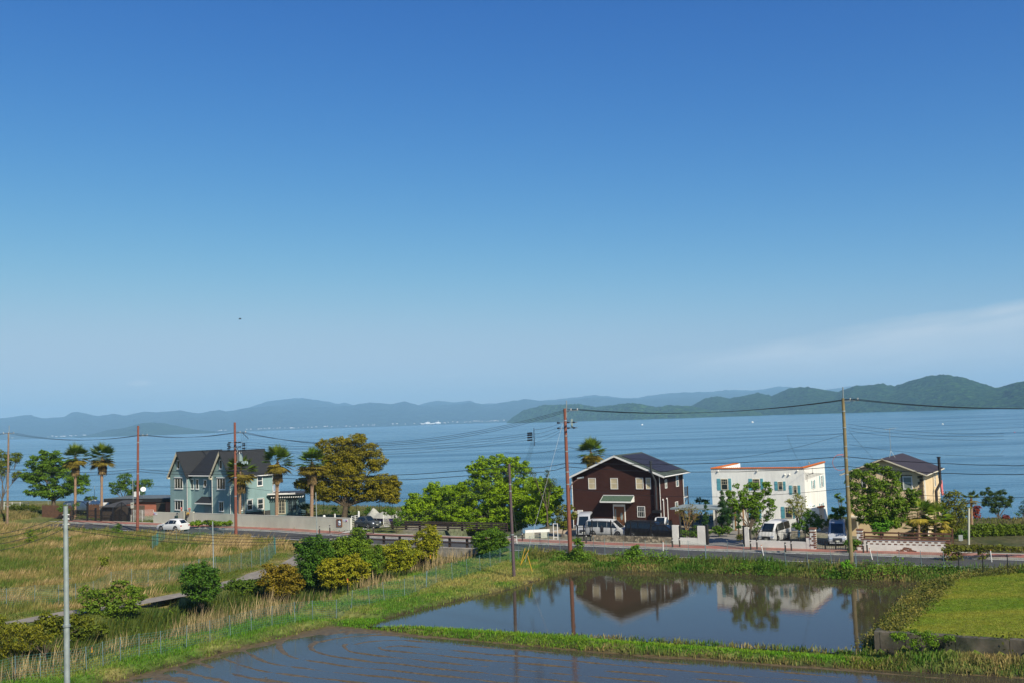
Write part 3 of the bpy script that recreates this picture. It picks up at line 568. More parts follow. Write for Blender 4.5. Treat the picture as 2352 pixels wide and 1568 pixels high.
# ---------------- white house
def white_house():
    w = Wall(at(G(276, 1085), .1), R(-28)); S = w.hit(G(1230, 700))[0]; sd_ = w.side(S); Dp = sd_.hit(G(1450, 700))[0]
    zt = (w.hit(G(250, 452))[1]+w.hit(G(1225, 447))[1])/2
    t = thing('white_house', 'white plastered flat roofed house with orange tile coping and blue shutters', 'house', tuple(w.pt(S/2, .1)))
    st = mat('white_stucco', (.78, .78, .72), .9, spec=.2, var=.09, vscale=1.4, vstretch=(1, 1, .3), bump=.03, bscale=3.5)
    m = MB(); m.prism([w.pt(0, .05), w.pt(0, zt-.45), w.pt(0, zt-1.3, -Dp), w.pt(0, .05, -Dp)], w.a*S)
    T = .22
    m.wbox(w, 0, S, zt-.449, zt, -T, 0); m.wbox(w, 0, T, zt-1.3, zt, -Dp, -T); m.wbox(w, S-T, S, zt-1.3, zt, -Dp, -T)
    m.build('wall', st, t)
    om = mat('orange_tile', (.55, .14, .02), .7, var=.3, vscale=5)
    m = MB()
    def coping(a, b, n_):
        d = (b-a); L_ = d.length; u = d.normalized(); k = int(L_/.23); nn = Vector((u.y, -u.x, 0))
        m.beam(a+Vector((0, 0, .03)), b+Vector((0, 0, .03)), .30, .05)
        for i in range(k):
            c_ = a+u*(i+.5)*L_/k; m.tube([c_-nn*.19+Vector((0, 0, .05)), c_+nn*.19+Vector((0, 0, .09))], [.085, .085], 6)
    c4 = [w.pt(0, zt, -T/2), w.pt(S, zt, -T/2), w.pt(S-T/2, zt, -Dp), w.pt(T/2, zt, -Dp)]
    coping(w.pt(-.05, zt, -T/2+.03), w.pt(S+.05, zt, -T/2+.03), 1); coping(w.pt(S-T/2+.03, zt, -T), w.pt(S-T/2+.03, zt, -Dp), 1); coping(w.pt(T/2, zt, -T), w.pt(T/2, zt, -Dp*.92), 1)
    m.build('coping', om, t)
    bl = mat('blue_shutter', (.10, .33, .38), .6, var=.12, vscale=4); sash = mat('cream_sash', (.55, .5, .36), .6)
    def swin(ww, p0, p1, shl=None, shr=None, fr=sash, d=0.):
        f = window(t, ww, G(*p0), G(*p1), fr=fr, rows=2, t=.06, bars=(3, 2, .5, 1), hood=0)
        for sh in (shl, shr):
            if sh:
                s0, s1, z0, z1 = ww.rect(G(*sh[0]), G(*sh[1])); q = MB().wbox(ww, s0, s1, z0, z1, .0, .035)
                for k in (.25, .75): zz = lerp(z0, z1, k); q.wbox(ww, s0+.01, s1-.01, zz-.05, zz+.05, .036, .06)
                for k in (.25, .5, .75): x = lerp(s0, s1, k); q.wbox(ww, x-.008, x+.008, z0+.02, z1-.02, .035, .044)
                q.build('shutter', bl, t)
    swin(w, (348, 557), (425, 672), ((307, 555), (346, 676)), ((426, 553), (461, 674)))
    swin(w, (680, 557), (758, 672), ((638, 555), (679, 676)), ((760, 554), (795, 674)))
    swin(w, (944, 586), (998, 674), ((909, 584), (943, 677)), ((999, 584), (1029, 677)))
    swin(w, (1105, 628), (1148, 708), ((1062, 625), (1096, 720)), ((1151, 626), (1183, 719)))
    swin(w, (1018, 850), (1100, 968), ((977, 848), (1016, 970)), ((1101, 850), (1124, 970)))
    swin(w, (665, 850), (745, 965), ((640, 848), (664, 970)), ((746, 850), (775, 970)))
    wf = WHITE
    swin(sd_, (1390, 525), (1412, 640), ((1376, 527), (1389, 647)), ((1413, 520), (1424, 638)), wf)
    swin(sd_, (1304, 575), (1322, 660), ((1293, 575), (1303, 662)), ((1323, 568), (1333, 657)), wf)
    swin(sd_, (1391, 815), (1414, 925), ((1377, 817), (1390, 930)), ((1415, 808), (1426, 922)), wf)
    swin(sd_, (1296, 838), (1324, 920), ((1284, 842), (1295, 925)), ((1325, 832), (1335, 915)), wf)
    for p in ((318, 476), (727, 476), (1149, 472), (1016, 512), (1064, 512)):
        m = MB(); s, z = w.hit(G(*p)); m.ball(w.pt(s, z, .03), (.11, .11, .11), 8, 6)
        m.tube([w.pt(s, z, .0), w.pt(s, z-.03, .17)], [.1, .07], 8); m.build('vent_hood', WHITE, t)
    # porch with timber beam at left
    m = MB(); zz = w.hit(G(430, 845), 1.)[1]; s0 = w.hit(G(405, 850), 1.)[0]; s1 = w.hit(G(600, 850), 1.)[0]
    m.wbox(w, s0, s1, zz-.1, zz+.08, 0, 1.6); pr = m.build('porch_roof', DARKW, t)
    m = MB(); m.wbox(w, s0+1.0, s0+1.14, .1, zz-.11, 1.3, 1.44); m.wbox(w, s1-.2, s1-.06, .1, zz-.11, 1.3, 1.44); m.build('post', mat('cedar', (.3, .15, .05), .7, var=.2), pr)
    dd = w.rect(G(470, 960), G(508, 1095)); MB().wbox(w, dd[0], dd[1], .15, dd[3], 0, .05).build('door', mat('pale_door', (.45, .5, .47), .5), t)
    # lower side wing with sloping orange coping
    a = sd_.hit(G(1205, 930), 1.3); b_ = sd_.hit(G(1388, 868), 1.3)
    m = MB(); m.prism([sd_.pt(.4, .1, 1.3), sd_.pt(max(b_[0], 3.), .1, 1.3), sd_.pt(max(b_[0], 3.), b_[1], 1.3), sd_.pt(.4, a[1]-.1, 1.3)], -sd_.n*1.29); wg = m.build('side_wing', st, t)
    m = MB(); k = 14; A0 = sd_.pt(.4, a[1]-.08, 1.25); B0 = sd_.pt(max(b_[0], 3.), b_[1]+.03, 1.25); m.beam(A0, B0, .3, .05)
    for i in range(k): c_ = A0.lerp(B0, (i+.5)/k); m.tube([c_-sd_.n*.17+Vector((0, 0, .05)), c_+sd_.n*.17+Vector((0, 0, .05))], .08, 6)
    m.build('coping', om, wg)
    m = MB(); s, z = sd_.hit(G(1303, 497)); m.ball(sd_.pt(s, z, .06), .07, 6, 4); s2, z2 = sd_.hit(G(1245, 520)); m.tube([sd_.pt(s, z+.6, .05), sd_.pt(s, z, .05), sd_.pt(s2, z2, .05), sd_.pt(s2-.1, z2-.7, .05)], .015, 4); m.build('service_cable', BLACKM, t)
    s, z = sd_.hit(G(1281, 402)); m = MB().tube([sd_.pt(s, zt, -.1), sd_.pt(s, zt+.45, -.1)], .05, 5); m.tube([sd_.pt(s, zt+.3, -.1), sd_.pt(s, zt+.5, -.1)], .1, 6); m.build('roof_vent', STEEL, t)
    return w, S, Dp
WW, WS, WD = white_house()
# ---------------- cream house at the right
def cream_house():
    D0 = 100.5; p = up(I(872, 1000), D0); ang = R(-31)
    w = Wall((p.x, p.y), ang); s0 = w.hit(I(283, 900))[0]; w = Wall(tuple(w.pt(s0, 0).xy), ang); S = -s0
    sd_ = w.side(S); Dp = sd_.hit(I(992, 900))[0]
    t = thing('cream_house', 'cream rendered house with purple grey roof and dark stove flue', 'house', tuple(w.pt(S/2, .1)))
    eL = w.hit(I(220, 772), .6); eR = w.hit(I(893, 776), .6); pk = w.hit(I(545, 648), .6)
    sl = (pk[1]-eL[1])/(pk[0]-eL[0]); sr = (pk[1]-eR[1])/(eR[0]-pk[0]); xm, zr = pk
    cm = mat('cream_render', (.70, .54, .32), .85, var=.12, vscale=1.2, bump=.01, bscale=20)
    MB().prism([w.pt(0, .05), w.pt(S, .05), w.pt(S, zr-.18-(S-xm)*sr), w.pt(xm, zr-.18), w.pt(0, zr-.18-xm*sl)], -w.n*Dp).build('wall', cm, t)
    rm = mat('purple_shingle', (.030, .023, .029), .8, var=.3, vscale=3.5, bump=.02, bscale=14)
    fr, bk = .6, -Dp-.5; m = MB(); a, b_, c_, d_ = w.pt(eL[0], eL[1], fr), w.pt(xm, zr, fr), w.pt(xm, zr, bk), w.pt(eL[0], eL[1], bk)
    slab(m, [a, b_, c_, d_], .1); slab(m, [b_, w.pt(eR[0], eR[1], fr), w.pt(eR[0], eR[1], bk), c_], .1); rf = m.build('roof', rm, t)
    m = MB(); wh = mat('ivory_trim', (.6, .55, .42), .6)
    for q in (eL, eR): m.prism([w.pt(q[0], q[1]-.03, fr+.012), w.pt(xm, zr-.03, fr+.012), w.pt(xm, zr-.17, fr+.012), w.pt(q[0], q[1]-.17, fr+.012)], w.n*.04)
    m.build('bargeboard', wh, rf)
    for q, e in ((eR, .06), (eL, -.06)): MB().tube([w.pt(q[0]+e, q[1]-.1, fr), w.pt(q[0]+e, q[1]-.1, bk)], .07, 6).build('gutter', wh, rf)
    window(t, w, I(705, 790), I(788, 893), pane=mat('curtain_pane', (.22, .26, .24), .1, spec=.8), t=.1, rows=2, cols=1)
    dkf = mat('dark_frame', (.02, .022, .022), .6); s0_, s1_, z0_, z1_ = w.rect(I(694, 784), I(789, 903)); MB().wbox(w, s0_, s1_, z1_, z1_+.07, 0, .05).wbox(w, s0_, s0_+.1, z0_, z1_, 0, .05).build('window_surround', dkf, t)
    window(t, w, I(385, 795), I(425, 890), t=.06)
    window(t, w, I(455, 1085), I(500, 1190), fr=dkf, t=.05)
    f_ = window(t, sd_, I(950, 765), I(966, 868), t=.06); window(t, sd_, I(914, 1022), I(928, 1060), fr=dkf, t=.05, rows=1)
    # quoins
    q = mat('brown_quoin', (.10, .075, .045), .85, var=.3, vscale=3); m = MB(); zt = zr-.2-(S-xm)*sr; z = .3; k = 0
    while z < zt-.3:
        lw_ = .42 if k % 2 else .26; m.wbox(w, S-lw_, S+.025, z, z+.27, 0, .03); m.wbox(sd_, 0.0, (.26 if k % 2 else .42), z, z+.27, 0, .03); z += .3; k += 1
    m.build('quoin', q, t)
    # flue on the side wall
    ss, zt2 = sd_.hit(I(987, 645), .75); sb, zb = sd_.hit(I(968, 890), .35)
    dk = mat('flue_dark', (.02, .02, .022), .5, metal=.3)
    fl = MB().tube([sd_.pt(sb+.5, zt2, .75), sd_.pt(sb+.5, zb+.6, .75), sd_.pt(sb, zb-.2, .35), sd_.pt(sb, 1.2, .35)], .15, 9).build('chimney_flue', dk, t)
    MB().tube([sd_.pt(sb+.5, zt2, .75), sd_.pt(sb+.5, zt2+.1, .75)], .21, 9).build('cowl', dk, fl)
    MB().tube([sd_.pt(sb+.5, zt2-1.2, .75), sd_.pt(sb-.2, zt2-2.0, -.3)], .025, 4).build('stay', dk, fl)
    downpipe(t, sd_, .45, .2, zt); downpipe(t, sd_, .95, .2, zt)
    # antenna on the ridge
    s, z = w.hit(I(600, 620), -2.5); m = MB(); bp = w.pt(xm+.3, zr-.1, -2.6)
    for a_ in ((-.3, -.3), (.3, -.3), (0, .35)): m.tube([bp+Vector((a_[0], a_[1], 0)), bp+Vector((0, 0, .7))], .02, 4)
    m.tube([bp+Vector((0, 0, .6)), bp+Vector((0, 0, 3.0))], .025, 5); m.tube([bp+Vector((-.5, 0, 2.9)), bp+Vector((.8, .2, 3.05))], .02, 4)
    for k in range(7): c_ = bp+Vector((-.5+k*.21, k*.03, 2.9+k*.025)); m.tube([c_+Vector((0, -.25, 0)), c_+Vector((0, .25, 0))], .012, 4)
    m.build('antenna', STEEL, t)
    # lake side balcony, seen past the corner
    m = MB(); zf = sd_.hit(I(1040, 890))[1]; zf = max(zf, 3.2); m.wbox(sd_, Dp, Dp+1.6, zf-.15, zf, -3.5, .1); m.wbox(sd_, Dp, Dp+.12, .1, zf+1.5, -.05, .09); bal = m.build('balcony', WHITE, t)
    m = MB()
    for k in range(9): m.wbox(sd_, Dp+.15+k*.18, Dp+.18+k*.18, zf+.001, zf+1.1, .04, .08)
    m.wbox(sd_, Dp+.12, Dp+1.6, zf+1.1, zf+1.16, .03, .09); m.build('railing', WHITE, bal)
    # quilt hung on the rail
    q = MB(); n = 10; vs = []; fs = []; zt3 = zf+1.2
    for i in range(n+1):
        for j in range(6):
            x = Dp+.35+i*.145; vs.append(sd_.pt(x, zt3-j*.32+(.03*math.sin(i*1.1)), .13+.05*math.sin(i*1.7+j*.5)+j*.015))
    for i in range(n):
        for j in range(5): fs.append((i*6+j, (i+1)*6+j, (i+1)*6+j+1, i*6+j+1))
    q.add(vs, fs, True)
    vs2 = [v-sd_.n*.03 for v in vs]; q.add(vs2, [tuple(reversed(f)) for f in fs], True)
    o = q.build('quilt', mat('pink_cloth', (.62, .17, .17), .9, var=.15, vscale=3)); tag(o, 'pink quilt airing over the balcony rail of the cream house', 'quilt')
    # gabled porch left
    m = MB(); a0 = w.pt(1.0, 0, 0)
    s0_, s1_, z0_, z1_ = w.rect(I(300, 1105), I(440, 1210)); m.wbox(w, s0_, s1_, z1_, z1_+.14, 0, 1.6); m.wbox(w, s0_+.9, s0_+1.02, .1, z1_-.001, 1.45, 1.57); m.build('porch_roof', wh, t)
    return w, S, Dp
CW, CS, CD = cream_house()
# ---------------- teal house
def teal_house():
    near = up(B(849, 900), 143.); ang = R(-37)
    w = Wall((near.x, near.y), ang); s0 = w.hit(B(212, 900))[0]; w = Wall(tuple(w.pt(s0, 0).xy), ang); S = -s0
    sd_ = w.side(S); Dp = sd_.hit(B(1280, 900))[0]
    t = thing('teal_house', 'teal rendered house with steep twin gables and black slate roof', 'house', tuple(w.pt(S/2, .1)))
    tm = mat('teal_render', (.215, .325, .32), .9, spec=.2, var=.14, vscale=1.2, vstretch=(1, 1, .25), bump=.01, bscale=12)
    g1 = w.hit(B(397, 900))[0]; g2 = w.hit(B(652, 900))[0]; ze = w.hit(B(210, 778), .35)[1]-.02; zpk = w.hit(B(288, 531), .35)[1]; zp2 = w.hit(B(727, 531), .35)[1]; zp = (zpk+zp2)/2
    rec = .55
    def gab(sa, sb, d0, d1): 
        mid = (sa+sb)/2; return MB().prism([w.pt(sa, .05, d0), w.pt(sb, .05, d0), w.pt(sb, ze, d0), w.pt(mid, zp-.12, d0), w.pt(sa, ze, d0)], -w.n*(d0-d1))
    gab(0, g1, 0, -Dp).build('wall', tm, t); gab(g2, S, 0, -Dp).build('wall', tm, t)
    zc = zp-.25
    m = MB(); m.prism([w.pt(g1, .05, -rec), w.pt(g1, ze, -rec), w.pt(g1, zc, -Dp/2-.3), w.pt(g1, ze, -Dp+.3), w.pt(g1, .05, -Dp+.3)], w.a*(g2-g1)); m.build('wall', tm, t)
    rm = mat('black_slate', (.013, .015, .017), .75, var=.35, vscale=3, bump=.03, bscale=8, vstretch=(1, 1, 3))
    m = MB(); oh = .28
    for sa, sb in ((0, g1), (g2, S)):
        mid = (sa+sb)/2; sl = (zp-.12-ze)/(mid-sa); ea = sa-oh; eb = sb+oh; z1 = ze-oh*sl+.1
        for q in (ea, eb): slab(m, [w.pt(q, z1, .4), w.pt(mid, zp, .4), w.pt(mid, zp, -Dp-.4), w.pt(q, z1, -Dp-.4)], .12)
    ec = ze-.05
    slab(m, [w.pt(g1+.02, ec, -rec+.45), w.pt(g2-.02, ec, -rec+.45), w.pt(g2-.02, zp-.02, -Dp/2-.3), w.pt(g1+.02, zp-.02, -Dp/2-.3)], .12)
    slab(m, [w.pt(g1+.02, ec, -Dp-.1), w.pt(g2-.02, ec, -Dp-.1), w.pt(g2-.02, zp-.021, -Dp/2-.3), w.pt(g1+.02, zp-.021, -Dp/2-.3)], .12)
    m.add([w.pt((0+g1)/2, zp-.021, -Dp/2-.3), w.pt(g2+1, zp-.021, -Dp/2-.3), w.pt(g2+1, zp-.1, -Dp/2-.5), w.pt(g1/2, zp-.1, -Dp/2-.5)], [(0, 1, 2, 3)])
    rf = m.build('roof', rm, t)
    cmx = mat('cream_board', (.55, .5, .36), .6)
    for sa, sb in ((0, g1), (g2, S)):
        mid = (sa+sb)/2; sl = (zp-.12-ze)/(mid-sa); z1 = ze-oh*sl+.1
        for q, e in ((sa-oh, -1), (sb+oh, 1)):
            wd = .34 if e < 0 else .12; m = MB()
            m.prism([w.pt(q, z1-.02, .42), w.pt(mid, zp-.02, .42), w.pt(mid, zp-.02-wd*2, .42), w.pt(q-e*wd*.5, z1-.18, .42)], w.n*.05)
            if e < 0: m.wbox(w, sa-oh-.02, sa+.12, z1-.26, z1-.05, .1, .42)
            m.build('bargeboard', cmx if e < 0 else mat('shaded_verge', (.03, .035, .035), .8), rf)  # right-hand boards coloured dark, standing in for the shade on them
    MB().tube([w.pt(g1, ec-.08, -rec+.5), w.pt(g2, ec-.08, -rec+.5)], .08, 6).build('gutter', WHITE, rf); MB().tube([sd_.pt(-.1, ze-.35, .35), sd_.pt(Dp+.3, ze-.35, .35)], .08, 6).build('gutter', WHITE, rf)
    W3 = dict(cols=3, rows=1, t=.09, hood=.1)
    window(t, w, B(260, 806), B(345, 923), **W3); window(t, w, B(262, 1042), B(348, 1146), **W3)
    window(t, w, B(702, 808), B(791, 930), **W3); window(t, w, B(722, 1054), B(773, 1160), cols=2, rows=1, t=.09, hood=.1)
    window(t, w, B(284, 626), B(315, 715), cols=1, rows=1, t=.09, hood=.06); window(t, w, B(726, 620), B(759, 715), cols=1, rows=1, t=.09, hood=.06)
    for p0, p1 in (((427, 820), (459, 925)), ((480, 820), (512, 927)), ((562, 828), (596, 905))): window(t, w, B(*p0), B(*p1), d=-rec, cols=1, rows=1, t=.09, hood=.06)
    for p0, p1 in (((1116, 784), (1177, 890)), ((913, 1042), (965, 1150)), ((1012, 1036), (1073, 1144)), ((1120, 1026), (1186, 1133))): window(t, sd_, B(*p0), B(*p1), cols=1, rows=2, t=.12, hood=.06)
    # entrance canopy and door in the recess
    a = w.hit(B(467, 1068), .2); b_ = w.hit(B(650, 1072), .2); tz = w.hit(B(570, 1003), -rec)[1]
    m = MB(); slab(m, [w.pt(a[0], a[1], .2), w.pt(g2-.03, a[1], .2), w.pt(g2-.03, tz, -rec), w.pt(a[0]+.7, tz, -rec)], .1)
    pr = m.build('porch_roof', rm, t); m = MB(); m.wbox(w, a[0], g2-.03, a[1]-.16, a[1]-.0, .19, .24); m.build('fascia', WHITE, pr)
    d0 = w.rect(B(575, 1085), B(650, 1190), -rec); dr = MB().wbox(w, d0[0], d0[1], .2, d0[3], -rec, -rec+.06).build('door', mat('grey_door', (.2, .24, .24), .5), t)
    m = MB(); n = 12; cx = lerp(d0[0], d0[1], .65); m.prism([w.pt(cx+.17*math.cos(2*math.pi*k/n), 1.5+.45*math.sin(2*math.pi*k/n), -rec+.062) for k in range(n)], w.n*.012); m.build('door_glass', MATS['leaded_glass'], dr)
    downpipe(t, w, g1-.1, .2, ze-.1); downpipe(t, w, g2+.05, .2, ze-.1); downpipe(t, w, S-.12, .2, ze-.1)
    for xx, y1 in ((975, 1040), (985, 970), (1188, 1022), (1278, 880)):
        s, z = sd_.hit(B(xx, y1)); downpipe(t, sd_, s, .2, z if xx != 1278 else ze-.3, d=.1, r=.05, m=cmx if xx in (975, 1188) else WHITE)
    MB().wbox(sd_, .02, Dp, .05, sd_.hit(B(1200, 1150))[1], 0, .03).build('plinth', mat('dark_stone', (.05, .05, .048), .9, var=.5, vscale=6), t)
    MB().ball(w.pt(*[w.hit(B(686, 800))[i] for i in (0, 1)], .1), .08, 7, 5).build('wall_lamp', BLACKM, t)
    # back balcony piece
    m = MB(); s = Dp; zf = sd_.hit(B(1290, 950))[1]; m.wbox(sd_, s, s+1.2, zf-.1, zf, -1, .1)
    for k in range(7): m.wbox(sd_, s+.1+k*.17, s+.13+k*.17, zf+.001, zf+1., .05, .08)
    m.wbox(sd_, s, s+1.25, zf+1., zf+1.06, .04, .1); m.build('balcony', WHITE, t)
    # ---- sunroom joined to the lake end of the side wall
    x0 = B(1263, 960)
    q0 = sd_.pt(Dp-.6, 0, .0); w2 = Wall((q0.x, q0.y), R(-3)); s1 = w2.hit(B(1550, 1000))[0]; zt = w2.hit(B(1400, 985))[1]
    m = MB(); m.wbox(w2, .1, s1, .05, zt, -4, 0); sr_ = m.build('sunroom', mat('teal_dark', (.10, .17, .17), .8), t)
    e0 = w2.hit(B(1258, 965), .8); e1 = w2.hit(B(1600, 985), .8)
    m = MB(); m.wbox(w2, 0, e1[0], zt+.02, zt+.3, -4.3, .8); m.build('flat_roof', mat('roof_dark', (.03, .032, .035), .7), sr_)
    m = MB(); m.wbox(w2, -.05, e1[0]*.78, zt+.1, zt+.32, .801, .85); m.build('fascia', WHITE, sr_)
    m = MB()
    for k in range(15): c_ = w2.pt(.5+k*.33, zt-.25, .25); m.tube([c_, c_+w2.n*.45+Vector((0, 0, -.08))], .09, 6)
    m.build('awning', WHITE, sr_)
    f = window(sr_, w2, B(1338, 1032), B(1418, 1185), fr=cmx, cols=2, rows=1, t=.12, name='patio_door', bars=(4, 4, 0, 1), d=.02)
    for p0, p1 in (((1440, 1018), (1490, 1155)), ((1492, 1014), (1534, 1150))): window(sr_, w2, B(*p0), B(*p1), fr=mat('grey_frame', (.14, .2, .2), .6), cols=1, rows=1, t=.06, name='window', bars=(2, 4, 0, 1), d=.02)
    return w, S, Dp
TW, TS, TD = teal_house()
# ---------------- low brown building and caravan on the far left
def low_building():
    p = up(A(1780, 1150), 157.); w = Wall((p.x, p.y), R(-19)); s0 = w.hit(A(1370, 1150))[0]; w = Wall(tuple(w.pt(s0-1.0, 0).xy), R(-19)); S = -s0+2.6
    t = thing('low_building', 'low reddish brown building with flat dark roof beside teal house', 'building', tuple(w.pt(S/2, .1)))
    zt = w.hit(A(1600, 1060))[1]; bm = siding('russet_siding', (.40, .15, .095), .3, .12)
    m = MB(); m.wbox(w, 0, S, .05, zt, -6, 0); m.build('wall', bm, t)
    zL = w.hit(A(1080, 1045), .7)[1]; zR = w.hit(A(1700, 1015), .7)[1]; sL = w.hit(A(1065, 1050), .7)[0]
    m = MB(); zz = zt
    m.wbox(w, sL, S+.3, zz+.01, zz+.55, -6.5, .3); rf = m.build('roof', mat('roof_black', (.016, .015, .016), .8), t)
    MB().wbox(w, sL-.05, S+.35, zz+.555, zz+.61, -6.55, .35).build('roof_sheet', mat('roof_grey', (.10, .12, .12), .7, var=.3, vscale=2), rf)
    # wall below the left overhang
    m = MB(); m.wbox(w, sL+.3, -.01, .05, zt, -5.5, -.6); m.build('side_wall', mat('dark_boarding', (.05, .035, .025), .8), t)
    s0_, s1_, z0_, z1_ = w.rect(A(1636, 1078), A(1730, 1160)); m = MB(); m.wbox(w, s0_, s1_, .8, z1_, 0, .05)
    for k in range(10): m.wbox(w, s0_+.05, s1_-.05, .85+k*.17, .98+k*.17, .051, .07)
    m.build('shutter', mat('bronze_shutter', (.11, .085, .06), .5, metal=.3), t)
    MB().wbox(w, s0_-.05, s1_+.05, z1_+.01, z1_+.2, 0, .12).build('shutter_box', mat('tan_box', (.3, .2, .13), .6), t)
    m = MB(); c_ = w.rect(A(1403, 990), A(1427, 1025), -2); m.wbox(w, c_[0], c_[1]+.4, zz+.69, zz+1.5, -2.3, -1.9); m.build('air_conditioner', WHITE, t)
    dish = thing('satellite_dish', 'white satellite dish on the flat dark roof', 'satellite dish', tuple(w.pt(w.hit(A(1497, 990), -1.5)[0], zz+.68, -1.5)))
    b_ = Vector(BASE[dish.name]); MB().tube([b_, b_+Vector((0, 0, 1.0)), b_+Vector((.1, -.1, 1.1))], .03, 5).build('mast', STEEL, dish)
    m = MB(); c_ = b_+Vector((.1, -.25, 1.25)); ax = Vector((.35, -.8, .5)).normalized(); u_ = ax.orthogonal().normalized(); v_ = ax.cross(u_); vs = [c_-ax*.1]; n = 14
    for rr_ in (.2, .42):
        for k in range(n): an = 2*math.pi*k/n; vs.append(c_+(u_*math.cos(an)+v_*math.sin(an))*rr_+ax*(rr_**2*.5-.1))
    fs = [(0, 1+k, 1+(k+1) % n) for k in range(n)]+[(1+k, 1+n+k, 1+n+(k+1) % n, 1+(k+1) % n) for k in range(n)]; m.add(vs, fs, True); m.tube([c_+v_*-.4, c_+ax*.45], .012, 4); m.build('reflector', WHITE, dish)
    return w
LBW = low_building()
def gate_shed():
    # small dark timber shed and a black iron arched gate beside it, on the pavement edge
    w = Wall(tuple(at(A(1040, 1258), .15).xy), R(-27))
    s1 = w.hit(A(1190, 1200))[0]; t = thing('timber_shed', 'dark weathered timber shed with lean-to roof by pavement', 'shed', tuple(w.pt(s1/2, .1)))
    ze = w.hit(A(1040, 1112), .2)[1]; m = MB(); m.wbox(w, .1, s1+3.2, .05, ze, -3.0, -.4); m.build('wall', mat('grey_boards', (.075, .055, .038), .9, var=.4, vscale=5, vstretch=(3, 3, .3)), t)
    zr = ze+.75; m = MB(); e0 = w.hit(A(1033, 1115), .2)[0]
    slab(m, [w.pt(e0-.1, ze, .0), w.pt(s1+.3, ze, .0), w.pt(s1+2.6, zr, -3.2), w.pt(e0+1.6, zr, -3.2)], .1); m.build('roof', mat('felt_roof', (.045, .045, .045), .9, var=.3, vscale=2), t)
    g_ = thing('arched_gate', 'tall black iron gate with curved top between posts', 'gate', tuple(w.pt(s1+1.5, .1, .3)))
    sa = w.hit(A(1185, 1200), .3)[0]; sb = w.hit(A(1355, 1200), .3)[0]
    for s in (sa, sb): MB().wbox(w, s-.13, s+.13, .1, w.hit(A(1190, 1115), .3)[1], .2, .44).build('post', BLACKM, g_)
    m = MB(); zt = w.hit(A(1270, 1100), .3)[1]+.5; zs = zt-.9; n = 22
    for k in range(n+1):
        x = lerp(sa+.15, sb-.15, k/n); q = abs(k/n-.5)*2; z = zt-(q**1.6)*1.1; m.tube([w.pt(x, .2, .3), w.pt(x, z, .3)], .02, 4)
    m.tube([w.pt(lerp(sa, sb, k/16), zt-(abs(k/16-.5)*2)**1.6*1.1, .3) for k in range(17)], .045, 5); m.tube([w.pt(sa, 1.1, .3), w.pt(sb, 1.1, .3)], .03, 5); m.tube([w.pt(sa, .3, .3), w.pt(sb, .3, .3)], .03, 5)
    m.wbox(w, (sa+sb)/2-.04, (sa+sb)/2+.04, .2, zt, .26, .34); m.build('gate_leaf', BLACKM, g_)
    # dark picket fence to the left
    f = thing('black_fence', 'black iron picket fence left of the timber shed', 'fence', tuple(w.pt(-3, .1)))
    s2 = w.hit(A(750, 1200), .3)[0]; zt = 1.9; m = MB(); n = int((sa-.2-s2)/.16)
    for k in range(n): m.tube([w.pt(s2+k*.16, .2, .3), w.pt(s2+k*.16, zt-.1, .3)], .02, 4)
    for z in (.4, 1.0, zt-.2): m.tube([w.pt(s2, z, .3), w.pt(sa-.2, z, .3)], .035, 5)
    m.build('pickets', BLACKM, f)
    for xx in (750, 915, 1000, 1060): s = w.hit(A(xx, 1200), .3)[0]; MB().wbox(w, s-.1, s+.1, .1, zt+.25 if xx != 915 else 3.0, .2, .42).build('post', DARKW if xx < 800 else BLACKM, f)
    m = MB(); sc_ = w.hit(A(840, 1100), .3); ra = (w.hit(A(915, 1100), .3)[0]-w.hit(A(765, 1100), .3)[0])/2; c0 = w.pt((w.hit(A(915, 1100), .3)[0]+w.hit(A(765, 1100), .3)[0])/2, 1.9, .3)
    m.tube([c0+w.a*ra*math.cos(a_)+Vector((0, 0, ra*.72*math.sin(a_))) for a_ in [math.pi*k/14 for k in range(15)]], .05, 5); m.build('arch', BLACKM, f)
    # brown board fence behind, and one further left
    for (xa, ya), (xb, yb), lab in (((440, 1160), (750, 1165), 'brown board fence among shrubs at far left'), ((915, 1180), (1035, 1190), 'short brown board fence left of the timber shed')):
        pa = up(A(xa, ya), 160.5 if xa < 500 else 158.5); pb = up(A(xb, yb), 157. if xa < 500 else 157.3); ww = Wall((pa.x, pa.y), math.atan2(pb.y-pa.y, pb.x-pa.x)); L_ = (pb-pa).xy.length
        ft = thing('board_fence', lab, 'fence', tuple(ww.pt(L_/2, 0))); m = MB(); k = 0; x = 0
        while x < L_: m.wbox(ww, x, x+.17, .2, 2.35+.1*math.sin(k*2.1), 0, .03); x += .2; k += 1
        m.wbox(ww, 0, L_, .7, .8, -.05, -.001); m.wbox(ww, 0, L_, 1.7, 1.8, -.05, -.001); m.build('boards', mat('board_brown', (.13, .065, .035), .85, var=.3, vscale=3), ft)
    return w
GSW = gate_shed()
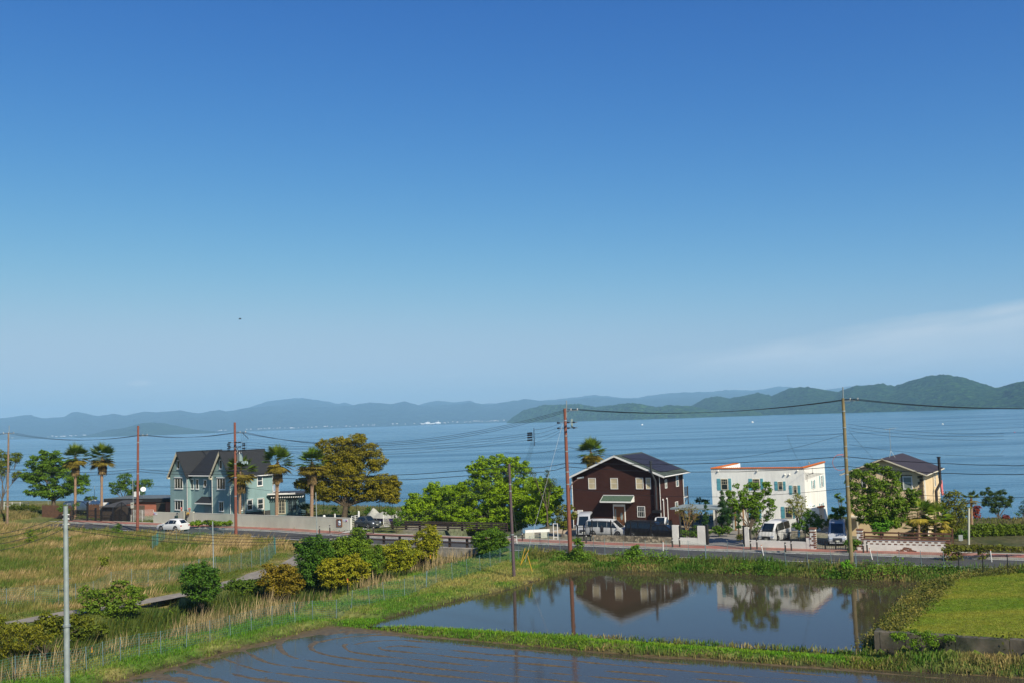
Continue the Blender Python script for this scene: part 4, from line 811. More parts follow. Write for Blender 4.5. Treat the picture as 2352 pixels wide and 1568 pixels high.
def caravan():
    D0 = 166.; a = up(A(612, 1085), D0+2.5); b_ = up(A(1060, 1060), D0-3); d = (b_-a); ang = math.atan2(d.y, d.x); w = Wall((a.x, a.y), ang); L_ = Vector((d.x, d.y)).length+2.5
    t = thing('travel_trailer', 'long rounded silver white travel trailer behind palm trunks', 'trailer', tuple(w.pt(L_/2, .2)))
    zt = up(A(900, 1052), D0).z; zb = .7; vs = []; fs = []; n = 14; m_ = 18; W_ = 2.4
    for i in range(n+1):
        x = i/n*L_; e = min(x, L_-x)/1.6; k = math.sqrt(max(0.02, 1-(1-min(e, 1))**2)); 
        for j in range(m_):
            an = 2*math.pi*j/m_; cy, cz = math.cos(an), math.sin(an); cy = math.copysign(abs(cy)**.55, cy); cz = math.copysign(abs(cz)**.6, cz)
            vs.append(w.pt(x, lerp(zb, zt, .45)+cz*(zt-zb)*.5*(.45+.55*k)+(zt-zb)*.05, -W_/2+cy*W_/2*k))
    for i in range(n):
        for j in range(m_): j2 = (j+1) % m_; fs.append((i*m_+j, i*m_+j2, (i+1)*m_+j2, (i+1)*m_+j))
    fs += [tuple(range(m_)), tuple(range(n*m_, n*m_+m_))]
    MB().add(vs, fs, True).build('body', mat('silver_shell', (.62, .62, .58), .55, var=.08), t)
    s0, s1, z0, z1 = w.rect(A(978, 1085), A(1020, 1113)); window(t, w, None, None, rect=(s0, s1, z0, z1), fr=mat('grey_rim', (.2, .21, .22), .4), rows=1, t=.06, d=.01)
    m = MB(); m.tube([w.pt(L_*.2, zt+.02, -.5), w.pt(L_*.95, zt+.1, -.5)], .05, 5); m.wbox(w, L_*.55, L_*.55+.7, zt-.02, zt+.2, -1.6, -.9); m.build('roof_gear', WHITE, t)
    m = MB()
    for s in (L_*.6, L_*.72): m.tube([w.pt(s, .55, -.02), w.pt(s, .55, -.25)], .38, 12)
    m.build('wheel', mat('tyre', (.02, .02, .02), .8), t)
caravan()
# ---------------- concrete garden wall with gate
CONC = mat('pale_concrete', (.52, .52, .43), .9, var=.16, vscale=1., vstretch=(1, 1, .4), bump=.006, bscale=12, col2=(.40, .41, .33), c2scale=.25)
def garden_wall():
    pts = [at(p, .15) for p in (Q2(305, 770), B(310, 1310), C(655, 1366))]; P0, P2 = pts[0], pts[2]
    ang = math.atan2(P2.y-P0.y, P2.x-P0.x); w = Wall((P0.x, P0.y), ang); L_ = (P2-P0).xy.length
    t = thing('garden_wall', 'long pale concrete wall in front of the teal house', 'wall', tuple(w.pt(L_/2, .1)))
    sg0 = w.hit(B(357, 1200))[0]; sg1 = w.hit(B(387, 1200))[0]; spil = w.hit(B(316, 1200))[0]
    zl = w.hit(B(36, 1163))[1]; zr = w.hit(C(650, 1232))[1]; zm = w.hit(B(460, 1177))[1]
    m = MB(); m.prism([w.pt(0, .05), w.pt(spil, .05), w.pt(spil, zl), w.pt(0, zl)], -w.n*.22); m.wbox(w, spil+.002, sg0, .05, w.hit(B(340, 1156))[1], -.4, .06)
    sp2 = w.hit(B(452, 1180))[0]; m.wbox(w, sg1, sp2, .05, w.hit(B(400, 1160))[1], -.22, .03)
    m.prism([w.pt(sp2+.002, .05), w.pt(L_, .05), w.pt(L_, zr), w.pt(sp2+.002, zm)], -w.n*.22); m.build('wall_body', CONC, t)
    m = MB(); m.prism([w.pt(sp2, zm+.001, .02), w.pt(L_, zr+.001, .02), w.pt(L_, zr+.05, .02), w.pt(sp2, zm+.05, .02)], -w.n*.26)
    m.wbox(w, L_+.003, L_+.06, .05, zr+.04, -.25, .03); m.build('capping', mat('cap_concrete', (.5, .5, .43), .85), t)
    for x in (816, 1180, 1540): s = w.hit(B(x, 1250))[0]; 
    g_ = thing('iron_gate', 'narrow black iron gate in the concrete wall', 'gate', tuple(w.pt((sg0+sg1)/2, .1)))
    m = MB(); k = 0
    while sg0+.05+k*.12 < sg1: x = sg0+.05+k*.12; m.tube([w.pt(x, .2, -.1), w.pt(x, 2.2, -.1)], .018, 4); k += 1
    for z in (.3, 1.1, 2.0): m.tube([w.pt(sg0, z, -.1), w.pt(sg1, z, -.1)], .03, 4)
    m.build('gate_leaf', BLACKM, g_)
    for p, lab in ((B(325, 1150), 'small pink pot plant on wall pillar left of the gate'), (B(408, 1150), 'small pink pot plant on wall pillar right of the gate')):
        s, z = w.hit(p); z0 = w.hit(B(340, 1156))[1] if p[0] < B(360, 0)[0] else w.hit(B(400, 1160))[1]
        o = thing('pot_plant', lab, 'plant', tuple(w.pt(s, z0, -.1))); q = w.pt(s, z0, -.1)
        MB().tube([q, q+Vector((0, 0, .25))], [.1, .14], 8).build('pot', mat('terracotta', (.35, .13, .08), .8), o); m = MB()
        for k in range(9): m.ball(q+Vector((random.uniform(-.14, .14), random.uniform(-.14, .14), .32+random.random()*.15)), .08, 6, 4)
        m.build('flowers', mat('pink_bloom', (.5, .16, .15), .8, var=.4, vscale=12), o)
    o = thing('flower_basket', 'yellow flower basket hanging on the concrete gate pillar', 'plant', tuple(w.pt(w.hit(Q2(2165, 330))[0], 1.6, .1))); q = Vector(BASE[o.name]); s, z = w.hit(Q2(2165, 330)); q = w.pt(s, z, .15)
    MB().ball(q-Vector((0, 0, .1)), (.14, .12, .14), 8, 5).build('basket', DARKW, o); m = MB()
    for k in range(22): m.ball(q+Vector((random.uniform(-.2, .2), random.uniform(-.12, .08), random.uniform(-.1, .3))), .06, 6, 4)
    m.build('flowers', mat('yellow_bloom', (.45, .28, .04), .8, var=.5, vscale=9), o)
    s0, s1, z0, z1 = w.rect(Q2(1485, 380), Q2(1610, 560)); o = thing('mailbox', 'dark green mailbox on the concrete wall beside the gate', 'mailbox', tuple(w.pt((s0+s1)/2, z0, .1)))
    gm_ = mat('mailbox_green', (.02, .045, .035), .5); m = MB(); m.wbox(w, s0, s1, z0, z1-.12, .005, .25); m.tube([w.pt(s0+.0, z1-.15, .13), w.pt(s1, z1-.15, .13)], .13, 8); m.build('box', gm_, o)
    m = MB(); m.wbox(w, s0+.1, s1-.1, lerp(z0, z1, .45), lerp(z0, z1, .52), .251, .26); m.build('slot', BLACKM, o)
    s0, s1, z0, z1 = w.rect(Q2(1505, 255), Q2(1610, 355)); o = thing('house_sign', 'small white arched plate with black rim above the mailbox', 'sign', tuple(w.pt((s0+s1)/2, z0, .02)))
    m = MB(); m.wbox(w, s0, s1, z0, z1-.12, .005, .03); m.prism([w.pt((s0+s1)/2+math.cos(a_)*(s1-s0)*.5, z1-.121+.14*math.sin(a_), .005) for a_ in [math.pi*k/8 for k in range(9)]], w.n*.02); m.build('rim', BLACKM, o)
    MB().wbox(w, s0+.06, s1-.06, z0+.06, z1-.14, .031, .036).build('plate', WHITE, o)
    # small white sign at the left end, marks in red, blue and grey
    def sign(p0, p1, lab, flip):
        s0, s1, z0, z1 = w.rect(p0, p1); o = thing('wall_sign', lab, 'sign', tuple(w.pt((s0+s1)/2, z0, .02)))
        MB().wbox(w, s0, s1, z0, z1, .005, .03).build('board', mat('sign_white', (.68, .72, .76), .5), o)
        X = (lambda a: lerp(s1, s0, a)) if flip else (lambda a: lerp(s0, s1, a)); Z = lambda a: lerp(z0, z1, a)
        m = MB(); 
        m.tube([w.pt(X(x_), Z(z_), .035) for x_, z_ in ((.07, .72), (.07, .45), (.12, .25), (.22, .15), (.3, .15))], .035, 5); m.build('red_hook', mat('sign_red', (.5, .05, .07), .5), o)
        m = MB(); m.tube([w.pt(X(x_), Z(z_), .035) for x_, z_ in ((.22, .75), (.36, .8), (.38, .6), (.25, .45))], .03, 5); m.ball(w.pt(X(.29), Z(.42), .035), .06, 6, 4); m.build('blue_mark', mat('sign_blue', (.05, .08, .3), .5), o)
        m = MB()
        for k, x_ in enumerate((.9, .83, .76, .7, .62, .56)):
            hh = (.2, .12, .12, .15, .12, .18)[k]; m.wbox(w, min(X(x_), X(x_+.045)), max(X(x_), X(x_+.045)), Z(.62), Z(.62+hh), .031, .036)
        for k in range(5): x_ = .8-.07*k; m.wbox(w, min(X(x_), X(x_+.04)), max(X(x_), X(x_+.04)), Z(.32), Z(.4), .031, .036)
        m.build('lettering', mat('sign_ink', (.08, .1, .13), .6), o)
    sign(Q2(322, 232), Q2(505, 352), 'small white sign at left end of the concrete wall', False)
    sign(Q1(915, 770), Q1(1365, 985), 'small white sign with red hook right of blue poster', True)
    s0, s1, z0, z1 = w.rect(Q1(395, 745), Q1(890, 1440)); o = thing('framed_poster', 'brown framed blue poster on the concrete wall', 'poster', tuple(w.pt((s0+s1)/2, z0, .03)))
    m = MB(); b = .13; m.wbox(w, s0, s0+b, z0, z1, .004, .09); m.wbox(w, s1-b, s1, z0, z1, .004, .09); m.wbox(w, s0+b, s1-b, z0, z0+b, .004, .09); m.wbox(w, s0+b, s1-b, z1-b, z1, .004, .09); m.build('frame', mat('frame_brown', (.2, .09, .035), .6), o)
    MB().wbox(w, s0+b, s1-b, z0+b, z1-b, .004, .03).build('print', mat('poster_blue', (.01, .07, .22), .5, col2=(.02, .12, .14), c2scale=1.4), o)
    m = MB(); cx = lerp(s0, s1, .52); cz = lerp(z0, z1, .36); r0 = (s1-s0)*.26
    m.prism([w.pt(cx+r0*math.cos(a_), cz+.7*r0*math.sin(a_), .031) for a_ in [math.pi+math.pi*k/10 for k in range(11)]], w.n*.008)
    for dx, dz, rr_ in ((-.16, .32, .10), (.1, .35, .12), (-.05, .6, .1), (.02, .85, .09), (-.22, .75, .07), (.25, .7, .07), (.3, .28, .06)):
        m.ball(w.pt(cx+dx*(s1-s0)*.8, cz+dz*(z1-z0)*.4, .031), (rr_*.8, rr_*.8, rr_), 7, 5)
    m.build('emblem', mat('poster_white', (.62, .7, .75), .5), o)
    return w, L_
GW, GL = garden_wall()
# ================================================================== bridge, fences, poles, wires
def ground_pt(p, z=0.): q = at(p, z); q.z = hz(q.x, q.y); return q
def near(P, W): # nearest param along road line
    pass
RUST = mat('red_brown_pole', (.20, .065, .04), .75, var=.15, vscale=1.5)
CPOLE = mat('weathered_pole', (.22, .15, .10), .9, var=.25, vscale=2)
def road_pt(u_, n_):
    o = offset(RD, n_); k = (o[:, 0]/np.maximum(o[:, 1], 1)); i = int(np.searchsorted(k, (u_-PW/2)/F-.0005)); f = (((u_-PW/2)/F)-k[i-1])/(k[i]-k[i-1]); q = o[i-1]*(1-f)+o[i]*f; return Vector((q[0], q[1], 0))
def bridge():
    a = road_pt(836, -5.45); b = road_pt(1093, -5.45); ang = math.atan2(b.y-a.y, b.x-a.x); w = Wall((a.x, a.y), ang); L_ = (b-a).xy.length
    t = thing('road_bridge', 'grey concrete road bridge over the overgrown stream', 'bridge', tuple(w.pt(L_/2, 0)))
    cm = mat('bridge_concrete', (.26, .24, .2), .9, var=.4, vscale=1.2, bump=.02, bscale=5)
    m = MB(); m.wbox(w, -1.5, L_+1.2, -.75, .06, -.3, .55); m.wbox(w, -1.5, L_+1.2, .07, .2, -.1, .56); m.build('edge_beam', cm, t)
    m = MB(); m.wbox(w, -1.5, .9, -2.6, -.76, -8.5, .5); m.wbox(w, L_-1.5, L_+1.0, -2.6, -.76, -8.5, .5); m.build('abutment', cm, t)
    MB().wbox(w, -1.4, L_+1.1, -.7, -.02, -9.2, -.31).build('deck', cm, t)
    rm = mat('brown_rail', (.05, .033, .025), .6, var=.2)
    def guard(ww, s0, s1, zb, n, lab, rails, posts=True):
        g_ = thing('guard_rail', lab, 'guard rail', tuple(ww.pt((s0+s1)/2, zb)))
        for k in range(n): s = lerp(s0+.2, s1-.2, k/(n-1)); MB().wbox(ww, s-.11, s+.11, zb, zb+1.0, -.1, .1).build('post', rm, g_)
        for z in rails: MB().tube([ww.pt(s0, zb+z, .14), ww.pt(s1, zb+z, .14)], .075, 7).build('rail', rm, g_)
    guard(w, -.3, L_+.5, .2, 8, 'dark brown guard rail on the near side of the bridge', (.5, .95))
    f0 = at(C(1085, 1345), .15); f1 = at(D_(740, 1375), .15); w2 = Wall((f0.x, f0.y), math.atan2(f1.y-f0.y, f1.x-f0.x)); L2 = (f1-f0).xy.length
    guard(w2, 0, L2, .15, 9, 'dark brown guard rail with four bars on the far side of the bridge', (.3, .55, .8, 1.0))
    return w, L_
BRW, BRL = bridge()
# -------- wire mesh fences (each run one thing: posts, mesh)
FGREEN = mat('green_wire', (.06, .20, .17), .5, metal=.2); FPOST = mat('fence_post', (.20, .30, .31), .5, metal=.5)
def mesh_fence(pts, h, lab, step=.16, post_every=None, posts=None, r=.005, pm=FPOST, wm=FGREEN, lean=0., nm='mesh_fence', group=None, pr=.024, zoff=0.):
    """pts: world ground points of the posts"""
    t = thing(nm, lab, 'fence', tuple(pts[len(pts)//2]), group)
    tops = []
    for i, p in enumerate(pts):
        d = Vector((random.uniform(-lean, lean), random.uniform(-lean, lean), h)); tops.append(p+d); MB().tube([p-Vector((0, 0, .1)), p+d+d.normalized()*.06], pr, 5).build('post', pm, t)
    m = MB()
    for i in range(len(pts)-1):
        a, b = pts[i], pts[i+1]; ta, tb = tops[i], tops[i+1]; n = max(1, int((b-a).length/step))
        for k in range(n): f = k/n; m.tube([a.lerp(b, f), ta.lerp(tb, f)], r, 3, cap=False)
        nh = int(h/.15)
        for k in range(nh+1): f = k/nh; m.tube([a.lerp(ta, f), b.lerp(tb, f)], r*1.15, 3, cap=False)
    m.build('wire_mesh', wm, t); return t
def along(pxs, z, n):
    P = [at(p, z) for p in pxs]; PL = np.array([(p.x, p.y) for p in P]); seg = np.hypot(*(PL[1:]-PL[:-1]).T); cum = np.concatenate([[0], np.cumsum(seg)]); out = []
    for k in range(n+1): s = cum[-1]*k/n; x = np.interp(s, cum, PL[:, 0]); y = np.interp(s, cum, PL[:, 1]); out.append(Vector((x, y, hz(x, y))))
    return out
mesh_fence(along((K(-300, 1620), K(0, 1560), K(265, 1535), K(722, 1475), K(957, 1400), K(1200, 1335), K(1440, 1305)), -.5, 9), 1.35, 'green wire mesh fence along the grass verge, nearest stretch at lower left', lean=.04)
mesh_fence(along((K(1440, 1305), K(1658, 1255), K(1868, 1205), K(2065, 1150), L(250, 1100), L(435, 1055), L(600, 1030), L(785, 980)), -.5, 7), 1.35, 'green wire mesh fence along the grass verge, stretch beside the reeds', lean=.05)
mesh_fence(along((L(785, 980), L(950, 960), L(1145, 895), L(1295, 860), L(1440, 815), L(1580, 800), L(1685, 760), L(1800, 715)), -.45, 7), 1.35, 'green wire mesh fence on the verge, sagging stretch left of the upper paddy', lean=.16)
mesh_fence(along((L(1800, 715), L(1912, 660), L(2015, 640), L(2110, 610), M(190, 410), M(292, 375), M(400, 330), M(513, 290)), -.45, 7), 1.4, 'green wire mesh fence climbing towards the brown pole by the bridge', lean=.06)
mesh_fence(along((M(513, 290), M(610, 260), M(697, 245), M(775, 225), M(845, 205)), -.2, 4), 1.5, 'short wire mesh fence between the brown pole and the road', lean=.03)
mesh_fence(along((K(-200, 930), K(90, 900), K(295, 880), K(492, 850), K(685, 800), K(872, 755), K(1008, 725), K(1163, 700), K(1333, 710), K(1495, 690), K(1648, 650), K(1780, 620)), -.28, 11), 1.55, 'long wire mesh fence along the field side of the path', lean=.03)
mesh_fence(along((K(1780, 620), K(1905, 605), K(2030, 585), K(2140, 560), L(125, 560), L(228, 535), L(302, 520), L(395, 470)), -.28, 7), 1.6, 'wire mesh fence beside path below the tall dry grass', lean=.03)
mesh_fence(along((L(395, 470), L(455, 425), L(440, 380)), -.28, 2), 1.7, 'green end panel of wire fence at the path corner', lean=.03)
mesh_fence(along((B(25, 1560), B(60, 1545), B(95, 1490), B(150, 1480)), -.15, 3), 1.7, 'green mesh corner panel standing in the dry field', step=.1, lean=.05)
mesh_fence(along((B(150, 1480), B(280, 1470), B(420, 1460), B(615, 1450), B(740, 1440), B(870, 1440)), -.1, 6), 1.5, 'thin wire mesh fence in front of the white car and garden wall', lean=.05)
# roadside fence by the paddy
mesh_fence(along((M(945, 222), M(1070, 235), M(1210, 245), M(1355, 275), M(1520, 285), M(1680, 285), M(1845, 295), M(2010, 290), M(2190, 315)), -.15, 8), 1.5, 'wire mesh fence along road bank opposite the brown house', lean=.14, wm=mat('dull_wire', (.12, .15, .14), .6, metal=.3))
mesh_fence(along((M(2190, 315), N(190, 205), N(345, 222), N(495, 232), N(640, 240), N(815, 250), N(975, 250), N(1135, 258)), -.15, 7), 1.5, 'wire mesh fence along road bank opposite the white house', lean=.14, wm=MATS['dull_wire'])
mesh_fence(along((N(1135, 258), N(1310, 262), N(1492, 265), N(1660, 270), N(1775, 275)), -.15, 4), 1.5, 'wire mesh fence along road bank opposite the cream house', lean=.05, wm=MATS['dull_wire'])
mesh_fence(along((N(1880, 250), N(2055, 250), N(2265, 255), N(2420, 262)), .3, 3), 1.6, 'dark post and wire fence behind the lawn', wm=MATS['dull_wire'], pm=BLACKM, pr=.04)
# -------- iron picket fences on low walls
def picket(w, s0, s1, z0, z1, lab, d=0., gap=.14, posts=4, spear=True, mt=BLACKM, nm='iron_fence'):
    t = thing(nm, lab, 'fence', tuple(w.pt((s0+s1)/2, z0, d))); m = MB(); n = int((s1-s0)/gap)
    for k in range(n+1):
        x = s0+k*gap; m.tube([w.pt(x, z0, d), w.pt(x, z1, d)], .02, 4)
        if spear: m.tube([w.pt(x, z1, d), w.pt(x, z1+.12, d)], [.028, .003], 4)
    for z in (z0+.1, z1-.15): m.beam(w.pt(s0, z, d), w.pt(s1, z, d), .03, .04)
    m.build('pickets', mt, t)
    for k in range(posts): s = lerp(s0, s1, k/max(1, posts-1)); MB().wbox(w, s-.05, s+.05, z0-.03, z1+.08, d-.05, d+.05).build('post', mt, t)
    return t
a = at(Q3(470, 775), .12); b = at(Q3(2185, 830), .12); FW = Wall((a.x, a.y), math.atan2(b.y-a.y, b.x-a.x)); LF = (b-a).xy.length
zw = FW.hit(Q3(800, 640))[1]
t = thing('stone_wall', 'low rubble stone wall in front of the brown house', 'wall', tuple(FW.pt(LF/2, .1)))
sm = mat('rubble', (.20, .17, .12), .9, bump=.05, bscale=3.2); nt_ = sm.node_tree; v_ = nt_.nodes.new('ShaderNodeTexVoronoi'); v_.inputs['Scale'].default_value = 3.6; cr_2 = nt_.nodes.new('ShaderNodeValToRGB')
cr_2.color_ramp.elements[0].color = (.08, .07, .05, 1); cr_2.color_ramp.elements[1].color = (.38, .33, .23, 1); tcx = nt_.nodes.new('ShaderNodeTexCoord'); nt_.links.new(tcx.outputs['Object'], v_.inputs['Vector']); sp_ = nt_.nodes.new('ShaderNodeSeparateColor'); nt_.links.new(v_.outputs['Color'], sp_.inputs[0]); nt_.links.new(sp_.outputs[0], cr_2.inputs[0])
v2 = nt_.nodes.new('ShaderNodeTexVoronoi'); v2.feature = 'DISTANCE_TO_EDGE'; v2.inputs['Scale'].default_value = 3.6; nt_.links.new(tcx.outputs['Object'], v2.inputs['Vector']); mr = nt_.nodes.new('ShaderNodeMapRange'); mr.inputs['From Max'].default_value = .08; mr.inputs['To Min'].default_value = .35; nt_.links.new(v2.outputs['Distance'], mr.inputs['Value'])
mx = nt_.nodes.new('ShaderNodeMix'); mx.data_type = 'RGBA'; mx.blend_type = 'MULTIPLY'; mx.inputs[0].default_value = 1; nt_.links.new(cr_2.outputs[0], mx.inputs[6]); nt_.links.new(mr.outputs[0], mx.inputs[7]); nt_.links.new(mx.outputs[2], nt_.nodes['Principled BSDF'].inputs['Base Color'])
MB().wbox(FW, 0, LF, .05, zw, -.3, 0).build('wall_body', sm, t)
picket(FW, .0, LF-.1, zw, zw+1.5, 'black iron picket fence on top of the stone wall', d=-.15, posts=5)
g0 = FW.hit(Q3(30, 700))[0]; picket(FW, g0, -.15, .15, 1.75, 'black iron picket fence left of the stone wall', posts=4)
l_ = thing('gate_lantern', 'black iron lantern in front of the white minivan', 'lantern', tuple(FW.pt(FW.hit(Q3(672, 560), .1)[0], zw, .0)))
q = Vector(BASE[l_.name]); m = MB(); m.box(q+Vector((0, 0, .55)), (.14, .14, .22), FW.ang); m.tube([q+Vector((0, 0, .77)), q+Vector((0, 0, 1.05))], [.24, .02], 4); m.tube([q, q+Vector((0, 0, .33))], .04, 5); m.tube([q+Vector((0, 0, 1.02)), q+Vector((0, 0, 1.15))], .025, 4); m.build('lamp_body', BLACKM, l_)
# white low walls
stw = mat('white_wall_paint', (.68, .68, .62), .9, spec=.2, var=.1, vscale=1.5, bump=.02, bscale=4, col2=(.55, .55, .5), c2scale=.8)
s0 = FW.hit(Q3(2190, 640))[0]; s1 = FW.hit(Q3(2310, 640))[0]
t = thing('white_wall', 'white U shaped garden wall right of the stone wall', 'wall', tuple(FW.pt(s0+2, .1))); P_ = [E(1147, 1345), E(1325, 1345), E(1395, 1345)]
e1 = FW.hit(E(1152, 1340))[0]; e2 = FW.hit(E(1323, 1340))[0]; e3 = FW.hit(E(1393, 1340))[0]; e0 = FW.hit(E(1097, 1340))[0]
zt1 = FW.hit(E(1120, 1230))[1]; zt2 = FW.hit(E(1358, 1237))[1]; zlo = FW.hit(E(1240, 1343))[1]
m = MB(); m.wbox(FW, e0, e1, .05, zt1, -.3, .02); m.wbox(FW, e1+.001, e2-.001, .05, zlo, -.25, 0); m.wbox(FW, e2, e3, .05, zt2, -.3, .02); m.build('wall_body', stw, t)
picket(FW, e1+.1, e2-.05, zlo, zt1-.1, 'black iron fence panel inside the white U shaped wall', d=-.12, posts=2, gap=.2, spear=False)
g_ = thing('folded_gate', 'dark folded gate at driveway beside white wall', 'gate', tuple(FW.pt(e3+.2, .1)))
MB().wbox(FW, e3+.03, e3+.22, .12, zt2+.15, -.4, .0).build('gate_leaf', BLACKM, g_)
a = at(G(603, 1272), .12); b = at(G(1275, 1298), .12); F2 = Wall((a.x, a.y), math.atan2(b.y-a.y, b.x-a.x)); L2 = (b-a).xy.length
zp = F2.hit(G(620, 1065))[1]; zlo = F2.hit(G(900, 1205))[1]; e1 = F2.hit(G(643, 1200))[0]; e2 = F2.hit(G(1240, 1200))[0]; e3 = F2.hit(G(1282, 1200))[0]; e4 = F2.hit(G(1338, 1200))[0]
t = thing('white_wall', 'white garden wall with tall left pier in front of white van', 'wall', tuple(F2.pt(L2/2, .1)))
m = MB(); m.wbox(F2, 0, e1, .05, zp, -.3, .02); m.wbox(F2, e1+.001, e2, .05, zlo, -.25, 0); m.wbox(F2, e2+.001, e3, .05, F2.hit(G(1260, 1170))[1], -.28, .02); m.build('wall_body', stw, t)
brk = mat('brown_brick', (.16, .075, .045), .9, var=.35, vscale=6)
MB().wbox(F2, e2-.02, e3, F2.hit(G(1260, 1170))[1]+.001, F2.hit(G(1260, 1170))[1]+.07, -.3, .05).build('cap', brk, t)
picket(F2, e1+.1, e2-.1, zlo, F2.hit(G(700, 1090))[1]+.0, 'black spear topped fence on the white wall before the white van', d=-.12, posts=3)
g_ = thing('folded_gate', 'dark gate folded back behind the tall white pier', 'gate', tuple(F2.pt(-.1, .1))); MB().wbox(F2, -.2, -.02, .12, zp+.15, -.5, -.02).build('gate_leaf', BLACKM, g_)
def brick_pier(w, s0, s1, ztop, lab):
    t = thing('brick_pier', lab, 'pillar', tuple(w.pt((s0+s1)/2, .1))); MB().wbox(w, s0, s1, .05, ztop, -.45, .05).build('shaft', stw, t)
    MB().wbox(w, s0-.05, s1+.05, ztop+.001, ztop+.12, -.5, .1).build('cap', brk, t); m = MB(); z = .3; k = 0
    while z < ztop-.15: 
        m.wbox(w, s1-(.32 if k % 2 else .16), s1+.02, z, z+.14, -.3, .07)
        if k % 3 == 1: m.wbox(w, s0-.02, s0+.14, z, z+.14, -.3, .07)
        z += .2; k += 1
    m.build('brick_patch', brk, t)
brick_pier(F2, e3+.002, e4, F2.hit(G(1310, 1085))[1], 'white pier with exposed brown bricks right of white van')
a = at(I(355, 1375), .12); b = at(I(1085, 1395), .12); F3 = Wall((a.x, a.y), math.atan2(b.y-a.y, b.x-a.x)); L3 = (b-a).xy.length
brick_pier(F3, 0, F3.hit(I(395, 1300))[0], F3.hit(I(375, 1215))[1], 'white pier with brown bricks at left end of the patterned wall')
g0 = F3.hit(I(22, 1300))[0]; picket(F3, g0, -.15, .15, F3.hit(I(200, 1295))[1], 'dark iron fence between the two brick piers', posts=5, spear=False, gap=.16)
for xx in (45, 95, 205, 262): pass
s0 = F3.hit(I(400, 1300))[0]; zt = F3.hit(I(700, 1290))[1]; s1 = F3.hit(I(1078, 1300))[0]
t = thing('patterned_wall', 'low white wall with rows of brown brick openings', 'wall', tuple(F3.pt((s0+s1)/2, .1)))
MB().wbox(F3, s0, s1, .05, zt, -.25, 0).build('wall_body', stw, t); m = MB()
for r_ in range(2):
    x = s0+.3+r_*.25
    while x < s1-.3: z = zt-.22-r_*.22; m.wbox(F3, x, x+.28, z, z+.1, -.1, .012); x += .52
m.wbox(F3, s0-.02, s1+.02, zt+.001, zt+.07, -.3, .06)
random.seed(3)
for k in range(26): x = lerp(s0, s1, .38+.2*random.random()); z = .12+random.random()*.4*(1-abs((x-s0)/(s1-s0)-.48)*7); m.wbox(F3, x, x+.26, z, z+.1, -.1, .011+.001*(k % 5))
for k in range(8): z = .15+k*.14; m.wbox(F3, s1-.45+(.12 if k % 2 else 0), s1+.02, z, z+.11, -.2, .02)
m.build('brick_patch', brk, t)
rl = thing('timber_railing', 'brown timber railing above the patterned wall', 'fence', tuple(F3.pt((s0+s1)/2, zt, -.6))); m = MB()
for z in (zt+.2, zt+.55): m.beam(F3.pt(s0, z, -.6), F3.pt(s1+.2, z, -.6), .06, .14)
m.build('rail', mat('red_timber', (.10, .045, .025), .8, var=.3), rl)
for k in range(6): s = lerp(s0, s1+.2, k/5); MB().wbox(F3, s-.06, s+.06, .1, zt+.65+(.35 if k == 5 else 0), -.7, -.64).build('post', MATS['red_timber'], rl)
# -------- white tube railings and panels
def tube_rail(P, h, lab, rails, posts, mt=WHITE, r=.03, nm='white_railing', cat='railing'):
    t = thing(nm, lab, cat, tuple(P[0])); 
    m = MB()
    for z in rails: m.tube([p+Vector((0, 0, z)) for p in P], r, 5)
    m.build('rail', mt, t)
    for k in range(posts):
        f = k/(posts-1)*(len(P)-1); i = min(int(f), len(P)-2); q = P[i].lerp(P[i+1], f-i); MB().tube([q-Vector((0, 0, .1)), q+Vector((0, 0, h))], r*1.5, 6).build('post', mt, t)
    return t
def gp(p, z=.12): q = at(p, z); return Vector((q.x, q.y, hz(q.x, q.y)))
tube_rail([gp(A(1370, 1268)), gp(A(1604, 1262))], 1.7, 'white horizontal bar railing beside the concrete wall', [.25+.18*k for k in range(9)], 3, r=.02)
pA = up(A(-40, 1075), 172); pB = up(A(295, 1075), 170); pA.z -= 1; pB.z -= 1
tube_rail([pA, pB], 1.25, 'white pipe railing at the far left above the grassy mound', (.6, 1.1), 5)
q = [gp(C(672, 1340)), gp(C(700, 1325)), gp(C(745, 1320))]
tube_rail([q[0], q[2]], 1.6, 'white ladder-like gate left of the grey car', [.2+.22*k for k in range(7)], 3, nm='white_gate', cat='gate')
fp = [gp(C(1003, 1318)), gp(C(1076, 1300)), gp(C(1140, 1285)), gp(C(1205, 1275)), gp(C(1260, 1262))]
mesh_fence(fp, 1.55, 'white mesh panel fence right of the grey car', step=.12, r=.009, wm=WHITE, pm=WHITE, pr=.045, nm='white_fence')
fp = [gp(D_(710, 1502)), gp(D_(760, 1495)), gp(D_(830, 1490))]
tube_rail(fp, .85, 'low white pipe rail beside the brown pole', (.8, .4), 2)
# white barrier beam on concrete blocks, beside the footpath
a = at(D_(920, 1440), .15); b = at(D_(1175, 1430), .15); w = Wall((a.x, a.y), math.atan2(b.y-a.y, b.x-a.x)); LL = (b-a).xy.length
t = thing('barrier_beam', 'white barrier beam resting on concrete blocks by the side road', 'barrier', tuple(w.pt(LL/2, .1)))
MB().wbox(w, 0, LL, .75, 1.05, -.2, 0).build('beam', WHITE, t); MB().wbox(w, -.05, 1.0, .1, .74, -.5, .1).build('block', CONC, t); MB().wbox(w, LL-1.0, LL-.3, .1, .74, -.5, .1).build('block', CONC, t)
q = at(D_(1215, 1450), .15); tube_rail([q, q+Vector((.45, -.1, 0))], 1.7, 'small white gate frame at left edge of brown house yard', (.2, .9, 1.65), 2, nm='white_gate', cat='gate')
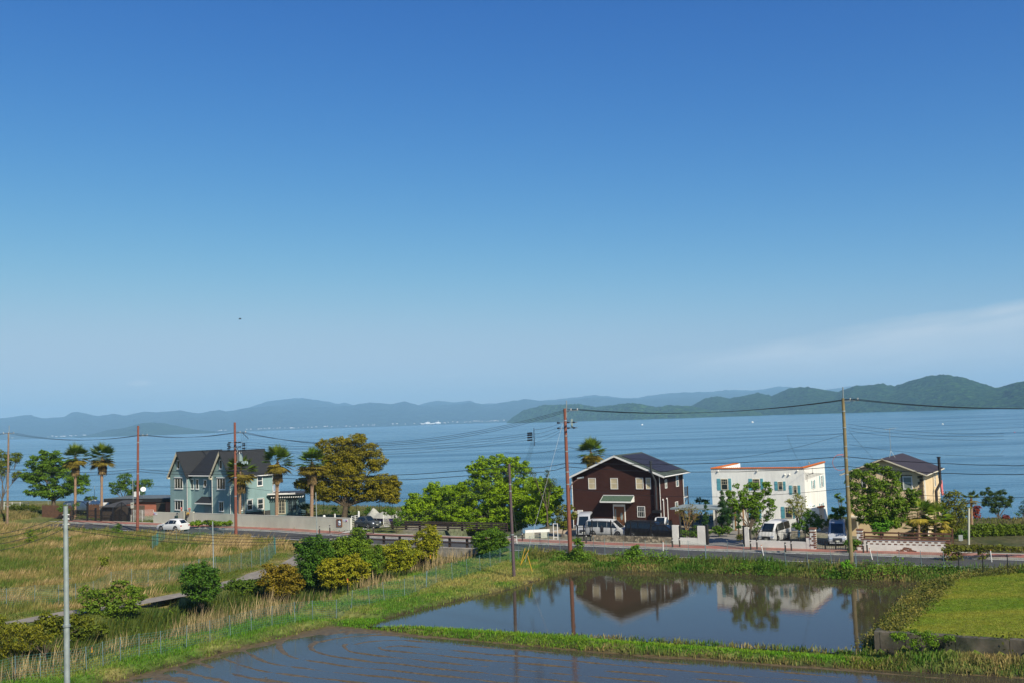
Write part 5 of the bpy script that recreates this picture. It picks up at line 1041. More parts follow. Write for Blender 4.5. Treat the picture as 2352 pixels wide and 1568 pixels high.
# -------- bollards and delineators
def bollard():
    t = thing('bollard', 'x', 'bollard', (0, 0, 0), 'dark bollards along the pavement'); MB().tube([(0, 0, 0), (0, 0, .82)], .075, 8).build('post', mat('bollard_brown', (.035, .03, .028), .6), t)
    MB().tube([(0, 0, .821), (0, 0, .9)], [.075, .06], 8).build('cap', MATS['bollard_brown'], t); MB().tube([(0, 0, .66), (0, 0, .74)], .079, 8).build('band', mat('reflector_band', (.55, .55, .5), .4), t); return t
b0 = bollard(); first = True
for p, lab in ((C(335, 1390), 'left one of two bollards before the concrete wall'), (C(443, 1378), 'right one of two bollards before the concrete wall'), (C(795, 1400), 'bollard in front of the grey car, left of a pair'), (C(900, 1388), 'bollard in front of the grey car, right of a pair'),
    (D_(888, 1462), 'bollard standing alone near the white barrier beam'), (E(325, 1388), 'bollard at the left end of the stone wall'), (E(1098, 1425), 'bollard before left edge of the white U shaped wall'), (E(1162, 1420), 'bollard before the middle of the white U shaped wall'),
    (G(662, 1302), 'leftmost bollard before the white wall with the van'), (G(728, 1290), 'second bollard from left before the white wall with the van'), (G(1025, 1322), 'third bollard from left before the white wall with the van'), (G(1087, 1305), 'rightmost bollard before the white wall with the van'),
    (I(400, 1388), 'left bollard beside the patterned wall pier'), (I(430, 1382), 'right bollard beside the patterned wall pier')):
    q = at(p, .2); o = b0 if first else copy_tree(b0); first = False; o.location = (q.x, q.y, .19); o['label'] = lab
d0 = None
for p, ln, lab in ((G(797, 1370), -.18, 'white marker post leaning left opposite the white wall'), (I(470, 1450), -.2, 'white marker post leaning beside the road near the weathered pole'), (J(905, 1425), -.05, 'white marker post at the road edge behind the lawn'), (E(1014, 1470), .03, 'white marker post at road edge opposite the black minivan')):
    q = gp(p, 0)
    if d0 is None: d0 = thing('marker_post', lab, 'marker post', (0, 0, 0), 'white road marker posts'); MB().tube([(0, 0, 0), (0, 0, .95)], .045, 7).build('post', WHITE, d0); MB().tube([(0, 0, .951), (0, 0, 1.03)], .05, 7).build('reflector', mat('orange_reflector', (.5, .16, .04), .4), d0); o = d0
    else: o = copy_tree(d0)
    o.location = (q.x, q.y, 0.05); o.rotation_euler = (0, ln, 0); o['label'] = lab
# yellow/red boundary stakes
s0_ = None
for p, lab in ((K(822, 1250), 'red and yellow topped stake behind fence at lower left'), (L(1100, 790), 'red and yellow topped stake leaning at fence middle'), (L(1840, 560), 'red and yellow topped stake near the reeds by the bridge')):
    q = gp(p, -.5)
    if s0_ is None:
        s0_ = thing('marker_stake', lab, 'stake', (0, 0, 0), 'red and yellow stakes'); MB().tube([(0, 0, 0), (0, 0, 1.1)], .04, 6).build('post', BLACKM, s0_); MB().tube([(0, 0, 1.101), (0, 0, 1.3)], .05, 6).build('yellow_band', mat('stake_yellow', (.6, .35, .02), .5), s0_); MB().tube([(0, 0, 1.301), (0, 0, 1.42)], [.05, .03], 6).build('red_cap', mat('stake_red', (.6, .06, .03), .5), s0_); o = s0_
    else: o = copy_tree(s0_)
    o.location = q; o['label'] = lab
# -------- poles
INS = mat('insulator', (.02, .02, .022), .4); PORC = mat('porcelain', (.6, .6, .58), .4)
def pole(base, top, z0, r0, r1, m_, lab, name='utility_pole', cat='utility pole', lean=None):
    p = at(base, z0); D = p.y; tp = up(top, D); tt = thing(name, lab, cat, (p.x, p.y, p.z)); 
    P = [Vector((p.x, p.y, z0-.3)), Vector((tp.x, tp.y, tp.z))]; MB().tube([P[0].lerp(P[1], k/8) for k in range(9)], [lerp(r0, r1, k/8) for k in range(9)], 10).build('shaft', m_, tt)
    return tt, P
def on(P, z): f = (z-P[0].z)/(P[1].z-P[0].z); return P[0].lerp(P[1], f)
def bands(t, P, zs, r, m_=None):
    m = MB()
    for z in zs: q = on(P, z); m.tube([q-Vector((0, 0, .05)), q+Vector((0, 0, .05))], r, 10)
    m.build('band', m_ or STEEL, t)
ra = Vector((math.cos(R(-30)), math.sin(R(-30)), 0)); rn = Vector((.5, .866, 0))
def arm(t, c, d, L0, L1, ins=3, nm='crossarm', up_=True):
    f = MB().beam(c+d*L0, c+d*L1, .08, .08).build(nm, STEEL, t)
    for k in range(ins): q = c+d*lerp(L0+.08, L1-.08, k/max(1, ins-1)); MB().tube([q+Vector((0, 0, .045)), q+Vector((0, 0, .22))], [.05, .07], 6).build('insulator', PORC, f)
P1t, P1 = pole(A(76, 1300), A(90, 335), .3, .17, .12, CPOLE, 'weathered utility pole at the far left edge'); bands(P1t, P1, (8, 5.5, 3), .16)
P2t, P2 = pole(A(1436, 1383), A(1444, 263), -.1, .20, .14, RUST, 'plain red brown utility pole in front of low brown building'); bands(P2t, P2, (12.0, 9.5, 7.8, 5), .175)
P3t, P3 = pole(B(899, 1430), B(886, 228), -.1, .20, .14, RUST, 'red brown utility pole with transformer before the teal house'); bands(P3t, P3, (11, 9, 7.3, 5, 3), .18)
P7t, P7 = pole(M(549, 452), D_(748, 660), -.6, .15, .11, mat('plum_pole', (.09, .06, .065), .7, var=.15), 'dull purple brown pole at the left corner of upper paddy'); bands(P7t, P7, (3.2,), .17); bands(P7t, P7, (7.0, 7.6), .135)
P8t, P8 = pole(D_(1389, 1622), D_(1330, 83), -.1, .21, .14, RUST, 'tall red brown utility pole with street lamp left of brown house'); bands(P8t, P8, (13, 11.5, 10, 8, 6.8, 5), .18)
P9t, P9 = pole(I(306, 1492), I(238, 178), -.1, .20, .13, mat('olive_pole', (.20, .16, .075), .85, var=.25, vscale=2), 'weathered yellow brown pole left of the cream house'); bands(P9t, P9, (13, 11.6, 10, 9, 7.6, 6.6), .175)
# extensions and arms
def topext(t, P, pt, dx=.16):
    q = on(P, P[1].z-.9); e = up(pt, P[0].y); m = MB(); m.tube([q+ra*dx, Vector((e.x, q.y+ra.y*dx, e.z))], .05, 6); m.build('extension_rod', STEEL, t)
topext(P1t, P1, A(98, 262)); topext(P8t, P8, D_(1347, 0)); topext(P9t, P9, I(238, 90), .0)
zA = lambda p, P: up(p, P[0].y).z
zt1 = zA(A(90, 345), P1); arm(P1t, on(P1, zt1), rn, -.9, .9, 3)
zt2 = zA(A(1444, 372), P2); arm(P2t, on(P2, zt2), (ra*.8+rn*.2).normalized(), .0, 1.5, 3)
zt3 = zA(B(890, 340), P3); arm(P3t, on(P3, zt3), ra, -.1, 1.9, 3)
zt8 = zA(D_(1340, 108), P8); arm(P8t, on(P8, zt8), ra, -.1, 1.45, 3)
zt9 = zA(I(240, 200), P9); arm(P9t, on(P9, zt9), ra, -.1, 1.3, 3)
def strain(t, P, zs, side, dirs):
    """cross-arm sets with dark strain insulators"""
    for z in zs:
        c = on(P, z); f = MB().beam(c+side*-.7, c+side*1.3, .07, .07).build('crossarm', STEEL, t)
        for k in (-.6, .5, 1.1):
            for dd in dirs: q = c+side*k; MB().tube([q+dd*.12, q+dd*.5], [.07, .09], 6).build('strain_insulator', INS, f)
z3a = zA(B(880, 437), P3); z3b = zA(B(880, 485), P3); strain(P3t, P3, (z3a, z3b), ra, (ra*.0+rn*-1,))
for z in (z3a-.2, z3b-.2):
    for dd in (-1, 1):
        q = on(P3, z)+ra*(1.2 if dd > 0 else -.8); 
        for k in (0, .45): MB().tube([q+ra*dd*.05+Vector((0, 0, -k*.5)), q+ra*dd*.5+Vector((0, 0, -k*.5))], [.07, .09], 6).build('strain_insulator', INS, P3t)
z8a = zA(D_(1335, 230), P8); z8b = zA(D_(1335, 287), P8); strain(P8t, P8, (z8a, z8b), ra, (rn*-1,))
# transformer and gear on the pole before the teal house
q = up(B(945, 595), P3[0].y); tr = MB().tube([q-Vector((0, 0, .45)), q+Vector((0, 0, .45))], .3, 12).build('transformer', mat('transformer_grey', (.25, .33, .33), .5, metal=.3), P3t)
m = MB(); m.tube([q+Vector((-.12, 0, .45)), q+Vector((-.12, 0, .7))], .05, 6); m.tube([q+Vector((.12, 0, .45)), q+Vector((.12, 0, .7))], .05, 6); m.build('bushing', PORC, tr)
m = MB(); m.beam(on(P3, q.z-.55), q+Vector((.9, 0, -.55)), .1, .1); m.beam(on(P3, q.z+.6), on(P3, q.z+.6)+Vector((.35, 0, .0)), .08, .08); m.tube([on(P3, q.z+1.2)+Vector((.3, 0, 0)), on(P3, q.z-.6)+Vector((.3, 0, 0))], .05, 5); m.build('bracket', STEEL, P3t)
m = MB()
for k in range(4): c_ = q+Vector((.2+.22*k, 0, -.75-.1*(k % 2))); m.tube([c_, c_+Vector((0, 0, .3))], .09, 6)
m.build('cutout_fuses', mat('pale_fuse', (.3, .4, .42), .5), P3t)
m = MB(); c0 = on(P3, zt3)+ra*1.8; m.tube([on(P3, zt3)+ra*1.3, c0+ra*.5+Vector((0, 0, -.75))], .04, 4)
for k in range(4): m.tube([c0+Vector((-.5+k*.25, 0, -.3*k*.3)), c0+Vector((-.6+k*.22, 0, -2.2)), on(P3, q.z)+Vector((.5+.15*k, 0, .8))], .012, 3)
m.build('jumper_wires', BLACKM, P3t)
# small gear on the tall red brown pole
m = MB(); q = up(D_(1405, 240), P8[0].y); m.box(q, (.1, .1, .45)); m.build('switch_box', mat('transformer_grey', (.25, .33, .33)), P8t)
lm = [up(D_(*p), P8[0].y) for p in ((1388, 1070), (1380, 960), (1392, 890), (1430, 845), (1470, 822), (1490, 815))]
MB().tube([l+Vector((0, -.1, 0)) for l in lm], .05, 6).build('lamp_arm', mat('lamp_arm_brown', (.12, .06, .045), .6), P8t)
q = up(D_(1490, 808), P8[0].y)+Vector((0, -.1, 0)); MB().tube([q+Vector((-.3, 0, -.04)), q+Vector((.35, 0, .02))], [.06, .1], 6).build('lamp_head', STEEL, P8t)
# small galvanised posts
pole(K(590, 2300), A(686, 1105), -1.2, .13, .115, mat('galv_pole', (.30, .36, .36), .5, metal=.35, var=.18, vscale=3), 'large galvanised steel pole with collar, nearest on the left') if False else None
p4 = up(A(686, 1105), 45.); g4 = hz(p4.x, p4.y); P4t = thing('steel_pole', 'thick galvanised steel pole with collar, nearest on the left', 'utility pole', (p4.x+.05, 45, g4))
gal = mat('galv_pole', (.33, .38, .37), .5, metal=.35, var=.18, vscale=3)
P4 = [Vector((p4.x+.1, 45, g4-.3)), Vector((p4.x, 45, p4.z))]; zc = up(K(588, 1052), 45.).z
MB().tube([on(P4, zc), P4[1]], [.115, .10], 14).build('upper_shaft', gal, P4t); MB().tube([P4[0], on(P4, zc)], [.13, .122], 14).build('lower_shaft', gal, P4t); MB().tube([on(P4, zc-.05), on(P4, zc+.05)], .165, 14).build('collar', STEEL, P4t)
m = MB(); zz = zc-2
while zz < P4[1].z-.3: q = on(P4, zz); s_ = 1 if int(zz*2.2) % 2 else -1; m.tube([q+Vector((.1*s_, 0, 0)), q+Vector((.19*s_, 0, .02))], .012, 4); zz += .45
m.build('step_bolt', STEEL, P4t)
for k, y in enumerate((1195, 1240, 1295, 1345)): q = up(A(655, y), 45.); MB().tube([q+Vector((.02, 0, 0)), q+Vector((.3, 0, 0))], [.045, .03], 6).build('insulator', PORC if k < 3 else INS, P4t)
for b_, t_, z0, r0, lab in ((K(1912, 552), K(1902, 118), -.25, .06, 'thin grey steel post in dry grass near the path'), (L(826, 292), L(812, -140), .0, .06, 'thin grey steel post by the road before the concrete wall'),
    (A(1398, 1270), A(1386, 820), .15, .05, 'thin white grey post with meter box by the low building'), (A(990, 1190), A(988, 893), .15, .04, 'slim grey lamp post between the two left palms'), (A(503, 1100), A(503, 850), .15, .04, 'slim grey post in front of the broad green tree')):
    pole(b_, t_, z0, r0, r0*.9, gal, lab, 'steel_post', 'post')
q = up(A(1383, 1095), at(A(1398, 1270), .15).y-.15); o = thing('meter_box', 'grey meter box fixed to thin post by the low building', 'box', tuple(q)); MB().box(q, (.22, .1, .42)).build('box', mat('box_grey', (.35, .35, .3), .6), o); MB().box(q+Vector((0, -.105, .15)), (.08, .005, .1)).build('window', BLACKM, o)
p = at(I(1225, 1325), .15); o = thing('concrete_post', 'slim grey concrete post right of the cream house', 'post', tuple(p)); tp = up(I(1225, 1040), p.y); MB().tube([p, tp], .1, 8).build('shaft', CONC, o)
# yellow guy guards and stays
def stay(a, b, lab, m_=None, r=.012, sag=0.):
    o = MB().tube([a.lerp(b, k/6)+Vector((0, 0, -sag*4*(k/6)*(1-k/6))) for k in range(7)], r, 4).build('guy_wire', m_ or STEEL, base=tuple(a)); tag(o, lab, 'guy wire')
YL = mat('guard_yellow', (.62, .36, .03), .5)
for p0, p1, lab in ((M(602, 325), M(640, 195), 'left yellow guy guard at the paddy corner'), (M(600, 322), M(674, 208), 'middle yellow guy guard at the paddy corner'), (M(705, 382), M(663, 256), 'right yellow guy guard lower on the bank')):
    a = gp(p0, -.3); b = up(p1, a.y-.2); tag(MB().tube([a, b], .032, 6).build('guy_guard', YL, base=tuple(a)), lab, 'guy guard')
a = gp(M(640, 300), -.3); stay(a, on(P8, zA(D_(1322, 150), P8)), 'pale stay wire from the tall red brown pole to the bank', mat('pale_wire', (.55, .55, .55), .5))
a = gp(M(606, 322), -.3); stay(a, on(P7, 7.4), 'stay wire from the purple brown pole to yellow guards')
# -------- wires
def wire(pts, lab, r=.014, sag=.5, group='overhead wires', m_=BLACKM, wob=0.):
    m = MB(); P = []
    for a, b in zip(pts[:-1], pts[1:]):
        n = 14; sg = sag if not hasattr(sag, '__len__') else sag[len(P)//n if P else 0]
        for k in range(n): f = k/n; P.append(a.lerp(b, f)+Vector((0, 0, -sg*4*f*(1-f)+(wob*math.sin(k*2.9+len(P)) if 0 < k else 0))))
    P.append(pts[-1]); m.tube(P, r, 4, cap=False); return tag(m.build('overhead_wire', m_, base=tuple(pts[0])), lab, 'wire', group)
X0 = up((-160, 1003), 172.); XR = up((2520, 934), 74.)
for k, (d, n_) in enumerate(((0., 'nearest'), (.6, 'middle'), (1.2, 'outermost'))):
    off = ra*d; up_ = Vector((0, 0, .15))
    pts = [X0+rn*(k-1)*.6, on(P1, zt1)+rn*(k-1)*.7+up_, on(P2, zt2)+ra*(.3+d*.8)+up_, on(P3, zt3)+ra*(.3+d)+up_, on(P8, zt8)+ra*(.3+d*.8)+up_, on(P9, zt9)+ra*(.3+d*.6)+up_, XR+ra*d*.5]
    wire(pts, 'top cable of the pole line, %s one of the three on the cross arms' % n_, sag=[.5, .9, .5, 2.3+.15*k, .75, .4], r=.016)
# comms cables
def zz(p, P): return on(P, zA(p, P))
XL = up(A(-300, 700), 170.); XR1 = up(J(1500, 315), 74.); XR2 = up(J(1500, 410), 74.)
wire([XL, zz(A(80, 715), P1), zz(A(1440, 715), P2), zz(B(890, 735), P3), zz(D_(748, 690), P7), zz(D_(1340, 652), P8), zz(I(247, 636), P9), XR1], 'upper thick cable halfway down the poles', r=.026, sag=[.3, .5, .25, .75, .25, .35, .2], wob=.02)
wire([XL-Vector((0, 0, .9)), zz(A(82, 748), P1), zz(A(1440, 740), P2), zz(B(890, 760), P3), zz(D_(750, 745), P7), zz(D_(1345, 692), P8), zz(I(250, 712), P9), XR2], 'lower thick cable halfway down the poles', r=.026, sag=[.3, .6, .3, .85, .3, .5, .25], wob=.02)
wire([up(A(-300, 810), 170), zz(A(80, 825), P1), zz(A(1440, 880), P2), zz(B(892, 890), P3), zz(D_(1350, 915), P8), zz(I(262, 883), P9), up(J(1500, 675), 74)], 'lowest thin wire along the row of houses', r=.016, sag=[.3, .5, .3, 1.3, .8, .3])
# medium wires joined by an in-span insulator set
JT = up(D_(1010, 375), 106.)
o = thing('wire_spreader', 'dark vertical insulator set hanging in the wires over green trees', 'insulator', tuple(JT)); MB().tube([JT+Vector((0, 0, .9)), JT-Vector((0, 0, 1.0))], .035, 5).build('rod', BLACKM, o)
for k, y in enumerate((343, 363, 388, 415)):
    q = up(D_(940, y), 106.6); MB().tube([q, q+Vector((.5, -.2, .03))], .09, 6).build('strain_insulator', INS, o)
    yl = (430, 460, 488, 512)[k]; src = on(P3, zA(B(1000, yl), P3))+ra*1.5
    wire([src, q], 'thin wire from the transformer pole to the hanging insulators, number %s from top' % ('one', 'two', 'three', 'four')[k], r=.012, sag=1.1)
    wire([JT+Vector((0, 0, .7-.45*k)), zz(D_(1325, (235, 268, 300, 325)[k]), P8)-ra*.5], 'short wire between hanging insulators and red brown pole, number %s from top' % ('one', 'two', 'three', 'four')[k], r=.012, sag=.12)
    e = up(D_(905+k*12, 650), 118.)
    wire([JT+Vector((0, 0, .6-.4*k)), e], 'wire dropping from hanging insulators into the trees, strand %s' % ('one', 'two', 'three', 'four')[k], r=.011, sag=.3)
    # four wires from the near steel pole
    a = up(A(655, (1195, 1240, 1295, 1345)[k]), 45.); b = zz(D_(740, (698, 730, 762, 795)[k]), P7)
    wire([a, b], 'sagging service wire from the steel pole to purple brown pole, number %s from top' % ('one', 'two', 'three', 'four')[k], r=.011, sag=(3.0, 2.9, 2.8, 2.7)[k])
    wire([up(A(-80, (1405, 1450, 1510, 1580)[k]), 38.), a], 'wire leaving the steel pole to the left, number %s from top' % ('one', 'two', 'three', 'four')[k], r=.010, sag=.12)
for k, y in enumerate((695, 728, 760, 792)): q = up(D_(738, y), P7[0].y-.05); MB().tube([q-Vector((.1, 0, 0)), q+Vector((.12, 0, 0))], .06, 6).build('insulator', INS, P7t)
wire([zz(D_(1345, 488), P8), up(D_(700, 540), 104.)], 'sagging wire left of red brown pole ending above the green tree', r=.014, sag=.35)
wire([zz(D_(1350, 485), P8), up(E(590, 590), 117)], 'service wire from red brown pole to the brown house roof', r=.012, sag=.15)
wire([zz(D_(1350, 485), P8)+ra*.3, zz(I(245, 460), P9)], 'long thin wire over the brown house roof', r=.012, sag=1.8)
q = up(G(1040, 105), 103.); wire([zz(I(240, 452), P9), q], 'wire from weathered pole to the point above white house', r=.012, sag=.12)
sdw = WW.side(WS); h_ = sdw.hit(G(1245, 520)); wire([q, sdw.pt(h_[0], h_[1]-.1, .1)], 'wire dropping to the corner of the white house', r=.012, sag=.35)
sdc = CW.side(CS)
wire([zz(I(258, 440), P9)+ra*.4, CW.pt(.45*CS, CW.hit(I(430, 690))[1], .6)], 'wire sloping from the weathered pole to cream house roof', r=.012, sag=.1)
for k, (y0, y1, n_) in enumerate(((380, 441, 'uppermost'), (408, 460, 'second'), (432, 490, 'third'), (540, 618, 'fourth'))):
    wire([zz(I(275, y0), P9)+ra*.3, up(I(1500, y1+12), 76.)], '%s thin wire running right from the weathered pole' % n_, r=.010, sag=.3)
# coiled red cable on the weathered pole
q = up(I(214, 683), P9[0].y); m = MB(); n = 20; m.tube([q+Vector((math.cos(2*math.pi*k/n)*.62, 0, math.sin(2*math.pi*k/n)*.66)) for k in range(n+1)], .02, 4, cap=False); m.tube([q+Vector((-.2, 0, .66)), q+Vector((.55, 0, .72))], .025, 4); m.build('cable_coil', mat('red_cable', (.45, .12, .10), .6), P9t)
# -------- retaining wall of the lawn
a = at((2024, 1505), -.9); b = at((2352, 1528), -.9); w = Wall((a.x, a.y), math.atan2(b.y-a.y, b.x-a.x))
cc = mat('old_concrete', (.10, .085, .06), .95, var=.5, vscale=1.1, bump=.03, bscale=4, col2=(.03, .035, .018), c2scale=.9, c2w=.12)
t = thing('retaining_wall', 'old stained concrete block retaining wall below the lawn', 'wall', tuple(w.pt(8, -.9)))
x = 0; k = 0
for L__ in (1.35, 2.6, 2.7, 3.0, 2.9, 3.1, 3.2, 3.0, 3.2, 3.0): MB().wbox(w, x, x+L__-.03, -1.25, .42+.02*math.sin(k*2.3), -.55, .03*math.sin(k*1.7)).build('block', cc, t); x += L__; k += 1
m = MB(); m.wbox(w, -.32, -.01, -1.25, .40, -1.3, -.02); m.build('block', cc, t)
# low kerb-like retaining wall along the road bank
P_ = [at(p, -.55) for p in (M(1240, 318), M(1700, 330), M(2352, 352), N(1000, 275), N(1560, 300), N(1640, 320))]
lw_ = thing('retaining_wall', 'low mossy concrete wall along the far bank of paddy', 'wall', tuple(P_[2])); m = MB()
for a, b in zip(P_[:-1], P_[1:]): a = Vector((a.x, a.y, -.5)); b = Vector((b.x, b.y, -.5)); m.beam(a, b, .25, .55)
m.build('wall_body', cc, lw_)
m = thing('carport', 'grey flat carport roof on posts right of the brown house', 'carport', (0, 0, 0))
p = at(E(1130, 1262), .12); pz = up(E(1080, 1078), 111.).z; wcp = Wall(tuple(up(E(1078, 1150), 111.).xy), R(-29)); Lc = wcp.hit(E(1500, 1060))[0]
m.location = wcp.pt(3, .1); BASE[m.name] = Vector(m.location)
MB().wbox(wcp, 0, Lc, pz-.12, pz+.05, -4.5, 0).build('roof', mat('carport_grey', (.22, .27, .27), .6), m)
for s, d in ((1.0, -.3), (1.0, -4.2), (Lc-.3, -.3), (Lc-.3, -4.2)): MB().wbox(wcp, s-.06, s+.06, .1, pz-.121, d-.06, d+.06).build('post', mat('post_grey', (.05, .05, .05), .6), m)
o = thing('parasol', 'closed blue parasol between shrubs beside white house', 'parasol', tuple(at(Q5(1050, 620), .12))); q = Vector(BASE[o.name]); tz = up(Q5(1058, 250), q.y).z
MB().tube([q, Vector((q.x, q.y, tz))], .03, 5).build('pole', STEEL, o); MB().tube([Vector((q.x, q.y, tz)), Vector((q.x-.02, q.y, lerp(q.z, tz, .5))), Vector((q.x-.05, q.y, lerp(q.z, tz, .3)))], [.05, .12, .07], 7).build('canopy', mat('parasol_blue', (.08, .3, .55), .8), o)
q = up(J(572, 1040), 112.); o = thing('kayak', 'bright orange and pink kayak lying by the water', 'kayak', tuple(q)); n = 9; ks = [q+Vector((-2.2+4.4*k/(n-1), .1*k, 0)) for k in range(n)]
MB().tube(ks, [.05, .2, .3, .36, .38, .36, .3, .2, .05], 8).build('hull', mat('kayak_orange', (.75, .2, .02), .4), o); MB().tube([k_+Vector((0, 0, .12)) for k_ in ks[1:-1]], [.1, .2, .27, .3, .27, .2, .1], 8).build('deck', mat('kayak_pink', (.6, .04, .12), .4), o)
q = at(J(553, 1185), .12); q = Vector((q.x, q.y, up(J(553, 1175), q.y).z)); o = thing('small_sign', 'small grey notice board in dark hedge right of the cream house', 'sign', tuple(q)); MB().box(q+Vector((0, 0, .3)), (.2, .02, .28)).build('board', mat('notice', (.25, .28, .28), .6), o); MB().tube([q+Vector((0, .03, -.5)), q+Vector((0, .03, .4))], .025, 5).build('post', STEEL, o)
o = thing('garden_lamp', 'white globe lamp behind the concrete wall', 'lamp', tuple(up(C(383, 1215), 136.)-Vector((0, 0, 1.3)))); q = Vector(BASE[o.name]); MB().tube([q, q+Vector((0, 0, 1.2))], .03, 5).build('post', BLACKM, o); MB().ball(q+Vector((0, 0, 1.35)), .2, 10, 7).build('globe', WHITE, o)
for p0, p1, r_, D, lab in ((C(495, 1235), C(495, 1187), .1, 134., 'short white post behind the concrete wall by the big tree'), (C(745, 1230), C(744, 1160), .12, 132., 'taller white post beside the white ladder-like gate')):
    a = up(p0, D); b = up(p1, D); a.z = .1; o = thing('white_post', lab, 'post', tuple(a)); MB().tube([a, b], r_, 8).build('shaft', WHITE, o); MB().ball(b, (r_*1.1, r_*1.1, r_*.6), 8, 5).build('cap', WHITE, o)
# dark pipe fence along the shore
sp = [up(p, D) for p, D in ((C(120, 1205), 146.), (C(380, 1200), 144.), (C(600, 1200), 142.), (C(720, 1200), 141.), (C(960, 1195), 138.), (C(1100, 1190), 136.))]
sp = [Vector((p.x, p.y, .1)) for p in sp]
mesh_fence(sp, 2.6, 'thin dark post and wire fence along the lake shore', step=99, r=.012, wm=BLACKM, pm=BLACKM, pr=.035, nm='shore_fence')
# planks on water: buoys, boats, far things
def at_lake(p): q = at(p, LZ); return q
bu = None
for p, s, c_, lab in ((S2(638, 559), 1., WHITE, 'white buoy on lake above the brown house'), (S2(1133, 548), 1.2, WHITE, 'white buoy on lake above the white house'), (S2(1987, 556), .9, WHITE, 'white buoy on the lake at the right'), (S2(2310, 592), .55, mat('buoy_red', (.7, .05, .06), .5), 'tiny red buoy near the right edge'), (C(1532, 497), .32, mat('buoy_yellow', (.6, .45, .1), .5), 'small yellow buoy right of the big olive tree')):
    q = at_lake(p); o = thing('buoy', lab, 'buoy', tuple(q), 'buoys on the lake'); s *= q.y/1100*.75
    MB().ball(q+Vector((0, 0, s*.5)), (s*1.6, s*1.6, s), 10, 6).build('float', c_, o); MB().tube([q+Vector((0, 0, s)), q+Vector((0, 0, s*2))], s*.25, 6).build('mast', c_, o)
q = at_lake(S2(585, 534)); o = thing('sailboat', 'tiny white sailboat before the green headland', 'sailboat', tuple(q)); s = q.y/1000*1.
MB().tube([q+Vector((-s*1.6, 0, s*.3)), q+Vector((0, 0, s*.2)), q+Vector((s*1.8, 0, s*.4))], [s*.1, s*.4, s*.05], 6).build('hull', WHITE, o); MB().add([q+Vector((0, 0, s*5)), q+Vector((s*1.4, 0, s*.8)), q+Vector((-s*.6, 0, s*.8))], [(0, 1, 2)]).build('sail', WHITE, o)
# town on the far shore
random.seed(11); fb = mat('far_white', (.75, .75, .7), .7); proto = None
def far_building(u_, v_, wpx, hpx, lab, grp='far shore buildings', m_=None):
    v0 = interp(SHORE_FAR, u_); D = 9100.; p = up((u_, v_), D); s = D/F; h = hpx*s; m = MB(); m.box((p.x, D, p.z+h/2), (wpx*s/2, 12, h/2)); m.box((p.x+wpx*s*.1, D, p.z+h*1.1), (wpx*s/4, 8, h*.12)); o = m.build('distant_building', m_ or fb, base=(p.x, D, p.z)); tag(o, lab, 'building', grp)
u_ = 8.
while u_ < 1162:
    v_ = float(interp(SHORE_FAR, u_)); dens_ = .9 if (250 < u_ < 420 or 560 < u_ < 700 or 950 < u_ < 1165) else .45
    if random.random() < dens_: far_building(u_, v_-1.6-random.random()*2.2, random.uniform(1.2, 4.5), random.uniform(.7, 1.5), 'small pale building on far shore')
    u_ += random.uniform(3, 11)
# white factory domes
p = up(C(1500, 245), 9000.); s = 9000./F; o = thing('factory', 'white factory group with two low domes on the far shore', 'factory', tuple(p))
MB().box(p+Vector((0, 0, 1.2*s)), (22*s, 20, 1.0*s)).build('hall', fb, o)
for dx in (-9, 15): MB().ball(p+Vector((dx*s, -10, 1.6*s)), (7*s, 20, 3.0*s), 12, 8).build('dome', fb, o)
for dx in (-7, 17): MB().tube([p+Vector((dx*s, 0, 4*s)), p+Vector((dx*s, 0, 8.5*s))], .3*s, 5).build('mast', fb, o)
hb = [S2(*p) for p in ((888, 521), (905, 520), (920, 520), (935, 519), (952, 519), (968, 518), (985, 517), (1003, 517), (655, 529))]
for k, p in enumerate(hb): q = at_lake((p[0], p[1]+.6)); s = q.y/F; o = MB().box(q+Vector((0, 8, .9*s)), (random.uniform(1.2, 2.8)*s, 4, .8*s)); o.box(q+Vector((0, 8, 1.85*s)), (1.0*s, 3, .18*s)); tag(o.build('distant_house', fb, base=tuple(q)), 'tiny pale house at the foot of the green headland', 'house', 'tiny houses along the headland')
# bird
q = up((551, 733), 220.); o = thing('bird', 'tiny dark bird gliding high in the sky at left', 'bird', tuple(q)); m = MB(); m.ball(q, (.32, .12, .1), 8, 5); m.add([q+Vector((-.1, 0, .03)), q+Vector((.15, 0, .03)), q+Vector((.3, .5, .1)), q+Vector((-.62, .9, .1))], [(0, 1, 2, 3)]); m.add([q+Vector((-.1, 0, .03)), q+Vector((.15, 0, .03)), q+Vector((.5, -.5, .12)), q+Vector((.1, -.9, .1))], [(3, 2, 1, 0)]); m.build('body', BLACKM, o)
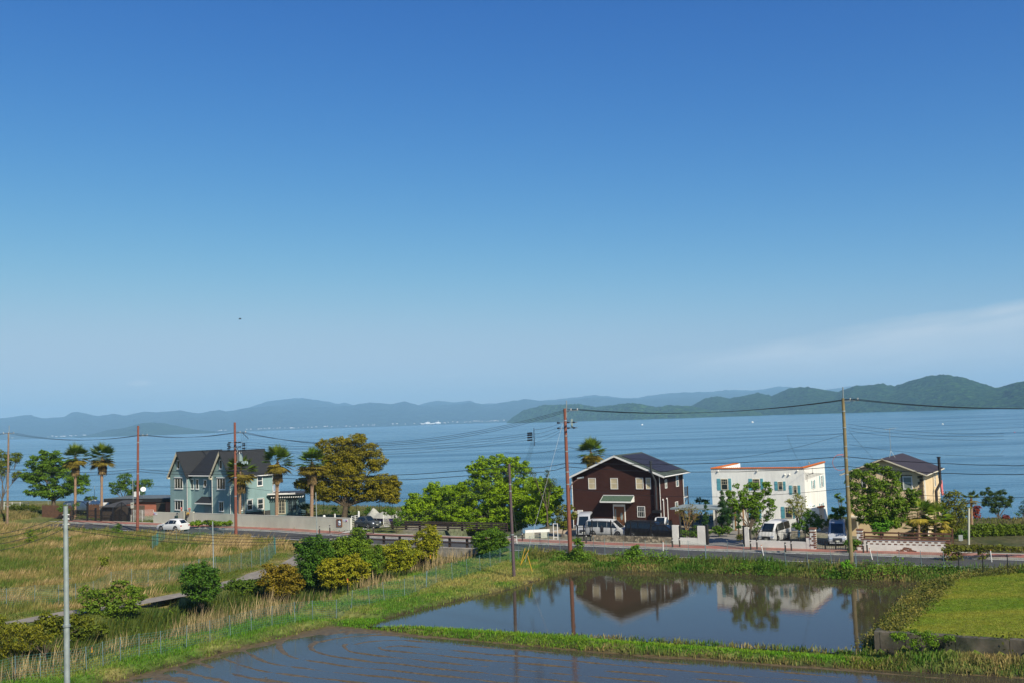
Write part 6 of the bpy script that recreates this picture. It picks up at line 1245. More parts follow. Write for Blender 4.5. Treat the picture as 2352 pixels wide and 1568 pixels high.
# ================================================================== vehicles
TYRE = mat('tyre', (.02, .02, .02), .8); RIM = mat('alloy_rim', (.4, .4, .4), .3, metal=.7); CGL = mat('car_glass', (.008, .014, .016), .04, spec=.9); CHR = mat('chrome', (.5, .52, .55), .15, metal=.9)
HL = mat('headlight', (.55, .6, .65), .1, spec=.9, metal=.3); TL = mat('tail_light', (.35, .02, .02), .2); PLT = mat('plate_white', (.6, .62, .55), .5)
def car(lab, cat, pos, head, W_, secs, paint, side=(), front=None, rear=None, wheels=(.85, 3.4), wr=.32, name='parked_car', front_glass=None, rear_glass=None, group=None, extra=None, taper=None):
    """secs: (x, zbelt, ztop, roof half width, width factor); x from rear to front"""
    c, s = math.cos(head), math.sin(head); Lc = secs[-1][0]; o = Vector((pos[0], pos[1], pos[2]))
    T = lambda x, y, z: o+Vector(((x-Lc/2)*c-y*s, (x-Lc/2)*s+y*c, z))
    t = thing(name, lab, cat, tuple(o), group); hw = W_/2; rings = []
    zb = .22
    for x, zbelt, zt, rw, k in secs:
        w_ = hw*k; up_ = max(zt-.06, zbelt); r = [(w_*.9, zb), (w_, zb+.22), (w_, zbelt*.8+.0), (w_*.965, zbelt), (rw*k, up_), (rw*k-.14, zt)]; rings.append([(x, y, z) for y, z in r]+[(x, -y, z) for y, z in reversed(r)])
    n = 12; m = MB(); vs = [T(*p) for r in rings for p in r]; fs = []
    for i in range(len(rings)-1):
        for j in range(n): j2 = (j+1) % n; fs.append((i*n+j, i*n+j2, (i+1)*n+j2, (i+1)*n+j))
    fs += [tuple(range(n)), tuple(reversed(range((len(rings)-1)*n, len(rings)*n)))]
    m.add(vs, fs, True); body = m.build('body', paint, t)
    me = body.data; me.set_sharp_from_angle(angle=R(38))
    def patch(i, j, a0, a1, b0, b1, off=.012):
        """patch on face between rings i,i+1 (a along) and ring points j,j+1 (b)"""
        A0, A1, B0, B1 = [Vector(q) for q in (rings[i][j], rings[i+1][j], rings[i][(j+1) % n], rings[i+1][(j+1) % n])]
        P = lambda a, b: A0.lerp(A1, a).lerp(B0.lerp(B1, a), b)
        q = [P(a0, b0), P(a1, b0), P(a1, b1), P(a0, b1)]; nn = (q[1]-q[0]).cross(q[3]-q[0]); nn = nn.normalized() if nn.length > 1e-9 else Vector((0, 0, 1)); ctr = sum(q, Vector())/4; cc = Vector((ctr.x, 0, .8))
        if nn.dot(ctr-cc) < 0: nn = -nn
        return [T(*(v+nn*off)) for v in q]
    for i, a0, a1 in side:
        for j in (3, 7): bb = (.08, .9) if j == 3 else (.1, .92); MB().quad(*patch(i, j, a0, a1, *bb)).build('side_window', CGL, t)
    if front_glass is not None: m = MB(); m.quad(*patch(front_glass, 5, .04, .96, .03, .97)); m.build('windscreen', CGL, t)
    if rear_glass == 'cap':
        r = rings[0]; y = r[4][1]*.9; m = MB(); m.quad(*[T(r[0][0]-.015, yy, z) for yy, z in ((-y-.05, secs[0][1]+.04), (y+.05, secs[0][1]+.04), (y-.04, secs[0][2]-.12), (-y+.04, secs[0][2]-.12))]); m.build('rear_window', CGL, t)
    elif rear_glass is not None: m = MB(); m.quad(*patch(rear_glass, 5, .08, .92, .04, .96)); m.build('rear_window', CGL, t)
    x1 = Lc; zf = secs[-2][1]
    xf = secs[-1][0]; xg = secs[-2][0]; zt_, zl_ = secs[-2][1], secs[-1][1]
    for sg in (-1, 1):
        k1 = secs[-2][4]; y0 = hw*k1; m = MB(); P0 = T(lerp(xg, xf, .25), sg*y0*.985, lerp(zt_, zl_, .3)+.0); P1 = T(xf+.01, sg*hw*secs[-1][4]*.55, zl_*.98)
        m.hexa([T(xg-.1, sg*y0*1.004, zt_-.25), T(xf+.015, sg*y0*.90*secs[-1][4]/k1, zt_-.27), T(xf+.02, sg*y0*.5, zt_-.26), T(xg-.1, sg*y0*.5, zt_-.25), T(xg-.1, sg*y0*1.004, zt_-.1), T(lerp(xg, xf, .7), sg*y0*.92, zt_-.12), T(lerp(xg, xf, .85), sg*y0*.5, zt_-.12), T(xg-.1, sg*y0*.5, zt_-.1)])
        m.build('headlight', HL, t)
        m = MB(); yb = hw*secs[0][4]; zb_ = secs[0][1]; m.hexa([T(-.02, sg*yb*.97, zb_-.22), T(.12, sg*yb*1.01, zb_-.22), T(.12, sg*yb*.7, zb_-.22), T(-.02, sg*yb*.7, zb_-.22), T(-.02, sg*yb*.96, zb_-.06), T(.12, sg*yb*1.01, zb_-.06), T(.12, sg*yb*.7, zb_-.06), T(-.02, sg*yb*.7, zb_-.06)]); m.build('tail_light', TL, t)
        k = front_glass if front_glass is not None else len(secs)-3; xm = lerp(secs[k][0], secs[k+1][0], .8); zm = secs[k+1][1]+.08; m = MB(); m.ball(T(xm, sg*(hw+.1), zm), (.1, .1, .07), 7, 5); m.build('mirror', paint, t)
    m = MB(); m.hexa([T(xf-.08, -hw*.5, .42), T(xf+.03, -hw*.5, .42), T(xf+.03, hw*.5, .42), T(xf-.08, hw*.5, .42), T(xf-.1, -hw*.5, zt_-.16), T(xf+.0, -hw*.5, zt_-.16), T(xf+.0, hw*.5, zt_-.16), T(xf-.1, hw*.5, zt_-.16)]); gr = m.build('grille', BLACKM, t)
    m = MB(); 
    for k in range(3): z = lerp(.5, zt_-.2, k/2); m.tube([T(xf+.035, -hw*.48, z), T(xf+.035, hw*.48, z)], .014, 4)
    m.build('chrome_bar', CHR, gr)
    m = MB(); m.hexa([T(xf+.04, -.17, .36), T(xf+.055, -.17, .36), T(xf+.055, .17, .36), T(xf+.04, .17, .36), T(xf+.04, -.17, .52), T(xf+.055, -.17, .52), T(xf+.055, .17, .52), T(xf+.04, .17, .52)]); m.build('plate', PLT, t)
    for x in wheels:
        for sg in (-1, 1):
            MB().tube([T(x, sg*(hw*.6), wr+.03), T(x, sg*(hw+.004), wr+.03)], wr*1.14, 16).build('wheel_arch', BLACKM, t)
            wh = MB().tube([T(x, sg*(hw-.22), wr), T(x, sg*(hw+.018), wr)], wr, 16).build('wheel', TYRE, t)
            m = MB(); m.tube([T(x, sg*(hw+.019), wr), T(x, sg*(hw+.03), wr)], wr*.16, 8)
            for k in range(6): an = k*math.pi/3; m.beam(T(x, sg*(hw+.026), wr), T(x+math.cos(an)*wr*.62, sg*(hw+.026), wr+math.sin(an)*wr*.62), .05, .012)
            m.tube([T(x+math.cos(k*math.pi/8)*wr*.62, sg*(hw+.024), wr+math.sin(k*math.pi/8)*wr*.62) for k in range(17)], .022, 4, cap=False); m.build('rim', RIM, wh)
    return t, T
def paint(n, c, r=.3, metal=0.): return mat(n, c, r, metal=metal, spec=.35, coat=.0)
PW_ = paint('white_paint', (.62, .63, .62)); PB_ = mat('black_paint', (.008, .008, .010), .3, spec=.18); PS_ = paint('silver_paint', (.40, .42, .44), .4, .1); PG_ = paint('grey_paint', (.07, .085, .095), .3, .4)
minivan = [(0, 1.0, 1.70, .66, .93), (.22, 1.02, 1.84, .70, .99), (1.5, 1.02, 1.87, .71, 1), (2.6, 1.0, 1.86, .70, 1), (3.15, .98, 1.78, .68, 1), (4.05, .96, .99, .72, .985), (4.6, .82, .85, .68, .93), (4.8, .58, .62, .6, .84)]
hiace = [(0, 1.08, 1.9, .70, .97), (.12, 1.1, 1.99, .73, .99), (1.8, 1.1, 2.02, .74, 1), (3.35, 1.1, 1.99, .73, 1), (3.6, 1.1, 1.93, .72, 1), (4.38, 1.08, 1.12, .76, .985), (4.62, .9, .93, .74, .95), (4.72, .5, .6, .7, .9)]
high = [(x, zb, zt+(.33 if zt > 1.5 else 0)+(-.12 if i == 4 else 0), rw-(.04 if zt > 1.5 else 0), k) for i, (x, zb, zt, rw, k) in enumerate(hiace)]
suv = [(0, .9, .94, .72, .92), (.12, .98, 1.02, .70, .96), (.62, 1.0, 1.50, .60, .99), (1.3, .98, 1.60, .60, 1), (2.2, .95, 1.60, .60, 1), (3.1, .93, .97, .74, 1), (4.15, .86, .89, .70, .95), (4.45, .55, .62, .6, .85)]
retro = [(0, .78, .82, .66, .9), (.15, .86, .9, .66, .95), (.75, .88, 1.38, .56, .99), (1.4, .88, 1.48, .57, 1), (2.0, .88, 1.44, .56, 1), (2.65, .86, .90, .66, 1), (3.6, .86, .88, .6, .94), (3.8, .6, .8, .5, .86)]
hatch = [(0, .85, .9, .66, .92), (.12, .9, 1.0, .66, .96), (.5, .92, 1.4, .58, .99), (1.3, .92, 1.5, .58, 1), (2.1, .9, 1.46, .57, 1), (3.0, .88, .92, .68, 1), (3.75, .76, .8, .62, .94), (3.95, .5, .58, .55, .85)]
pickup = [(0, .68, .70, .66, .98), (1.9, .68, .70, .66, .98), (1.92, 1.0, 1.72, .60, .98), (2.1, 1.02, 1.80, .62, .99), (2.6, 1.02, 1.80, .62, 1), (3.15, 1.0, 1.04, .66, 1), (3.3, .85, .88, .66, .97), (3.38, .5, .56, .62, .92)]
def cpos(p, z=.12): q = at(p, z); return (q.x, q.y, z)
car('white coupe-like SUV driving away on the road before the concrete wall', 'SUV', cpos(Q2(1330, 1190), .08), R(152), 1.84, suv, PW_, side=((2, .35, .98), (3, .02, .96), (4, .02, .72)), front_glass=4, rear_glass=1, wheels=(.85, 3.5), wr=.36)
t_, T_ = car('dark grey classic styled hatchback with upright grille beside covered boat', 'car', cpos(Q4(720, 800), .2), R(-44), 1.66, retro, PG_, side=((2, .1, .97), (3, .03, .97), (4, .03, .7)), front_glass=4, rear_glass=1, wheels=(.65, 3.05), wr=.3)
m = MB(); m.hexa([T_(3.72, -.26, .4), T_(3.86, -.26, .4), T_(3.86, .26, .4), T_(3.72, .26, .4), T_(3.66, -.26, .9), T_(3.82, -.26, .9), T_(3.82, .26, .9), T_(3.66, .26, .9)]); m.build('radiator_surround', CHR, t_)
for sg in (-.55, .55): MB().ball(T_(3.74, sg, .68), .13, 10, 7).build('round_lamp', HL, t_)
car('silver high roof camper van at the left of brown house yard', 'van', cpos(Q3(330, 610), .14), R(-99), 1.78, high, PS_, side=((0, .5, .95), (1, .03, .97), (2, .03, .97), (3, .0, .9), (4, .05, .6)), front_glass=4, rear_glass='cap', wheels=(.75, 3.7), wr=.33)
car('white minivan parked behind the black picket fence', 'minivan', (lambda q: (q[0], q[1], .14))(cpos(Q3(830, 660), .14)), R(-30), 1.74, minivan, PW_, side=((0, .5, .95), (1, .03, .97), (2, .03, .97), (3, .0, .97), (4, .03, .72)), front_glass=4, rear_glass='cap', wheels=(.85, 3.85), wr=.33)
car('black minivan parked nose right behind the stone wall', 'minivan', cpos(Q3(1700, 690), .14), R(-30), 1.84, [(x*1.04, a, b-.02, c, d) for x, a, b, c, d in minivan], PB_, side=((0, .5, .95), (1, .03, .97), (2, .03, .97), (3, .0, .97), (4, .03, .72)), front_glass=4, rear_glass='cap', wheels=(.9, 4.0), wr=.34)
car('dark hatchback half hidden behind the black minivan', 'car', (lambda q: (q.x, q.y, .14))(up(Q3(2050, 500), 107.)), R(-32), 1.7, hatch, PB_, side=((2, .1, .97), (3, .03, .97), (4, .03, .7)), front_glass=4, rear_glass=1, wheels=(.7, 3.25), wr=.31)
t_, T_ = car('small white pickup truck nose out behind the black minivan', 'truck', (lambda q: (q.x, q.y, .14))(up(Q3(1985, 420), 112.5)), R(-111), 1.48, pickup, PW_, side=((3, .05, .95), (4, .03, .8)), front_glass=4, wheels=(.7, 2.75), wr=.28)
car('white van with dark tinted windows in the yard of white house', 'van', cpos(Q5(470, 600), .14), R(-125), 1.8, hiace, PW_, side=((0, .5, .95), (1, .03, .97), (2, .03, .97), (3, .0, .9), (4, .05, .6)), front_glass=4, rear_glass='cap', wheels=(.75, 3.8), wr=.34)
car('blue silver van in shade behind the weathered pole', 'van', (lambda q: (q.x, q.y, .14))(at(Q5(1960, 640), .14)), R(-109), 1.78, [(x, a, b+(.12 if b > 1.5 else 0), c, d) for x, a, b, c, d in hiace], PS_, side=((0, .5, .95), (1, .03, .97), (2, .03, .97), (3, .0, .9), (4, .05, .6)), front_glass=4, rear_glass='cap', wheels=(.75, 3.75), wr=.33)
# boat under a grey tarpaulin
q = at(Q4(1300, 700), .2); o = thing('covered_boat', 'boat on the ground under crumpled grey tarpaulin, purple hull', 'boat', (q.x, q.y+2, .15)); q = Vector((q.x, q.y+2.0, .15)); hd = R(-40); c, s = math.cos(hd), math.sin(hd)
T = lambda x, y, z: q+Vector((x*c-y*s, x*s+y*c, z)); vs = []; fs = []; n = 13
xs_ = [-2.4, -2.2, -1.2, 0, 1.0, 1.7, 2.2]; ws = [.6, .85, .95, .95, .8, .5, .08]
for x, w_ in zip(xs_, ws): vs += [T(x, -w_*.3, .35), T(x, -w_, .85), T(x, w_, .85), T(x, w_*.3, .35)]
for i in range(len(xs_)-1):
    for j in range(4): j2 = (j+1) % 4; fs.append((i*4+j, i*4+j2, (i+1)*4+j2, (i+1)*4+j))
MB().add(vs, fs+[(0, 1, 2, 3)]).build('hull', mat('purple_hull', (.06, .04, .22), .4), o)
vs = []; fs = []; nx_, ny_ = 16, 9
for i in range(nx_+1):
    x = -2.5+4.9*i/nx_; w_ = np.interp(x, xs_, ws)+.08; hgt = .5+.75*math.exp(-((x+1.6)/.5)**2)+.3*math.exp(-((x-.4)/.8)**2)
    for j in range(ny_+1): y = (j/ny_*2-1); vs.append(T(x, y*w_, .86+hgt*(1-abs(y)**1.5)+.05*math.sin(i*1.9+j*2.3)*(1-abs(y))))
for i in range(nx_):
    for j in range(ny_): k = i*(ny_+1)+j; fs.append((k, k+ny_+1, k+ny_+2, k+1))
MB().add(vs, fs).build('tarpaulin', mat('grey_tarp', (.36, .36, .31), .85, var=.15, vscale=3), o)
m = MB(); m.tube([T(-1.2, -.9, .1), T(-1.2, .9, .1)], .1, 6); m.tube([T(.9, -.8, .1), T(.9, .8, .1)], .1, 6); m.box(T(-1.2, 0, .25), (.1, .1, .12)); m.box(T(.9, 0, .25), (.1, .1, .12)); m.build('cradle', DARKW, o)
# ================================================================== vegetation
LEAF = vmat('leaf', .6, .2, trans=.17); GRASSM = vmat('grass_blade', .7, .15, trans=.15); BARK = mat('bark', (.10, .075, .05), .9, var=.4, vscale=4, bump=.02, bscale=12); DRYM = vmat('dry_frond', .8, .1, trans=.1)
GR = np.random.default_rng(5)
def unit(n): v = GR.normal(size=(n, 3)); return v/np.linalg.norm(v, axis=1)[:, None]
def leaf_mesh(C, Nn, size, tint, asp=.6):
    """one small quad per leaf at C with normal Nn"""
    n = len(C); r = unit(n); a = np.cross(Nn, r); a /= np.linalg.norm(a, axis=1)[:, None]+1e-9; b = np.cross(Nn, a)
    s = (size*(.6+.8*GR.random(n)))[:, None] if np.ndim(size) == 0 else (size*(.6+.8*GR.random(n)))[:, None]
    a = a*s*.5; b = b*s*.5*asp
    V = np.stack([C-a, C-b*1., C+a, C+b*1.], 1).reshape(-1, 3); return V, np.arange(n*4).reshape(-1, 4), np.repeat(tint, 4, 0)
def crown_pts(lobes, dens, sub=.24, flat=.7, hollow=.45, up_bias=.35, leaf=.22, bottom=-1.):
    """lobes: (center, radii). returns leaf centres, normals, per-leaf clump id value"""
    C = []; Nn = []; cv = []; centres = []
    for c, r in lobes:
        c = np.array(c, float); r = np.array(r, float); s0 = float(np.clip(min(r)*sub*2, .2, .85)); k = int(np.clip(1.5*4*(r[0]*r[2]+r[0]*r[1])/2/(s0*s0), 7, 260))
        d = unit(k); rad = hollow+(1-hollow)*GR.random(k)**.55; d[:, 2] = np.maximum(d[:, 2], bottom); cc = c+d*r*rad[:, None]; cr_s = s0*(.65+.6*GR.random(k))
        for q, s_ in zip(cc, cr_s):
            centres.append(q); n = max(6, int(dens*s_*s_*9.5/(leaf*leaf))); e = unit(n); e[:, 2] = np.where(GR.random(n) < up_bias, np.abs(e[:, 2]), e[:, 2]); rr = s_*(.45+.6*GR.random(n))
            C.append(q+e*rr[:, None]*np.array([1, 1, flat])); nn = e+unit(n)*.7+np.array([0, 0, .35]); Nn.append(nn/np.linalg.norm(nn, axis=1)[:, None]); cv.append(np.full(n, GR.random()))
    return np.concatenate(C), np.concatenate(Nn), np.concatenate(cv), centres
def tints(cv, c1, c2, j=.25):
    t = np.clip(cv*.75+GR.random(len(cv))*.45-.1, 0, 1)[:, None]; c1 = np.array(c1)*np.array((1.3, 1.45, .7)); c2 = np.array(c2)*np.array((1.35, 1.45, .65)); return (np.array(c1)*(1-t)+np.array(c2)*t)*(1-j+2*j*GR.random(len(cv)))[:, None]
def limb(m, a, b, r0, r1, bend=.12, n=5):
    a = Vector(a); b = Vector(b); L_ = (b-a).length; P = [a.lerp(b, k/n)+Vector((GR.normal()*bend*L_*.18, GR.normal()*bend*L_*.18, math.sin(math.pi*k/n)*bend*L_*.4)) if 0 < k < n else a.lerp(b, k/n) for k in range(n+1)]
    m.tube(P, [lerp(r0, r1, k/n) for k in range(n+1)], 6); return P
def px_lobes(L_, D, dk=.9, rag=0):
    out = []
    for q in L_:
        u_, v_, ru, rv = q[:4]; dd = q[4] if len(q) > 4 else 0; p = up((u_, v_), D+dd); s = D/F; out.append((tuple(p), (ru*s, ru*s*dk, rv*s)))
        for _ in range(rag):
            a_ = GR.uniform(-.6, 3.74); k_ = GR.uniform(.22, .42); out.append(((p.x+math.cos(a_)*ru*s*1.02, p.y+GR.normal()*ru*s*.4, p.z+math.sin(a_)*rv*s*1.02), (ru*s*k_, ru*s*k_, rv*s*k_*1.1)))
    return out
def tree(name, lab, base, D, L_, c1, c2, leaf=.22, dens=1., sub=.24, r0=.25, cat='tree', group=None, trunk=True, bark=BARK, fork=.35, hollow=.45, flat=.7, asp=.6, twigs=24, bottom=-1., dk=.9, up_bias=.35, leafmat=None, crown_name='crown', rag=0):
    b = up(base, D); b = Vector((b.x, b.y, hz(b.x, b.y))); t = thing(name, lab, cat, tuple(b), group); lobes = px_lobes(L_, D, dk, rag)
    C, Nn, cv, cen = crown_pts(lobes, dens, sub, flat, hollow, up_bias, leaf, bottom)
    ok = C[:, 2] > height(C[:, 0], C[:, 1])+.02; C, Nn, cv = C[ok], Nn[ok], cv[ok]
    V, Fq, T = leaf_mesh(C, Nn, leaf, tints(cv, c1, c2), asp); npmesh(crown_name, V, Fq, leafmat or LEAF, t, T)
    if trunk:
        m = MB(); zc = np.mean([l[0][2] for l in lobes]); fk = Vector((b.x, b.y, lerp(b.z, max(zc, b.z+.5), fork))); cx = np.mean([l[0][0] for l in lobes]); fk.x = lerp(b.x, cx, .3)
        m.tube([b+Vector((0, 0, -.2)), b+Vector((0, 0, .15)), b.lerp(fk, .5), fk], [r0*1.7, r0*1.15, r0*.95, r0*.8], 8)
        for c, r in [l for l in lobes if l[1][0] >= .45*max(q[1][0] for q in lobes)]:
            P = limb(m, fk, Vector(c)+Vector((0, 0, -r[2]*.2)), r0*(.6 if len(lobes) < 9 else .32), r0*(.22 if len(lobes) < 9 else .1))
        idx_ = GR.permutation(len(cen))[:twigs]
        for i in idx_:
            c = Vector(cen[i]); l = min(lobes, key=lambda q: (Vector(q[0])-c).length); limb(m, Vector(l[0]).lerp(fk, .35), c, r0*.14, r0*.04, n=3)
        m.build('trunk', bark, t)
    return t
OAK1, OAK2 = (.085, .075, .012), (.20, .155, .013); BR1, BR2 = (.055, .105, .006), (.20, .28, .010); DG1, DG2 = (.022, .052, .010), (.065, .12, .016); MG1, MG2 = (.03, .07, .01), (.09, .15, .02)
cv_ = lambda f, *a: [(*f(x, y), rx*k_, ry*k_) for x, y, rx, ry in a for k_ in (KS[f],)]
KS = {A: .2198, B: .2198, C: .2198, D_: .2197, G: .2197, I: .293, J: .2013, E: .2563, K: .2567, L: .2567, N: .3164, M: .2686}
Lg = lambda x, y: L(x, y)
KS[Lg] = .2567*1.22
# ---- far left
tree('broad_tree', 'sparse spreading tree with bare limbs at the far left edge', A(10, 1080), 170., cv_(A, (20, 560, 70, 50), (130, 600, 90, 55), (-60, 640, 90, 80), (60, 680, 60, 40), (180, 780, 60, 30), (20, 760, 60, 40)), (.05, .07, .012), (.13, .14, .02), dens=.8, leaf=.2, sub=.3, rag=1, r0=.24, twigs=50, fork=.3)
tree('broad_tree', 'large wide green tree behind the left palms', A(555, 1090), 168., cv_(A, (530, 590, 110, 70), (400, 650, 120, 75), (600, 680, 130, 80), (330, 780, 110, 75), (480, 800, 160, 110), (680, 830, 130, 110), (380, 930, 110, 80), (560, 960, 150, 70), (800, 900, 120, 90), (860, 820, 70, 60)), (.03, .07, .008), (.10, .16, .015), dens=1.1, leaf=.24, r0=.4, twigs=60, flat=.45, rag=1)
tree('small_tree', 'open green tree behind the flat dark roof', A(1290, 1040), 172., cv_(A, (1310, 810, 70, 50), (1230, 880, 90, 40), (1350, 900, 80, 60), (1500, 870, 100, 50), (1420, 970, 90, 45), (1200, 950, 50, 30)), (.03, .065, .01), (.08, .13, .02), dens=.7, leaf=.22, r0=.16, twigs=40)
tree('shrub', 'low round shrub behind the travel trailer', A(960, 1050), 170., cv_(A, (960, 1025, 55, 25), (905, 1030, 25, 30)), (.03, .06, .01), (.08, .12, .02), r0=.06, cat='shrub', leaf=.16)
# ---- palms
def fan_palm_mesh(Rr, n_f, skirt, seed, droop=.5):
    g = np.random.default_rng(seed); V = []; Q = []; T = []; Vd = []; Qd = []; Td = []
    def fan(o, d, L_, spread, nseg, col, VV, QQ, TT, fold=.35, w=.075, fl=.55):
        d = d/np.linalg.norm(d); s = np.cross(d, [0, 0, 1.]); s = s/(np.linalg.norm(s)+1e-9); u_ = np.cross(s, d)
        for k in range(nseg):
            a = (k/(nseg-1)-.5)*2*spread; dr = d*math.cos(a)+s*math.sin(a); tipd = dr+np.array([0, 0, -fl*(.3+abs(a)*.6)]); tipd /= np.linalg.norm(tipd)
            l = L_*(1-.25*abs(a)/spread)*(.85+.3*g.random()); p0 = o; p1 = o+dr*l*.6; p2 = p1+tipd*l*.5; ww = np.cross(dr, u_*(1)+s*.4*g.normal()); ww = ww/(np.linalg.norm(ww)+1e-9)*w*L_
            i = len(VV); VV += [p0, p1-ww, p1+ww, p2]; QQ.append((i, i+1, i+3, i+2)); c = np.array(col)*(.75+.5*g.random()); TT += [c]*4
    for k in range(n_f):
        az_ = g.random()*2*math.pi; el_ = math.asin(np.clip(g.uniform(-.75, 1.), -1, 1)); d = np.array([math.cos(az_)*math.cos(el_), math.sin(az_)*math.cos(el_), math.sin(el_)*1.05]); pl = Rr*(.42+.1*g.random()); o = d*pl+np.array([0, 0, -.1*(1-math.sin(el_))])
        green = np.array((.06, .14, .012)) if el_ > -.15 else np.array((.20, .16, .03)); green = green*(1-.3*g.random())+np.array((.09, .07, 0))*g.random(); fan(o, d+np.array([0, 0, .02]), Rr*.58, 1.25, 17, green, V, Q, T, w=.045, fl=.32)
        i = len(V); s = np.cross(d, [0, 0, 1.]); s = s/(np.linalg.norm(s)+1e-9)*.02; V += [-s, s, o+s, o-s]; Q.append((i, i+1, i+2, i+3)); T += [np.array((.12, .11, .03))]*4
    for k in range(int(46*skirt)):
        az_ = g.random()*2*math.pi; z0 = -g.random()*skirt*.75-.15; rr = .28*Rr*(1-.5*g.random()); o = np.array([math.cos(az_)*rr*.5, math.sin(az_)*rr*.5, z0*Rr*.6]); d = np.array([math.cos(az_)*.42, math.sin(az_)*.42, -1.]); fan(o, d, Rr*.5, .5, 9, (.26, .18, .08) if g.random() < .6 else (.10, .075, .03), Vd, Qd, Td, w=.06, fl=.9)
    return [np.array(x) for x in (V, Q, T, Vd, Qd, Td)]
def palm(lab, basep, topc, D, Rpx, skirt, seed, zb=None, r=.17, name='fan_palm'):
    c = up(topc, D); b = up(basep, D); b = Vector((b.x, b.y, hz(b.x, b.y))); t = thing(name, lab, 'palm tree', tuple(b), 'tall fan palms'); Rr = Rpx*1.12*D/F
    m = MB(); n = 22; P = []; Rs = []
    for k in range(n+1): f = k/n; P.append(b.lerp(c, f)+Vector((math.sin(f*3+seed)*.05, 0, 0))); Rs.append(r*(1.25-.35*f)+(.02 if k % 2 else 0)+(.05 if .62 < f < .9 else 0))
    m.tube(P, Rs, 9); m.build('trunk', mat('palm_bark', (.28, .18, .11), .9, var=.35, vscale=5, vstretch=(1, 1, 3), bump=.03, bscale=10), t)
    V, Q, T, Vd, Qd, Td = fan_palm_mesh(Rr, 58, skirt, seed); o = np.array(c); npmesh('crown', V+o, Q, LEAF, t, T); npmesh('dead_fronds', Vd+o, Qd, DRYM, t, Td)
palm('leftmost of the tall palms, before the broad green tree', A(780, 1110), A(790, 590), 158, 29, 1.9, 1)
palm('second tall palm from the left, standing clear against lake', A(1058, 1100), A(1070, 595), 158, 30, 1.6, 2)
palm('shorter palm beside the transformer pole before the teal house', B(937, 1185), B(948, 735), 141, 33, 2.0, 3)
palm('tall palm at the right corner of the teal house', B(1325, 1195), B(1332, 640), 137, 34, 1.9, 4, r=.2)
palm('tall palm between the sunroom and the olive green tree', B(1690, 1210), B(1690, 650), 133, 33, 2.0, 5, r=.2)
palm('palm top rising behind the brown house roof', E(366, 1000), E(365, 575), 131, 31, 1.5, 6)
# ---- the big olive tree and things behind the wall
tree('olive_tree', 'large spreading tree with golden olive leaves by the lake', C(585, 1215), 138., cv_(C, (720, 410, 110, 65), (560, 450, 110, 70), (380, 460, 70, 50), (420, 560, 110, 90), (860, 520, 110, 75), (680, 560, 140, 90), (540, 640, 150, 90), (920, 660, 105, 85), (760, 700, 140, 90), (250, 800, 130, 70), (420, 800, 150, 90), (600, 830, 150, 90), (800, 850, 160, 85), (1010, 850, 140, 80), (1090, 860, 90, 80), (200, 880, 120, 60), (380, 930, 130, 70), (640, 960, 90, 60), (940, 950, 130, 70), (1060, 1000, 90, 75), (340, 1010, 80, 40), (1100, 930, 70, 50), (130, 850, 60, 50), (500, 960, 120, 60), (760, 980, 120, 55), (1090, 980, 80, 60), (620, 720, 150, 90), (300, 930, 100, 60), (1000, 960, 120, 60), (880, 1000, 110, 50), (1100, 1040, 60, 40), (420, 1010, 90, 45), (660, 560, 120, 80), (480, 720, 130, 80)), OAK1, OAK2, leaf=.19, dens=1.2, sub=.24, rag=1, r0=.42, twigs=90, fork=.34, dk=1.0, bark=mat('tan_bark', (.075, .055, .032), .9, var=.45, vscale=3, bump=.04, bscale=8))
for bp, D, L_, lab in ((C(490, 1210), 139, ((490, 1140, 38, 22), (515, 1165, 20, 20), (465, 1175, 18, 12)), 'small dark shrub left of the big olive trunk'), (C(845, 1215), 135, ((845, 1165, 45, 35), (845, 1135, 30, 20)), 'dark V shaped small tree behind the grey car'), (C(630, 1200), 140, ((630, 1120, 14, 45), (635, 1165, 22, 20)), 'thin dark shrub right of the big olive trunk')):
    tree('shrub', lab, bp, D, cv_(C, *L_), DG1, DG2, r0=.05, cat='shrub', leaf=.15, twigs=14, dens=.8, hollow=.2)
def small_palm(lab, base, D, c, Rpx, seed, n=26, green=1.):
    b = up(base, D); b = Vector((b.x, b.y, hz(b.x, b.y))); t = thing('small_palm', lab, 'palm', tuple(b)); cc = up(c, D); Rr = Rpx*1.35*D/F; V, Q, T, *_ = fan_palm_mesh(Rr, n, .1, seed); npmesh('crown', V+np.array(cc), Q, LEAF, t, T*green); MB().tube([b, cc], [.16, .12], 7).build('trunk', MATS['palm_bark'], t)
small_palm('low dark palm by the shore left of the olive tree', C(200, 1210), 140, C(200, 1160), 19, 11, green=.5)
